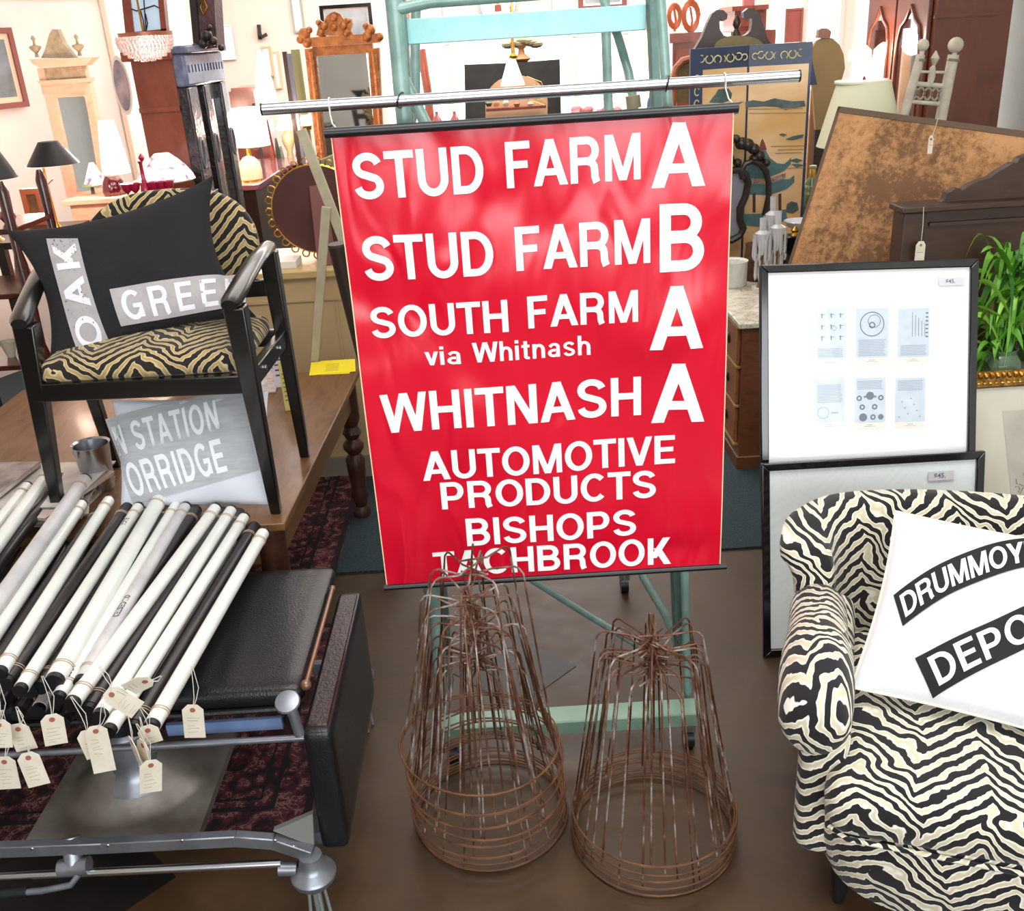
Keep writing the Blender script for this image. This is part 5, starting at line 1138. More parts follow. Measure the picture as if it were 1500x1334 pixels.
# tan fire screen shapes
t = T0('shield_screen', 'tan shield shaped standing screen with a small crown on its top', 'fire screen', 1213, 120, 5.1)
PP(t, 'shield_panel', M('tan_board','A88A5C',0.7,var='94794E',vs=4), 5.1, [(1195,190),(1190,120),(1187,90),(1189,72),(1196,60),(1208,55),(1220,56),(1230,66),(1236,80),(1238,100),(1232,120),(1222,150),(1212,190)], 0.03); PP(t, 'crown', M('rose_brown','A0705C',0.6), 5.09, [(1198,56),(1200,44),(1206,41),(1213,42),(1218,46),(1216,56)], 0.04)
WB(MB().box(at(1200,190,5.1).x-.02, at(1200,190,5.1).x+.03, 5.1, 5.13, 0, at(1200,190,5.1).z), 'stand_pole', m_walnut, t); PB(t, 'foot', m_walnut, 5.0, 1185, 400, 1225, 410, 0.3, z0=0.0)
t = T0('orange_board', 'plain orange tan board standing beside the painted screen', 'board', 1205, 190, 5.0); PB(t, 'board_panel', M('orange_tan','C58F62',0.7,var='B27E52',vs=3), 5.22, 1184, 130, 1250, 300, 0.02, z0=0.0)
# lit fringed lamp, cream lamp
t = T0('fringed_lamp', 'brightly lit fringed lamp glowing behind the cream shade', 'lamp', 1262, 95, 5.6)
turn(t, 'lamp_shade', m_lit, 5.6, 1262, [(15,122),(14,105),(13,88),(12,86)], 20); turn(t, 'shade_fringe', m_litw, 5.6, 1260, [(15,88),(14,74),(9,68),(4,64)], 20, ribs=10, ribd=.15); turn(t, 'lamp_stand', m_brass, 5.6, 1262, [(9,420),(3,405),(2,122)], 12)
bulb(1262, 70, 5.4, 5)
t = T0('cream_lamp', 'large unlit cream lampshade on a brass standard lamp above the tapestry', 'lamp', 1268, 150, 4.1)
turn(t, 'lamp_shade', M('cream_shade','DDDCC0',0.7,var='D2D1B2',vs=4), 4.1, 1262, [(60,212),(52,180),(44,148),(37,121),(36.5,119)], 40); turn(t, 'shade_trim', M('shade_trim','E9E9D6',0.6), 4.1, 1262, [(37.5,121),(38,118),(37,117)], 40)
turn(t, 'finial', M('red_finial','7A4032',0.4), 4.1, 1266, [(2,118),(2.4,114),(1,111)], 10); turn(t, 'lamp_stand', m_brass, 4.1, 1262, [(22,430),(20,424),(3,415),(3,200)], 14)
# mahogany armoire with arched mirror doors
Yc = 4.9; cx_ = at(1372,20,Yc).x; cx2 = at(1482,20,Yc).x; ar = thing('mahogany_armoire', 'tall reddish brown armoire with arched mirrored doors at the top right', 'armoire', (cx_, Yc, 0))
m_arm = wood('armoire_wood', '4E2419', '65321F', 0.35, (2.5,2.5,1), coat=0.3, freq=2.5)
WB(MB().box(cx_, cx2, Yc, Yc+0.86, 0.02, 2.25), 'carcase', m_arm, ar); WB(MB().box(cx_-0.03, cx2+0.02, Yc-0.03, Yc+0.9, 2.25, 2.36), 'cornice', m_arm, ar, bevel=.01); WB(MB().box(cx_-0.012, cx2-.06, Yc-0.008, Yc, 1.60, 1.612), 'side_moulding', m_arm, ar)
for k in range(2):
    ya, yb = Yc+0.04+0.40*k, Yc+0.42+0.40*k; door = WB(MB().box(cx_-0.022, cx_-0.002, ya, yb, 0.15, 2.2), 'door', m_arm, ar, bevel=.004)
    ym = (ya+yb)/2; hwid = (yb-ya)/2-0.055; q = MB(); vs = [(0,ym-hwid,0.4),(0,ym+hwid,0.4),(0,ym+hwid,1.50),(0,ym+hwid*.8,1.57),(0,ym+hwid*.4,1.60),(0,ym,1.66),(0,ym-hwid*.4,1.60),(0,ym-hwid*.8,1.57),(0,ym-hwid,1.50)]
    n = len(vs); q.add([(cx_-0.026,y_,z) for _,y_,z in vs], [tuple(range(n))]); WB(q, 'mirror_pane', mir, door, flip=False)
    WB(MB().tube([(cx_-0.026,y_,z) for _,y_,z in vs], 0.010, 8, closed=True), 'pane_moulding', m_arm, door); WB(MB().sph((cx_-.03, yb-.02 if k == 0 else ya+.02, 1.1), .012), 'knob', m_brass, door)
# whitewashed chair back
m_ww = M('whitewashed_wood', 'C3BCAC', 0.7, var='A79E8C', vs=25)
t = T0('whitewashed_chair', 'whitewashed carved chair with two ball finials standing behind the tapestry', 'chair', 1362, 150, 3.95)
for (x0, y0, x1, y1, sw) in ((1322,178,1349,80,1),(1376,185,1397,80,1.25)):
    PT(t, 'back_post', m_ww, 3.95, [(x0-45,430,0),(x0,y0),(x1,y1)], [0.02, 0.017*sw, 0.016*sw], 10); c_ = at(x1+3, y1-14, 3.95); WB(MB().sph(c_, 0.0225*sw), 'ball_finial', m_ww, t); PT(t, 'post_collar', M('collar_dark','6E675C',0.6), 3.95, [(x1-1,y1+10),(x1,y1+6)], 0.0185*sw, 10)
    WB(MB().tube([at(x1+1,y1,3.95), at(x1+2,y1-8,3.95)], 0.009, 8), 'finial_neck', m_ww, t)
PT(t, 'crest_rail', m_ww, 3.95, [(1336,122),(1390,127)], 0.009); PT(t, 'crest_rail', m_ww, 3.95, [(1327,148),(1384,153)], 0.008); PT(t, 'upper_rail', m_ww, 3.95, [(1346,105),(1385,106)], 0.005)
for k in range(5): c0 = at(1338+k*10.5, 136+k*.7, 3.95); WB(MB().tube([(c0.x+0.012*math.cos(a)*(1+.3*math.cos(2*a)), 3.95, c0.z+0.022*math.sin(a)) for a in [2*PI*j/14 for j in range(14)]], 0.0045, 6, closed=True), 'carved_loop', M('carved_loop_wood','8E8778',0.7), t)  # loops in a darker tone than the whitewashed posts and rails
PT(t, 'centre_finial', m_ww, 3.95, [(1362,124),(1365,112),(1366,100),(1368,96),(1370,85),(1371,74)], [0.010,0.013,0.011,0.005,0.016,0.002], 10)
PB(t, 'seat', m_ww, 3.75, 1262, 415, 1370, 425, 0.4); 
# tapestry panel
TLt, TRt, BLt = at(1230,157,3.62), at(1500,193,3.30), at(1178,388,3.42)
ex = (TRt-TLt).normalized(); ez = (TLt-BLt); ez = (ez-ex*ez.dot(ex)).normalized(); ht = (TLt.z-0.79)/ez.z; BLt = TLt-ez*ht
Mt = basis(BLt, BLt+ex, TLt); wt = 1.05
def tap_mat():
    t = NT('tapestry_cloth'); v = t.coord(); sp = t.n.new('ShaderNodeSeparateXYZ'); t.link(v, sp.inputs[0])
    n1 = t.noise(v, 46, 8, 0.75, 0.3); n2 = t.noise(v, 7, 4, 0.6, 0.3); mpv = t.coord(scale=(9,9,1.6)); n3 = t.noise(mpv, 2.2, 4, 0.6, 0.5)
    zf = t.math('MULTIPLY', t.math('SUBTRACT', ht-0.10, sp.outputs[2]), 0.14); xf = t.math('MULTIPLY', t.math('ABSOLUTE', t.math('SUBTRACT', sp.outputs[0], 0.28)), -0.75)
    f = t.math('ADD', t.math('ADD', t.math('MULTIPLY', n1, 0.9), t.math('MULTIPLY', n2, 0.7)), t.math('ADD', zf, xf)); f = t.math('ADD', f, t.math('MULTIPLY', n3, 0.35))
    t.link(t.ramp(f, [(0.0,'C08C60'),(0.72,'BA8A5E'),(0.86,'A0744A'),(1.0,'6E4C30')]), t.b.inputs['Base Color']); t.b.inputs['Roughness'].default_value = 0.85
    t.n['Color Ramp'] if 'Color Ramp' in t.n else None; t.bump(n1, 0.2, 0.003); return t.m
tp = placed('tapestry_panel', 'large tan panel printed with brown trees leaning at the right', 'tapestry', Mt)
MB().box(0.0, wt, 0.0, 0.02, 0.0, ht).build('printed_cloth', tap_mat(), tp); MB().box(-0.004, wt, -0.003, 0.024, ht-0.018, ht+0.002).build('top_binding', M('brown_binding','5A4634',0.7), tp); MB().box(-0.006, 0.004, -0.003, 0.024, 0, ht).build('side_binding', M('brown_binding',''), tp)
lt_ = thing('low_trunk', 'low dark trunk hidden behind the black frames under the tapestry', 'trunk', (1.75, 3.38, 0)); MB().box(-.28,.35,-.14,.14,0,.66).build('trunk_body', m_walnut, lt_, bevel=.005); MB().box(-.29,.36,-.15,.15,.662,.70).build('trunk_lid', m_walnut, lt_, bevel=.005)
# carved headboard
t = T0('carved_headboard', 'dark brown carved headboard with a curved crest behind the green plant', 'headboard', 1420, 330, 3.08)
PP(t, 'crest', m_walnut, 3.10, [(1372,300),(1384,293),(1388,283),(1395,280),(1400,276),(1406,276),(1410,279),(1420,272),(1435,265),(1450,261),(1462,252),(1478,243),(1484,239),(1490,239),(1494,232),(1520,222),(1540,240),(1540,310)], 0.035)
a = at(1328,300,3.05).x; b = at(1560,300,3.05).x; zt = at(1400,303,3.05).z; WB(MB().box(a+0.03, b, 3.09, 3.13, 0, zt-0.01), 'panel', m_walnut, t); WB(MB().box(a-0.012, b, 3.05, 3.16, zt-0.012, zt+0.008), 'cornice', m_walnut, t, bevel=.004); WB(MB().box(a, a+0.07, 3.06, 3.15, 0, zt-0.012), 'post', m_walnut, t, bevel=.005)
WB(MB().box(a+0.09, b, 3.075, 3.09, zt-0.06, zt-0.05), 'moulding', m_walnut, t)
def bigtag(label, hole, top, hgt, w_, Y):
    H = at(*hole, Y); t = thing('price_tag', label, 'tag', H, 0); MB().prism([(-w_/2,-hgt),(w_/2,-hgt),(w_/2,-.004),(w_*.25,.008),(-w_*.25,.008),(-w_/2,-.004)], -.0006, .0006).build('tag_card', m_tag, t)
    MB().tube([(0,-.0012,-.004),(0,.001,-.004)], .004, 12).build('eyelet', m_eye, t); MB().box(-w_*.32, w_*.32, -.0012, -.0007, -hgt*.45, -hgt*.42).build('pencil_marks', MATS['pencil'], t)
    T_ = at(*top, Y)-H; MB().tube([(0,0,-.003), T_*.5+Vector((.002,0,0)), T_], .0009, 5).build('string', m_str, t)
bigtag('cream price tag hanging on a long string from the dark headboard', (1349,357), (1353,303), 0.06, 0.030, 3.03)
bigtag('small slanting price tag hanging over the top of the tree printed tapestry', (1364,202), (1374,173), 0.05, 0.016, 3.35)
# plant in a glass vase on a stand
sz = at(1480,552,2.95).z; px0 = at(1462,545,2.95)
st = thing('plant_stand', 'low grey plant stand half hidden by the gilt picture frame', 'stand', (px0.x+.06, 2.97, 0)); MB().box(-.17,.20,-.13,.13,sz-.02,sz).build('stand_top', M('grey_stone','8E8A84',0.6,var='7A7670',vs=12), st, bevel=.003)
for i_, j_ in ((-.14,-.10),(.17,-.10),(-.14,.10),(.17,.10)): MB().box(i_-.015,i_+.015,j_-.015,j_+.015,0,sz-.02).build('leg', m_walnut, st)
pt = thing('potted_grass', 'bright green leafy plant in a glass vase right of the black frames', 'plant', (px0.x, 2.95, sz))
MB().lathe([(0.03,0),(0.058,0.004),(0.066,0.03),(0.062,0.06),(0.045,0.085),(0.05,0.10),(0.046,0.10),(0.04,0.085),(0.056,0.058),(0.05,0.012)], 24).build('glass_vase', M('green_glass','A9C9A4',0.08,trans=0.7), pt)
lv = [M('leaf_green','4A8A22',0.4,var='68A832',vs=12), M('leaf_bright','7DB83A',0.4,var='9CCB52',vs=12), M('leaf_deep','23531A',0.45,var='356E22',vs=12)]
rnd = random.Random(31)
def leaf(p0, dirx, diry, L_, hgt, droop, wd, m):
    n = 8; q = MB(); vs = []; tw = rnd.uniform(-.6,.6)
    for i in range(n+1):
        t_ = i/n; r = L_*t_; z = hgt*math.sin(min(1, t_*1.15)*PI/2)-droop*t_*t_*t_
        c_ = Vector((p0[0]+dirx*r, p0[1]+diry*r, p0[2]+z)); ww = wd*math.sin(PI*min(1, t_*0.92+0.08))**.8*(1 if i < n else .05); s_ = Vector((-diry, dirx, 0))*math.cos(tw)+Vector((0,0,1))*math.sin(tw)
        vs += [c_-s_*ww, c_+Vector((0,0,-ww*.25)), c_+s_*ww]
    q.add(vs, [f for i in range(n) for f in ((3*i,3*i+1,3*i+4,3*i+3),(3*i+1,3*i+2,3*i+5,3*i+4))]); return q.build('leaf', m, pt, ang=180, flip=False)
for i in range(150):
    a_ = rnd.uniform(0, 2*PI); el = rnd.random(); L_ = rnd.uniform(.04,.17)*(0.6+el*.8); h0 = rnd.uniform(0.03,.36); leaf((rnd.uniform(-.05,.05),rnd.uniform(-.05,.05),h0), math.cos(a_), math.sin(a_)*.6, L_, rnd.uniform(.02,.16), rnd.uniform(0.0,.20), rnd.uniform(.009,.019), lv[0 if i % 3 else (1 if i % 2 else 2)])
leaf((-.02,-.06,.22), -.9,-.1, .19, .16, .09, .012, lv[1]); leaf((-.02,-.06,.20), -.95,-.1, .21, .08, .03, .010, lv[1]); leaf((0.0,-.05,.16), -.25,-.3, .10, .20, .30, .014, lv[1]); leaf((0.01,-.05,.2), .35,-.2, .1, .22, .05, .009, lv[1]); leaf((-.04,-.06,.14), -.3,-.2, .05, .0, .06, .013, lv[1])
q = MB()
for i in range(16): a_ = rnd.uniform(0,2*PI); q.tube([(0.02*math.cos(a_),0.02*math.sin(a_),0.02),(0.035*math.cos(a_),0.035*math.sin(a_),.14),(0.05*math.cos(a_),0.05*math.sin(a_),rnd.uniform(.2,.32))], .0025, 5)
q.build('stems', lv[0], pt)
# marble topped chest of drawers
X_, Y_ = 0.897, 3.562; dr = thing('marble_top_chest', 'brown chest of drawers with a pale veined marble top right of the banner', 'chest of drawers', (X_, Y_, 0))
m_ch = wood('chest_wood', '55301E', '6F4329', 0.4, (3,3,9)); 
WB(MB().box(X_, X_+0.52, Y_, Y_+0.74, 0.03, 0.585), 'carcase', m_ch, dr)
def marble():
    t = NT('veined_marble'); v = t.coord(); n = t.noise(v, 5, 6, 0.6, 2.0); t.link(t.ramp(n, [(0.40,'DCD8CA'),(0.485,'CFC8B6'),(0.5,'9A8E80'),(0.515,'D5CDBA'),(0.65,'E3DFD2')]), t.b.inputs['Base Color']); t.b.inputs['Roughness'].default_value = 0.15; return t.m
WB(MB().box(X_-0.02, X_+0.54, Y_-0.02, Y_+0.76, 0.585, 0.607), 'marble_top', marble(), dr, bevel=.004)
for k, (za, zb) in enumerate(((0.43,0.575),(0.27,0.415),(0.11,0.255))):
    d = WB(MB().box(X_-0.014, X_, Y_+0.03, Y_+0.71, za, zb), 'drawer', wood('drawer_wood','7A4A2C','935C38',0.4,(3,3,9)), dr, bevel=.003); WB(MB().box(X_-0.018, X_, Y_+0.02, Y_+0.72, za-0.012, za-0.004), 'drawer_moulding', M('light_moulding','A07A50',0.4), dr)
    for yy in (Y_+0.16, Y_+0.58): WB(MB().sph((X_-0.016,yy,(za+zb)/2), (0.005,0.022,0.022), 12, 8), 'backplate', m_blackp, d); WB(MB().tube([(X_-0.022,yy-.018,(za+zb)/2+.004),(X_-0.03,yy,(za+zb)/2-.016),(X_-0.022,yy+.018,(za+zb)/2+.004)], 0.003, 6), 'handle', m_blackp, d)
WB(MB().box(X_-0.01, X_+0.53, Y_-0.01, Y_+0.75, 0.0, 0.06), 'plinth', m_ch, dr, bevel=.004)
MZ = 0.6075
# floral stool
t = thing('floral_stool', 'low upholstered stool in faded floral fabric beside the chest of drawers', 'stool', (1.18, 3.33, 0)); m_flo = M('floral_fabric','B7A588',0.9,var='6E5A4C',vs=26,bump=.2,bs=300)
o = weld(smoothbox(-0.19,0.2,-0.15,0.15,0.12,0.36,0.07,12,10,8).build('padded_seat', m_flo, t, ang=180))
for x_ in (-.15,.15): 
    for y_ in (-.11,.11): MB().tube([(x_*.9,y_,0.14),(x_*1.12,y_*1.1,0.09),(x_*1.0,y_,0.035),(x_*1.15,y_*1.1,0.012)], [.024,.02,.012,.016], 10).build('leg', m_dark_w, t)
# objects on the marble
t = thing('white_planter', 'white embossed cylindrical planter on the marble top', 'planter', (at(1072,408,4.12).x, 4.12, MZ)); MB().lathe([(0.055,0),(0.062,0.01),(0.064,0.10),(0.067,0.108),(0.058,0.10),(0.05,0.02)], 28).build('planter_body', M('embossed_white','DCDDD6',0.6,bump=.6,bs=60), t)
t = thing('wicker_basket', 'brown woven basket standing behind the crystal candlesticks', 'basket', (at(1112,405,4.22).x, 4.22, MZ)); MB().lathe([(0.07,0),(0.075,0.01),(0.06,0.14),(0.062,0.15),(0.055,0.14)], 24, None, 24, .02).build('woven_body', M('dark_wicker','5A3A26',0.7,bump=.8,bs=90), t)
def girandole(x, y, lab, h=0.30):
    t = thing('crystal_candlestick', lab, 'candlestick', (x, y, MZ), 0, 'crystal candlesticks'); MB().box(-.03,.03,-.03,.03,0,.018).build('marble_foot', M('foot_marble','D8D4C6',0.3), t)
    MB().lathe([(0.018,0.018),(0.010,0.04),(0.006,0.06),(0.012,0.08),(0.006,0.11),(0.008,h*.5)], 16).build('brass_stem', M('dull_brass','8E7440',0.3,.8), t); MB().lathe([(0.006,h*.5),(0.028,h*.76),(0.032,h*.8),(0.012,h*.84),(0.014,h)], 16).build('crystal_cup', m_cry, t)
    for rr, zz, n in ((0.034, h*.78, 9), (0.024, h*.5, 6)):
        for k in range(n): a = 2*PI*k/n; MB().lathe([(0.001,zz-0.105),(0.006,zz-0.085),(0.004,zz-0.03),(0.005,zz-0.02),(0.001,zz-0.012),(0.003,zz-0.006),(0.001,zz)], 6, Matrix.Translation((rr*math.cos(a),rr*math.sin(a),0))).build('crystal_drop', m_cry, t)
girandole(at(1114,412,4.0).x, 4.0, 'crystal hung brass candlestick nearest the banner on the marble top'); girandole(at(1136,405,4.02).x, 4.02, 'second crystal hung candlestick, beside the black clock', 0.32); girandole(at(1128,400,4.14).x, 4.14, 'taller crystal hung candlestick farthest back, next to the woven basket', 0.36)
t = thing('black_clock', 'black mantel clock with brass mounts on the marble top', 'clock', (at(1162,388,4.12).x, 4.12, MZ)); MB().box(-.045,.045,-.03,.04,0,.20).build('clock_case', m_bframe, t, bevel=.006); MB().tube([(-.052,0,.135),(-.044,0,.135)], .045, 24).build('clock_face', m_silver, t)
MB().lathe([(0.014,0.0),(0.005,0.02),(0.009,0.04),(0.004,0.05),(0.010,0.065),(0.004,0.08),(0.016,0.105),(0.004,0.11)], 12, Matrix.Translation((0.012,-.045,.09))).build('brass_mount', m_brass, t); MB().lathe([(0.02,0.20),(0.012,0.21),(0.018,0.22),(0.004,0.235)], 12).build('brass_finial', m_brass, t)
t = thing('footed_dish', 'white glazed footed dish standing behind the black clock', 'dish', (at(1174,330,4.24).x, 4.24, MZ)); MB().lathe([(0.04,0),(0.03,0.01),(0.01,0.03),(0.01,0.19),(0.03,0.20),(0.06,0.212),(0.075,0.235),(0.07,0.234),(0.02,0.205)], 24).build('dish_body', M('white_glaze','E4E8EE',0.15,coat=.5), t)
t = thing('small_sideboard', 'dark sideboard behind the marble topped chest', 'sideboard', (at(1220,330,4.8).x, 4.8, 0)); zz = at(1190,312,4.75).z; MB().box(-.20,.32,-.12,.15,0.1,zz-.002).build('case', m_walnut, t)
for x_ in (-.18,.3): MB().box(x_-.02,x_+.02,-.10,-.06,0,.1).build('leg', m_walnut, t)
for k, (x_, lab) in enumerate(((1187,'green champagne bottle with a gold neck and flower painted label, left of two'),(1201,'green champagne bottle with a gold neck, right of two beside the tapestry edge'))):
    t = thing('champagne_bottle', lab, 'bottle', (at(x_,310,4.75).x, 4.75, zz)); hB = at(x_,242,4.75).z-zz; MB().lathe([(0.036,0),(0.04,0.01),(0.04,hB*.5),(0.034,hB*.62),(0.016,hB*.76),(0.015,hB*.80)], 18).build('bottle_body', M('bottle_green','3E5A34',0.1,var='8A9A6A',vs=20), t)
    MB().lathe([(0.0165,hB*.74),(0.016,hB*.9),(0.0145,hB*.92)], 14).build('foil', M('gold_foil','C9A04A',0.3,.7), t); MB().lathe([(0.014,hB*.92),(0.018,hB*.95),(0.017,hB*.99),(0.01,hB)], 14).build('cork_cap', M('cork_cap','B5B08A',0.5), t)
    MB().lathe([(0.041,hB*.42),(0.036,hB*.6)], 14).build('label', M('bottle_label','C9CFC4',0.5,var='7A8A5A',vs=40), t)
# carved chair back in front of the screen
t = thing('carved_hall_chair', 'dark carved chair with an upholstered pale back between banner and painted screen', 'chair', (at(1080,300,4.4).x, 4.4, 0)); yy = 4.40
PP(t, 'back_panel', M('grey_velvet','8F8C98',0.8,var='7C7884',vs=6), yy+.005, [(1050,345),(1050,250),(1062,252),(1075,250),(1086,254),(1093,262),(1092,285),(1084,305),(1082,325),(1086,338),(1076,345)], 0.03)
PT(t, 'carved_frame', m_dark_w, yy-.01, [(1050,352),(1072,352),(1084,345),(1089,335),(1084,322),(1084,305),(1092,288),(1096,268),(1092,256),(1084,248),(1070,250),(1058,244)], 0.016, 8)
PT(t, 'carved_frame', m_dark_w, yy-.012, [(1088,262),(1086,250),(1092,240),(1102,236),(1114,240),(1122,250),(1126,268),(1126,288),(1120,315)], 0.013, 8)
for x_, y_, r_ in ((1062,215,9),(1070,205,7),(1078,203,6),(1086,210,9),(1095,212,9),(1104,218,8),(1112,228,8),(1058,228,8),(1104,232,6),(1122,238,6),(1068,232,7),(1080,238,6)): WB(MB().sph(at(x_,y_,yy), (r_*scl(x_,y_,yy)*1.1, .03, r_*scl(x_,y_,yy)), 10, 7), 'carved_crest', m_dark_w, t)
for x_ in (1062,1120): WB(MB().box(at(x_,350,yy).x-.02, at(x_,350,yy).x+.02, yy, yy+.03, 0, at(x_,352,yy).z+.01), 'leg', m_dark_w, t)
# ================================================================ LEFT BACKGROUND
t = pic('framed_picture', 'tall brown framed landscape picture at the far left wall edge', 5.80, -34, 40, 34, 160, 8, M('brown_frame','8A5048',0.45), M('pink_mat','EBCFB4',0.7), M('landscape_print','8A94A6',0.6,var='5A6248',vs=7), 8)
t.rotation_euler = (0,0,math.atan2(wall_dir.y, wall_dir.x)); _o = Vector((0,0,CAM_H)); _r = ray(2, 100); _k = ((Vector((wall_pa.x,wall_pa.y,0))+wall_n*0.04).dot(wall_n))/(Vector((_r.x,_r.y,0)).dot(wall_n)); t.location.x, t.location.y = _r.x*_k, _r.y*_k
# pine pier mirror
Ym = 5.62; t = T0('pine_pier_mirror', 'bleached pine pier mirror with a gabled crest and urn finials', 'mirror', 105, 150, Ym, z=at(105,292,Ym).z)
m_pin2 = M('grey_carving','B3A68A',0.7,var='8E8468',vs=30,bump=.4,bs=60)
PB(t, 'glass', mir, Ym, 86, 140, 138, 285, 0.01); 
PP(t, 'side_column', m_pine, Ym-.02, [(62,128),(76,127),(112,288),(98,290)], 0.06); PP(t, 'side_column', m_pine, Ym-.02, [(122,122),(131,121),(160,283),(148,285)], 0.06)
PB(t, 'frieze_board', m_pine, Ym-.015, 58, 98, 128, 137, 0.05); PP(t, 'carved_frieze', m_pin2, Ym-.02, [(64,100),(124,97),(125,114),(68,118)], 0.02)
PP(t, 'cornice', m_pine, Ym-.06, [(42,87),(136,84),(128,92),(124,96),(58,99),(50,95)], 0.10); PP(t, 'lower_moulding', m_pine, Ym-.04, [(54,119),(130,114),(130,120),(60,125)], 0.08)
PP(t, 'gabled_crest', m_pin2, Ym-.02, [(60,85),(66,72),(72,50),(76,43),(84,43),(87,50),(92,62),(102,76),(110,85)], 0.05)
for x_, y_ in ((51,84),(114,82)): turn(t, 'urn_finial', m_pin2, Ym, x_, [(3,y_),(2,y_-6),(8,y_-13),(8.5,y_-16),(2,y_-18),(1.5,y_-24),(3.4,y_-28),(1,y_-32)], 14)
PB(t, 'top_rail', m_pine, Ym-.01, 76, 130, 126, 142, 0.04); PB(t, 'bottom_rail', m_pine, Ym-.01, 108, 280, 160, 290, 0.05)
# pine dresser under it
zd = at(120,292,5.15).z; xa, xb = at(92,292,5.15).x, at(268,292,5.15).x
dd = thing('pine_dresser', 'long bleached pine dresser under the pier mirror', 'dresser', ((xa+xb)/2, 5.4, 0)); WB(MB().box(xa, xb, 5.13, 5.75, zd-.025, zd), 'dresser_top', m_pine, dd, bevel=.003); WB(MB().box(xa+.02, xb-.02, 5.17, 5.72, 0.06, zd-.025), 'carcase', m_pine, dd)
for k in range(3):
    w3 = (xb-xa-.08)/3; d = WB(MB().box(xa+.04+w3*k+.01, xa+.04+w3*(k+1)-.01, 5.155, 5.17, zd-.19, zd-.045), 'drawer', m_pine, dd, bevel=.003); WB(MB().sph((xa+.04+w3*(k+.5), 5.145, zd-.115), .014), 'knob', m_blackp, d)
    WB(MB().box(xa+.04+w3*k+.01, xa+.04+w3*(k+1)-.01, 5.155, 5.17, 0.1, zd-.21), 'door', m_pine, dd, bevel=.003)
WB(MB().box(xa+.03, xb-.03, 5.19, 5.70, 0, .06), 'plinth', m_pine, dd)
pic('small_icon_picture', 'small orange framed icon leaning below the black lampshade', 4.62, 34, 276, 64, 330, 8, M('orange_frame','C56A44',0.5), M('icon_tan','B07A4A',0.6), M('icon_dark','6A4A36',0.6,var='A87A4A',vs=14), 1)
# black shade lamps
def blamp(x, ys, yb, w0, w1, Y, lab, bw_):
    t = T0('black_shade_lamp', lab, 'lamp', x, yb, Y, 'black shaded lamps'); turn(t, 'lamp_shade', M('black_card_shade','17181A',0.5), Y, x, [(w1,yb),(w0,ys)], 28); turn(t, 'lamp_rim', m_litw, Y, x, [(w1*.93,yb+.6),(w1*.93,yb)], 28)
    turn(t, 'lamp_stem', m_brass, Y, x, [(bw_,yb+100),(3,yb+85),(2,yb+2)], 14); return t
t = blamp(74, 207, 241, 14, 37, 4.55, 'black card lampshade before the pine pier mirror', 10); WB(MB().tube([at(58,262,4.55), at(70,270,4.55), at(78,262,4.55)], .003, 6), 'chain', m_brass, t)
t = blamp(-12, 220, 262, 14, 32, 4.3, 'black card lampshade cut off by the left picture edge', 24)
tl = T0('lamp_table', 'dark side table carrying the two black shaded lamps', 'table', 40, 340, 4.4); zt_ = at(40,342,4.4).z; xa_, xb_ = at(-60,345,4.4).x, at(95,345,4.4).x
WB(MB().box(xa_, xb_, 4.2, 4.7, zt_-.03, zt_-.002), 'tabletop', m_dark_w, tl)
for x_ in (xa_+.04, xb_-.04):
    for y_ in (4.24, 4.66): WB(MB().box(x_-.02, x_+.02, y_-.02, y_+.02, 0, zt_-.03), 'leg', m_dark_w, tl)
bulb(74, 232, 4.55, 3); bulb(40, 250, 4.75, 6)
# glowing ruby vase lamp
t = T0('ruby_vase_lamp', 'ruby glass vase lamp with a glowing white shade on the pine dresser', 'lamp', 165, 280, 5.25, z=zd)
turn(t, 'lamp_shade', m_lit, 5.25, 163, [(20,254),(19,240),(16,215),(13,190),(10,176)], 24)
turn(t, 'vase_body', M('ruby_glass','4A0618',0.12,coat=.7), 5.25, 168, [(9,302),(14,292),(17,279),(15,266),(10,257)], 30, ribs=8, ribd=.05)
bulb(163, 190, 5.15, 8)
# tall chest behind the tiger chair, carrying the leaded dome and the ruby glass
zq = at(230,292,4.08).z; qa, qb = at(182,292,4.0).x, at(292,292,4.0).x
tq = thing('tall_chest', 'tall walnut chest hidden behind the tiger chair back under the ruby glass', 'chest', ((qa+qb)/2, 4.1, 0)); WB(MB().box(qa, qb, 3.95, 4.30, zq-.025, zq), 'chest_top', m_walnut, tq, bevel=.003); WB(MB().box(qa+.02, qb-.02, 3.97, 4.28, 0, zq-.025), 'carcase', m_walnut, tq)
for k in range(5): WB(MB().box(qa+.04, qb-.04, 3.955, 3.97, .06+k*.2, .24+k*.2), 'drawer', m_walnut, tq, bevel=.003)
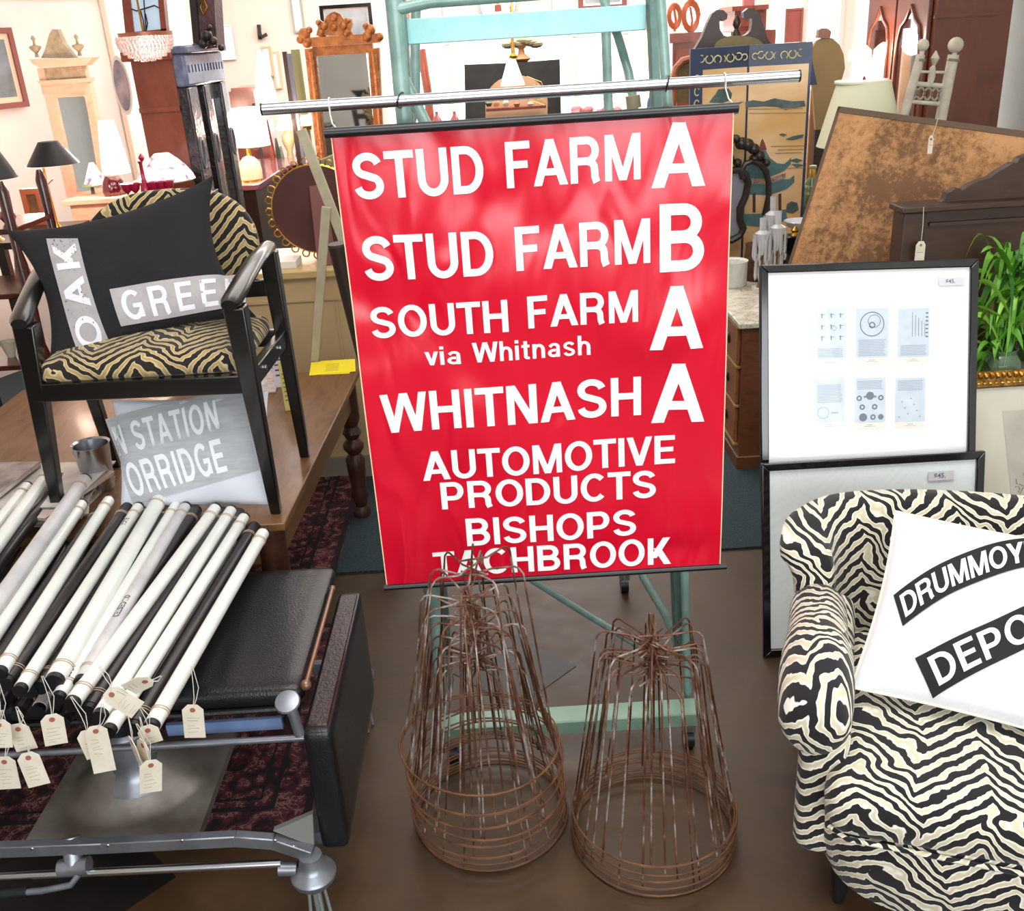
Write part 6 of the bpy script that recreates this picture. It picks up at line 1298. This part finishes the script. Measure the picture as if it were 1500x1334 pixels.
# coloured glass table lamps
m_leaded = NT('leaded_glass'); _v = m_leaded.coord(); _vo = m_leaded.n.new('ShaderNodeTexVoronoi'); _vo.inputs['Scale'].default_value = 26; m_leaded.link(_v, _vo.inputs['Vector'])
_c = m_leaded.ramp(_vo.outputs['Distance'], [(0.0,'FFF3EC'),(0.35,'F2C8C8'),(0.6,'C7B0C0'),(0.8,'5E5260')]); m_leaded.link(_c, m_leaded.b.inputs['Base Color']); m_leaded.link(_c, m_leaded.b.inputs['Emission Color']); m_leaded.b.inputs['Emission Strength'].default_value = 1.0; m_leaded = m_leaded.m
for x, yb, yt, w1, Y, lab in ((240,264,224,42,3.92,'domed leaded glass lamp glowing pink before the brown armoire side'),(137,270,238,17,5.35,'small leaded glass cone lamp between mirror and ruby vase')):
    t = T0('leaded_glass_lamp', lab, 'lamp', x, yb, Y, 'leaded glass lamps', z=(zq if w1 > 20 else zd))
    if w1 > 20: turn(t, 'lamp_shade', m_leaded, Y+.25, x, [(w1,yb),(w1*.93,yb-8),(w1*.74,yb-20),(w1*.5,yb-31),(w1*.25,yt)], 32)
    else: turn(t, 'lamp_shade', m_leaded, Y, x, [(w1,yb),(w1*.2,yt)], 24)
    turn(t, 'shade_border', M('green_glass_border','7A9A72',0.3), Y+(.25 if w1 > 20 else 0), x, [(w1*1.01,yb+2),(w1*1.02,yb-2)], 32); turn(t, 'lamp_base', m_dark_w, Y+(.25 if w1 > 20 else 0), x, [(9,yb+28),(4,yb+22),(2,yb)], 12)
t = T0('ruby_decanter', 'tall ruby glass decanter standing before the leaded glass dome', 'decanter', 209, 270, 4.03, z=zq); turn(t, 'decanter_body', M('ruby_clear','B01840',0.1,coat=.6), 4.03, 211, [(7,296),(8,285),(6,272),(3,262),(2.5,240),(4,236)], 18); turn(t, 'stopper', MATS['ruby_clear'], 4.03, 207, [(2,236),(5,231),(1,225)], 14)
for k, x in enumerate((188, 199, 226, 237, 248)):
    Y = 4.02; t = T0('ruby_goblet', 'small ruby goblet, %s from the left in the row on the tall chest' % ORD[k], 'goblet', x, 290, Y, 'ruby goblets', z=zq); hg_ = 0.075
    o = thing; p = at(x, 285, Y); t.location = (p.x, Y+.02*k/5, zq); MB().lathe([(0.018,0),(0.016,0.004),(0.003,0.01),(0.003,0.035),(0.018,0.05),(0.022,hg_),(0.019,hg_),(0.014,0.052)], 16).build('goblet_glass', MATS['ruby_clear'], t)
# oval platter on the wall
t = T0('oval_platter', 'blue and white oval platter on the wall left of the armoire', 'platter', 183, 125, 6.3, z=at(183,125,6.3).z); t.rotation_euler = (0, 0, math.radians(-35))
q = MB(); q.lathe([(0.0,0.0),(0.11,0.0),(0.14,-0.015),(0.15,-0.02)], 32, Matrix.Scale(1.2, 4, (0,1,0))); q.v = [Vector((v.x*.55, v.z, v.y*.92)) for v in q.v]; q.build('platter_rim', M('ivory_rim','D9D6CC',0.3), t)
q = MB(); q.v = []; n = 28; q.add([(0.075*math.cos(2*PI*k/n)*.85, -0.024, 0.15*math.sin(2*PI*k/n)*.95) for k in range(n)], [tuple(range(n))]); q.build('painted_scene', M('blue_scene','4E566E',0.4,var='B8A8AE',vs=9), t)
# carved armoire
Ya = 4.4; xc = at(271,75,Ya).x; xl = at(190,85,Ya).x; zt = at(272,78,Ya).z; xc0 = xc; xc = xc-.06; ar = thing('carved_armoire', 'tall brown sided armoire with a black carved front and mirrored door', 'armoire', ((xl+xc)/2, Ya+.3, 0))
m_side = wood('armoire_side','7A3A26','95503A',0.28,(2.5,2.5,1),coat=.5,freq=2.5); m_front = M('carved_black_oak','2A2226',0.28,var='14100F',vs=10,coat=.5,bump=.5,bs=60)
WB(MB().box(xl, xc, Ya, Ya+.62, 0.05, zt-.02), 'carcase', m_side, ar); WB(MB().box(xl-.03, xc+.01, Ya-.025, Ya+.66, zt-.02, zt+.02), 'cornice', m_side, ar, bevel=.006); WB(MB().box(xl, xc, Ya-.012, Ya, zt-.22, zt-.20), 'side_moulding', m_side, ar)
WB(MB().box(xc, xc+.055, Ya-.01, Ya+.62, zt-.13, zt+.0), 'front_cornice', m_blueglaze, ar, bevel=.012); WB(MB().box(xc, xc+.075, Ya-.02, Ya+.64, zt+.0, zt+.03), 'front_cornice_lip', m_blueglaze, ar, bevel=.006)
for k in range(12): WB(MB().box(xc+.055, xc+.062, Ya+.02+.05*k, Ya+.045+.05*k, zt-.075, zt-.045), 'dentil', m_blueglaze, ar)
for k in range(3): y_ = Ya+(-.01, .24, .54)[k]; o = WB(MB().box(xc, xc+.05, y_, y_+(.14 if k == 0 else .09), 0.05, zt-.13), 'pilaster', m_front, ar, bevel=.008); WB(MB().tube([(xc+.052, y_+.05+.028*math.cos(a), 1.25+.06*math.sin(a)) for a in [2*PI*j/20 for j in range(20)]], .004, 6, closed=True), 'carved_oval', M('oak_highlight','7E7A84',0.3), o)
for y_ in (Ya+.15, Ya+.215, Ya+.35): pass
WB(MB().box(xc+.0, xc+.02, Ya+.13, Ya+.54, 0.1, zt-.13), 'door', m_front, ar); WB(MB().add([(xc+.024,Ya+.36,.9),(xc+.024,Ya+.52,.9),(xc+.024,Ya+.52,zt-.20),(xc+.024,Ya+.36,zt-.20)], [(0,1,2,3)]), 'mirror_pane', mir, ar, flip=False)
q = MB(); q.box(xc+.02, xc+.035, Ya+.33, Ya+.36, .85, zt-.17); q.box(xc+.02, xc+.035, Ya+.52, Ya+.54, .85, zt-.17); WB(q, 'pane_moulding', m_front, ar)
t = T0('carved_crest_clock', 'dark carved clock case standing on top of the black and brown armoire', 'clock', 300, 40, Ya+.2, z=zt+.05)
PP(t, 'clock_case', M('rosewood_carved','5E3A3E',0.4,var='3A2226',vs=14,bump=.5,bs=50), Ya+.25, [(278,-120),(306,-120),(318,70),(290,74)], 0.14); PP(t, 'case_edge', m_dark_w, Ya+.22, [(266,-120),(278,-120),(292,72),(284,74)], 0.16)
for x_, y_, r_ in ((303,52,9),(312,60,7),(298,64,7),(286,68,5),(324,70,5),(306,40,5)): WB(MB().sph(at(x_,y_,Ya+.18), r_*scl(x_,y_,Ya), 10, 7), 'carved_leaf', m_dark_w, t)
WB(MB().tube([at(293,10,Ya+.24), at(298,22,Ya+.24), at(303,10,Ya+.24), at(298,-2,Ya+.24)], .006, 6, closed=True), 'inlay_ring', m_brass, t)
# hanging leaded window and crystal basket light
t = T0('leaded_window_panel', 'wood framed leaded glass panel hanging at the top left', 'glass panel', 207, 20, 4.05, z=at(207,50,4.05).z)
for pts in ([(172,-60),(184,-60),(197,52),(184,54)], [(226,-60),(234,-60),(244,46),(236,48)]): PP(t, 'frame_stile', m_red_w, 4.05, pts, 0.04)
PP(t, 'frame_rail', m_red_w, 4.05, [(184,48),(243,42),(244,50),(186,57)], 0.04)
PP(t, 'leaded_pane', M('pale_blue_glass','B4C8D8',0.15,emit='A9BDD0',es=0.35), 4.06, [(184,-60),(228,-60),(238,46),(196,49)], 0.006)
for pts in ([(208,-40),(212,20),(214,47)], [(190,12),(200,16),(214,12),(226,8),(234,12)], [(206,16),(210,30),(212,46)], [(213,20),(216,34),(214,46)]): PT(t, 'lead_line', m_blackp, 4.052, pts, .0025, 5)
WB(MB().tube([at(205,-50,4.07), Vector((at(205,-50,4.07).x,4.07,ZC))], .003, 5), 'hanging_chain', m_brass, t)
t = T0('crystal_basket_light', 'round crystal basket ceiling light hanging before the armoire', 'chandelier', 213, 65, 3.95, z=at(213,70,3.95).z)
s = scl(213, 65, 3.95); c0 = at(213, 65, 3.95); zt2, zb2 = at(213,48,3.95).z, at(213,87,3.95).z
turn(t, 'brass_ring', M('copper_ring','B4745A',0.35,.5), 3.95, 213, [(38.5,53),(39,47)], 36)
k = 0; bead = M('crystal_bead','EFE3E2',0.08,coat=.6,trans=.4)
for j, (rr, y_) in enumerate(((39,56),(39,61),(38,66),(36,71),(32,76),(26,81),(18,85),(9,87))):
    q = MB(); n = int(rr*.95)+4
    for i_ in range(n): a = 2*PI*(i_+.5*(j%2))/n; q.sph((c0.x+rr*s*math.cos(a), 3.95+rr*s*math.sin(a), at(213,y_,3.95).z), (.0062,.0062,.0085), 6, 4)
    o = WB(q, 'bead_row', bead, t, ang=20)
WB(MB().tube([(c0.x,3.95,zt2), (c0.x,3.95,ZC)], .004, 6), 'hanging_chain', m_brass, t); bulb(213, 66, 3.95, 1.2, r=.03)
# square lit shade, console, brass dome etc.
Yl = 5.5; zc2 = at(378,270,5.3).z; xr = at(379,271,5.3).x
t = thing('rose_topped_console', 'dark console table with a glossy rose brown top behind the tiger chair', 'table', (xr-.3, 5.7, 0)); WB(MB().box(xr-.46, xr, 5.3, 6.6, zc2-.03, zc2), 'tabletop', M('rose_lacquer','8A5560',0.12,coat=.8), t, bevel=.005, ); WB(MB().box(xr-.44, xr-.03, 5.34, 6.5, 0.3, zc2-.03), 'cabinet_body', m_dark_w, t)
for x_ in (xr-.40, xr-.06):
    for y_ in (5.37, 6.45): WB(MB().box(x_-.025, x_+.025, y_-.025, y_+.025, 0, .3), 'leg', m_dark_w, t)
t = T0('square_shade_lamp', 'brightly lit cream drum lamp right of the carved armoire', 'lamp', 365, 200, 5.7, z=zc2)
turn(t, 'lamp_shade', M('lit_drum','FFE6C8',0.6,emit='FFE3C4',es=1.7), 5.7, 366, [(26,214),(24,157)], 28); turn(t, 'lamp_base', m_brass, 5.7, 366, [(9,256),(10,248),(4,236),(3,214)], 14); bulb(366, 185, 5.35, 5)
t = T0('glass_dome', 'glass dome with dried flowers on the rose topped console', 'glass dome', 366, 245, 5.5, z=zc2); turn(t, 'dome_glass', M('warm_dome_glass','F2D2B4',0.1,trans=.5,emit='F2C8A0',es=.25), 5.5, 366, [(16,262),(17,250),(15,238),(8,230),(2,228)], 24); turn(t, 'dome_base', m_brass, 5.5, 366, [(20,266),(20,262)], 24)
t = T0('red_cabinet', 'red brown cabinet behind the bright drum lamp', 'cabinet', 358, 145, 6.9); PB(t, 'cabinet_body', m_red_w, 6.9, 340, 133, 376, 200, .4, z0=0.0); PB(t, 'cabinet_top', m_red_w, 6.86, 338, 128, 378, 134, .46)
t = T0('white_ruffled_lamp', 'tall white draped lamp standing beside the red brown cabinet', 'lamp', 383, 110, 6.6); turn(t, 'draped_shade', M('white_drape','EDEFF6',0.6,emit='F0F4FF',es=.6), 6.6, 385, [(14,150),(12,125),(9,105),(5,85),(2,72)], 20, ribs=7, ribd=.15); turn(t, 'lamp_stand', m_dark_w, 6.6, 385, [(8,330),(3,320),(2,150)], 10)
for i_, (x0, y0, x1, y1, lab, c_) in enumerate(((318,36,342,88,'thin framed print in the glare above the armoire','D9DCE0'),(384,68,398,112,'narrow pale framed picture left of the wall sconce pictures','C9A27A'),(400,75,410,130,'narrow gilt framed picture left of the ornate gold mirror','D8B48C'),(425,-40,441,48,'tall grey framed picture high above the ornate gold mirror','A09A92'))):
    pic('framed_picture', lab, 12.15, x0, y0, x1, y1, 2.5, M('frame_%d' % i_, c_, 0.5), M('pale_print','EDEDEE',0.6), M('faint_print','C8CED0',0.6,var='E0E2E2',vs=8), 2)
t = T0('wall_sconce', 'small dark iron sconce on the bright wall above the lamps', 'sconce', 382, 50, 12.12, z=at(382,52,12.12).z); PT(t, 'sconce_arm', m_dark_w, 12.12, [(379,40),(380,48),(384,54),(391,50)], .02, 6); PT(t, 'sconce_back', m_dark_w, 12.16, [(379,36),(381,58)], .024, 6)
for i_, (x, y0, y1, w_) in enumerate(((425,75,146,3),(431,78,148,3),(441,72,150,6))):
    t = T0('leaning_frame', ('dark frame leaning left of the ornate gold mirror, leftmost of three','dark frame leaning left of the ornate gold mirror, middle of three','olive backed frame leaning against the ornate gold mirror, rightmost of three')[i_], 'picture frame', x, y1, 6.3+.1*i_, 'leaning frames'); PB(t, 'frame_board', (m_dark_w, M('blue_grey_frame','6A7088',0.4), M('olive_back','8A8B5E',0.7))[i_], 6.3+.1*i_, x-w_, y0, x+w_, y1+60, .03, z0=0.0)
t = T0('gilt_console', 'gilt carved console table under the white table lamp', 'console table', 425, 250, 6.4); zg = at(425,242,6.4).z; xa_, xb_ = at(395,243,6.4).x, at(460,243,6.4).x
WB(MB().box(xa_, xb_, 6.4, 6.9, zg-.03, zg), 'tabletop', m_red_w, t, bevel=.004); WB(MB().box(xa_+.02, xb_-.02, 6.43, 6.85, zg-.13, zg-.03), 'gilt_apron', M('antique_gold',''), t)
for x_ in (xa_+.04, xb_-.04): WB(MB().tube([(x_,6.46,zg-.13),(x_+.03,6.44,zg-.35),(x_-.01,6.46,.3),(x_,6.45,0)], [.03,.02,.018,.03], 10), 'leg', m_dark_w, t)
WB(MB().tube([((xa_+xb_)/2+.08*math.cos(a),6.42,zg-.09+.035*math.sin(a)) for a in [2*PI*j/16 for j in range(16)]], .008, 6, closed=True), 'gilt_swag', m_brass, t)
t = T0('white_shade_lamp', 'white shaded lamp with a celadon vase base on the gilt console', 'lamp', 424, 210, 6.55, z=zg); turn(t, 'lamp_shade', M('lit_empire','FFF2E2',0.6,emit='FFF0E0',es=1.5), 6.55, 423, [(19,189),(14,169)], 24); turn(t, 'vase_base', M('celadon','B8B894',0.25,var='8A9060',vs=10,coat=.5), 6.55, 424, [(5,244),(6,236),(4,222),(9,208),(9,198),(4,190)], 20); bulb(423, 182, 6.3, 4)
t = T0('porcelain_flower_lamp', 'porcelain flower lamp with a gold collar beside the ornate gold mirror', 'lamp', 449, 200, 6.5, z=zg); turn(t, 'flower_shade', M('lit_flower','FFE9E0',0.6,emit='FFE2D6',es=1.0), 6.5, 449, [(8,184),(10,176),(6,168)], 16, ribs=6, ribd=.12); turn(t, 'gold_collar', m_brass, 6.5, 449, [(7,190),(8,184)], 16); turn(t, 'lamp_stem', M('white_porcelain','E2DCD6',0.3), 6.5, 449, [(6,243),(3,230),(3,190)], 12)
for k, (x, h_, c_, n_) in enumerate(((398,34,'7A3B2C','tall red brown'),(407,40,'2E3A36','tall dark green'),(413,28,'6A7A6A','grey green'),(440,38,'8A94B8','pale blue'),(436,20,'C47A4A','amber'))):
    t = T0('slim_bottle', '%s slim bottle standing on the gilt console' % n_, 'bottle', x, 240, 6.5, z=zg); turn(t, 'bottle_body', M('slim_%s' % c_, c_, 0.2, coat=.4), 6.46+.06*k, x, [(3,244),(3.4,230),(3,242-h_*.6),(1.5,242-h_)], 12)
t = T0('red_cupboard', 'red wooden cupboard side standing between drum lamp and gilt console', 'cupboard', 391, 200, 6.1); PP(t, 'cupboard_side', m_red_w, 6.75, [(384,178),(392,176),(408,245),(396,330),(385,330)], .15)
WB(MB().box(at(385,330,6.75).x, at(385,330,6.75).x+.07, 6.75, 6.9, 0, at(385,330,6.75).z), 'cupboard_base', m_red_w, t)
# ornate gold mirror
Yg = 5.85; m_gilt = M('terracotta_gilt','B0713C',0.45,0.35,var='8A5228',vs=25,bump=.6,bs=50)
t = T0('ornate_gold_mirror', 'tall ornate gold mirror with a carved crest left of the ladder', 'mirror', 500, 150, Yg)
PB(t, 'mirror_pane', mir, Yg+.01, 462, 78, 545, 240, .01, z0=0.25)
for (x0, x1, xb0, xb1) in ((446,462,474,490), (539,555,560,574)): PP(t, 'side_column', m_gilt, Yg-.02, [(x0,72),(x1,70),(xb1-12,245),(xb0-8,246)], .06)
PB(t, 'top_rail', m_gilt, Yg-.03, 444, 52, 556, 66, .08); PB(t, 'carved_frieze', m_gilt, Yg-.015, 458, 66, 546, 80, .05)
PP(t, 'carved_crest', m_gilt, Yg-.025, [(463,52),(466,40),(462,32),(468,29),(474,34),(478,24),(484,19),(490,17),(498,20),(503,28),(508,26),(514,28),(516,36),(513,44),(518,52)], .05)
for x_, y_, r_ in ((446,50,9),(450,62,8),(440,58,6),(542,44,8),(538,54,8),(556,54,6),(489,26,6),(475,38,6),(503,38,6),(466,33,4),(510,30,4),(453,44,5),(536,38,5),(470,48,6),(508,48,6),(489,40,6)): WB(MB().sph(at(x_,y_,Yg-.02), (r_*scl(x_,y_,Yg), .025, r_*scl(x_,y_,Yg)), 10, 6), 'carved_ornament', m_gilt, t)
for x_, xb_ in ((455,474),(547,562)): PT(t, 'column_shaft', m_gilt, Yg-.03, [(xb_,240),(x_+4,110),(x_,76)], .016, 8)
a, b, c, d = RB(462, 78, 545, 240, Yg); WB(MB().box(a-.06, b+.06, Yg-.02, Yg+.05, 0, .25), 'plinth', m_gilt, t)
pic('framed_picture', 'black framed mirror picture hanging behind the ornate gold crest', 7.0, 470, 6, 546, 60, 5, m_bframe, M('cream_pic','E8D8CC',0.6), M('blue_grey_pic','8A9AA6',0.5,var='D8DCE0',vs=5), 3)
# ================================================================ LEDGE, OVAL MIRROR, EASEL
xa, xb, zL = -1.08, -0.40, 0.872; yF = 3.72
t = thing('beige_counter', 'beige panelled counter behind the oak table', 'counter', ((xa+xb)/2, yF, 0)); m_bei = M('beige_paint','C6AC84',0.55,var='BDA37A',vs=4)
WB(MB().box(xa, xb, yF, yF+.45, 0.0, zL-.03), 'counter_body', m_bei, t); WB(MB().box(xa-.02, xb+.02, yF-.02, yF+.47, zL-.03, zL), 'counter_top', M('buff_top','C9AE78',0.4), t, bevel=.005)
WB(MB().box(xa, xb, yF-.008, yF, zL-.12, zL-.112), 'panel_moulding', m_bei, t); WB(MB().box(xb-.24, xb-.232, yF-.008, yF, .12, zL-.13), 'panel_moulding', m_bei, t); WB(MB().box(xa, xb, yF-.014, yF, 0, .10), 'skirting', M('grey_skirting','8E8478',0.6), t)
t = thing('white_box_lid', 'flat white card box on the beige counter under the oval mirror', 'box', (at(418,388,3.8).x, 3.82, zL)); MB().box(-.05,.05,-.06,.06,0,.028).build('box_card', M('white_card','F0EFEA',0.6), t, bevel=.002)
c0 = at(466,318,3.9); om = thing('oval_mirror_back', 'round gold beaded mirror seen from its brown backing board on the counter', 'mirror', (c0.x, 3.9, zL)); rz_ = 0.165; rx2 = 0.172; zc_ = 0.196
q = MB(); n = 48; q.prism([(rx2*math.cos(2*PI*k/n), zc_+rz_*math.sin(2*PI*k/n)) for k in range(n)], -.006, .006); q.build('backing_board', M('maroon_board','5E3634',0.8,var='4E2C2C',vs=6), om)
q = MB(); q.prism([(rx2*.97*math.cos(2*PI*k/n), zc_+rz_*.97*math.sin(2*PI*k/n)) for k in range(n)], .0065, .012); q.build('mirror_pane', mir, om)
MB().tube([(rx2*math.cos(2*PI*k/n), 0, zc_+rz_*math.sin(2*PI*k/n)) for k in range(n)], .006, 8, closed=True).build('gold_rim', m_brass, om)
for k in range(26):
    a = 2*PI*k/26; c_ = (( rx2+.014)*math.cos(a), 0, zc_+(rz_+.014)*math.sin(a)); MB().tube([(c_[0]+.014*math.cos(b_)*1.0, 0, c_[2]+.014*math.sin(b_)) for b_ in [2*PI*j/10 for j in range(10)]], .0032, 5, closed=True).build('gold_loop', m_gold2, om)
q = MB(); q.beam((0.012,-.012,zc_+.09), (0.035,-.13,0.002), .055, .006, (0,1,0), .075, .006); q.build('easel_strut', M('rose_board','7E5250',0.8), om, label='pinkish brown board strut')
def leanstick(name, label, pts, w0, m, cat):
    t = thing(name, label, cat, pts[-1]); q = MB()
    for i in range(len(pts)-1): q.beam(pts[i], pts[i+1], w0, w0*.6, (0,1,0))
    return t, WB(q, 'lath', m, t, bevel=.002)
m_white = m_white; m_wwood = M('limed_wood','BDB49A',0.7,var='ADA488',vs=20)
p0 = at(478,303,3.50); p1 = onz(461,529,TT); leanstick('white_lath', 'long limed wooden lath standing upright on the far end of the oak table', [p0, p1], .031, m_wwood, 'lath')
p0 = at(441,190,3.55); p1 = at(503,352,3.52); f1 = p1+(p1-p0).normalized()*0.0; g1 = Vector((p1.x+.25, 3.5, 0)); leanstick('white_lath', 'limed wooden lath slanting down behind the left edge of the banner', [p0, p1, p1+(p1-p0)*1.2, Vector((p1.x+.33,3.5,0))], .034, m_wwood, 'lath')
t = T0('carved_stone_block', 'grey green carved block beside the slanting lath', 'carving', 484, 255, 3.95, z=zL); PP(t, 'carved_block', M('grey_green_stone','A0A084',0.8,var='7E7E66',vs=30,bump=.6,bs=60), 3.95, [(462,238),(500,222),(510,300),(488,306),(468,262)], .08); WB(MB().box(at(490,300,3.95).x-.03, at(490,300,3.95).x+.05, 3.95, 4.02, zL, at(490,300,3.95).z), 'block_base', MATS['grey_green_stone'], t)
t = T0('dark_leather_tube', 'dark brown leather tube leaning behind the left edge of the banner', 'tube', 500, 450, 2.9); a_, b_ = at(494,358,2.9), Vector((at(548,600,2.95).x+.02, 2.95, 0)); WB(MB().tube([a_, at(545,560,2.93), b_], 0.028, 16), 'tube_body', M('dark_brown_leather','33241F',0.5,var='271A17',vs=8), t)
WB(MB().tube([a_+(a_-b_).normalized()*-.004, a_+(a_-b_).normalized()*.003], .0285, 16), 'tube_cap', M('tube_cap_brown','4A3A34',0.6), t)
# ================================================================ ETAGERE AT THE FAR LEFT
Ye = 3.75; t = T0('mahogany_etagere', 'dark mahogany shelf stand crowded with oddments at the far left', 'shelf unit', 10, 480, Ye); m_eta = wood('etagere_wood','33120F','4A1C17',0.25,(3,3,2),coat=.5)
xr_ = at(52,470,Ye).x; xl_ = xr_-.62
for x_, y_ in ((xr_,Ye),(xl_,Ye),(xr_,Ye+.34),(xl_,Ye+.34)): WB(MB().lathe([(0.02,0),(0.028,0.03),(0.016,0.08),(0.024,0.3),(0.016,0.34),(0.024,0.6),(0.016,0.64),(0.024,0.95),(0.016,1.0),(0.022,1.22),(0.01,1.26)], 12, Matrix.Translation((x_,y_,0))), 'post', m_eta, t)
SH = [at(10,640,Ye).z, at(10,535,Ye).z, at(10,430,Ye).z, at(10,335,Ye).z]
for z in SH: WB(MB().box(xl_-.01, xr_+.01, Ye-.01, Ye+.36, z-.02, z), 'shelf_board', m_eta, t, bevel=.003)
rnd = random.Random(9); cols = (('C9A24A','gold',.8),('8A6A3A','brass',.7),('B8AE9A','ivory',0),('A85A2C','amber',0),('6A7A4A','olive',0),('C8C4BC','white',0),('7A3A2A','russet',0))
for si, z in enumerate(SH[1:]):
    for k in range(4):
        c_, nm, mt = cols[(si*3+k*2) % 7]; x_ = xr_-.07-.12*k; h_ = rnd.uniform(.05,.10); r_ = rnd.uniform(.03,.045)
        g = thing('small_bowl' if k % 2 else 'small_vase', '%s %s, %s from the right on the %s shelf of the mahogany stand' % (nm, 'bowl' if k % 2 else 'vase', ORD[k], ('lowest filled','middle','top')[si]), 'bowl' if k % 2 else 'vase', (x_, Ye+.12+rnd.uniform(-.05,.05), z), 0, 'oddments on the mahogany stand')
        pr = [(r_*.5,0),(r_,h_*.6),(r_*1.1,h_*.7),(r_*.95,h_*.68),(r_*.4,.01)] if k % 2 else [(r_*.5,0),(r_*.9,h_*.4),(r_*.7,h_*.8),(r_*.3,h_),(r_*.45,h_*1.15),(r_*.35,h_*1.15)]
        MB().lathe(pr, 18).build('glazed_body', M('oddment_%s' % nm, c_, 0.25, mt, coat=.3), g)
t = thing('olive_armchair_arm', 'grey olive upholstered chair arm at the left edge above the magazines', 'armchair', (-2.02, 2.95, 0)); q = smoothbox(-.25,.12,-.12,.3,0.12,0.66,.08,10,10,8); weld(q.build('upholstered_arm', M('grey_olive_velvet','4E4E40',0.9,var='3C3D32',vs=9), t, ang=180))
for x_, y_ in ((-.2,-.07),(.07,-.07),(-.2,.25),(.07,.25)): MB().lathe([(.015,0),(.022,.13)], 10, Matrix.Translation((x_,y_,0))).build('leg', m_dark_w, t)
t = thing('red_stretcher_bench', 'low glossy red brown bench rail behind the tiger chair legs', 'bench', (-1.75, 3.55, 0)); zb_ = at(80,622,3.55).z; MB().box(-.45,.45,-.03,.10,zb_-.035,zb_).build('bench_rail', m_eta, t, bevel=.006)
for x_ in (-.42,.42): MB().box(x_-.02,x_+.02,-.0,.06,0,zb_-.035).build('leg', m_eta, t)
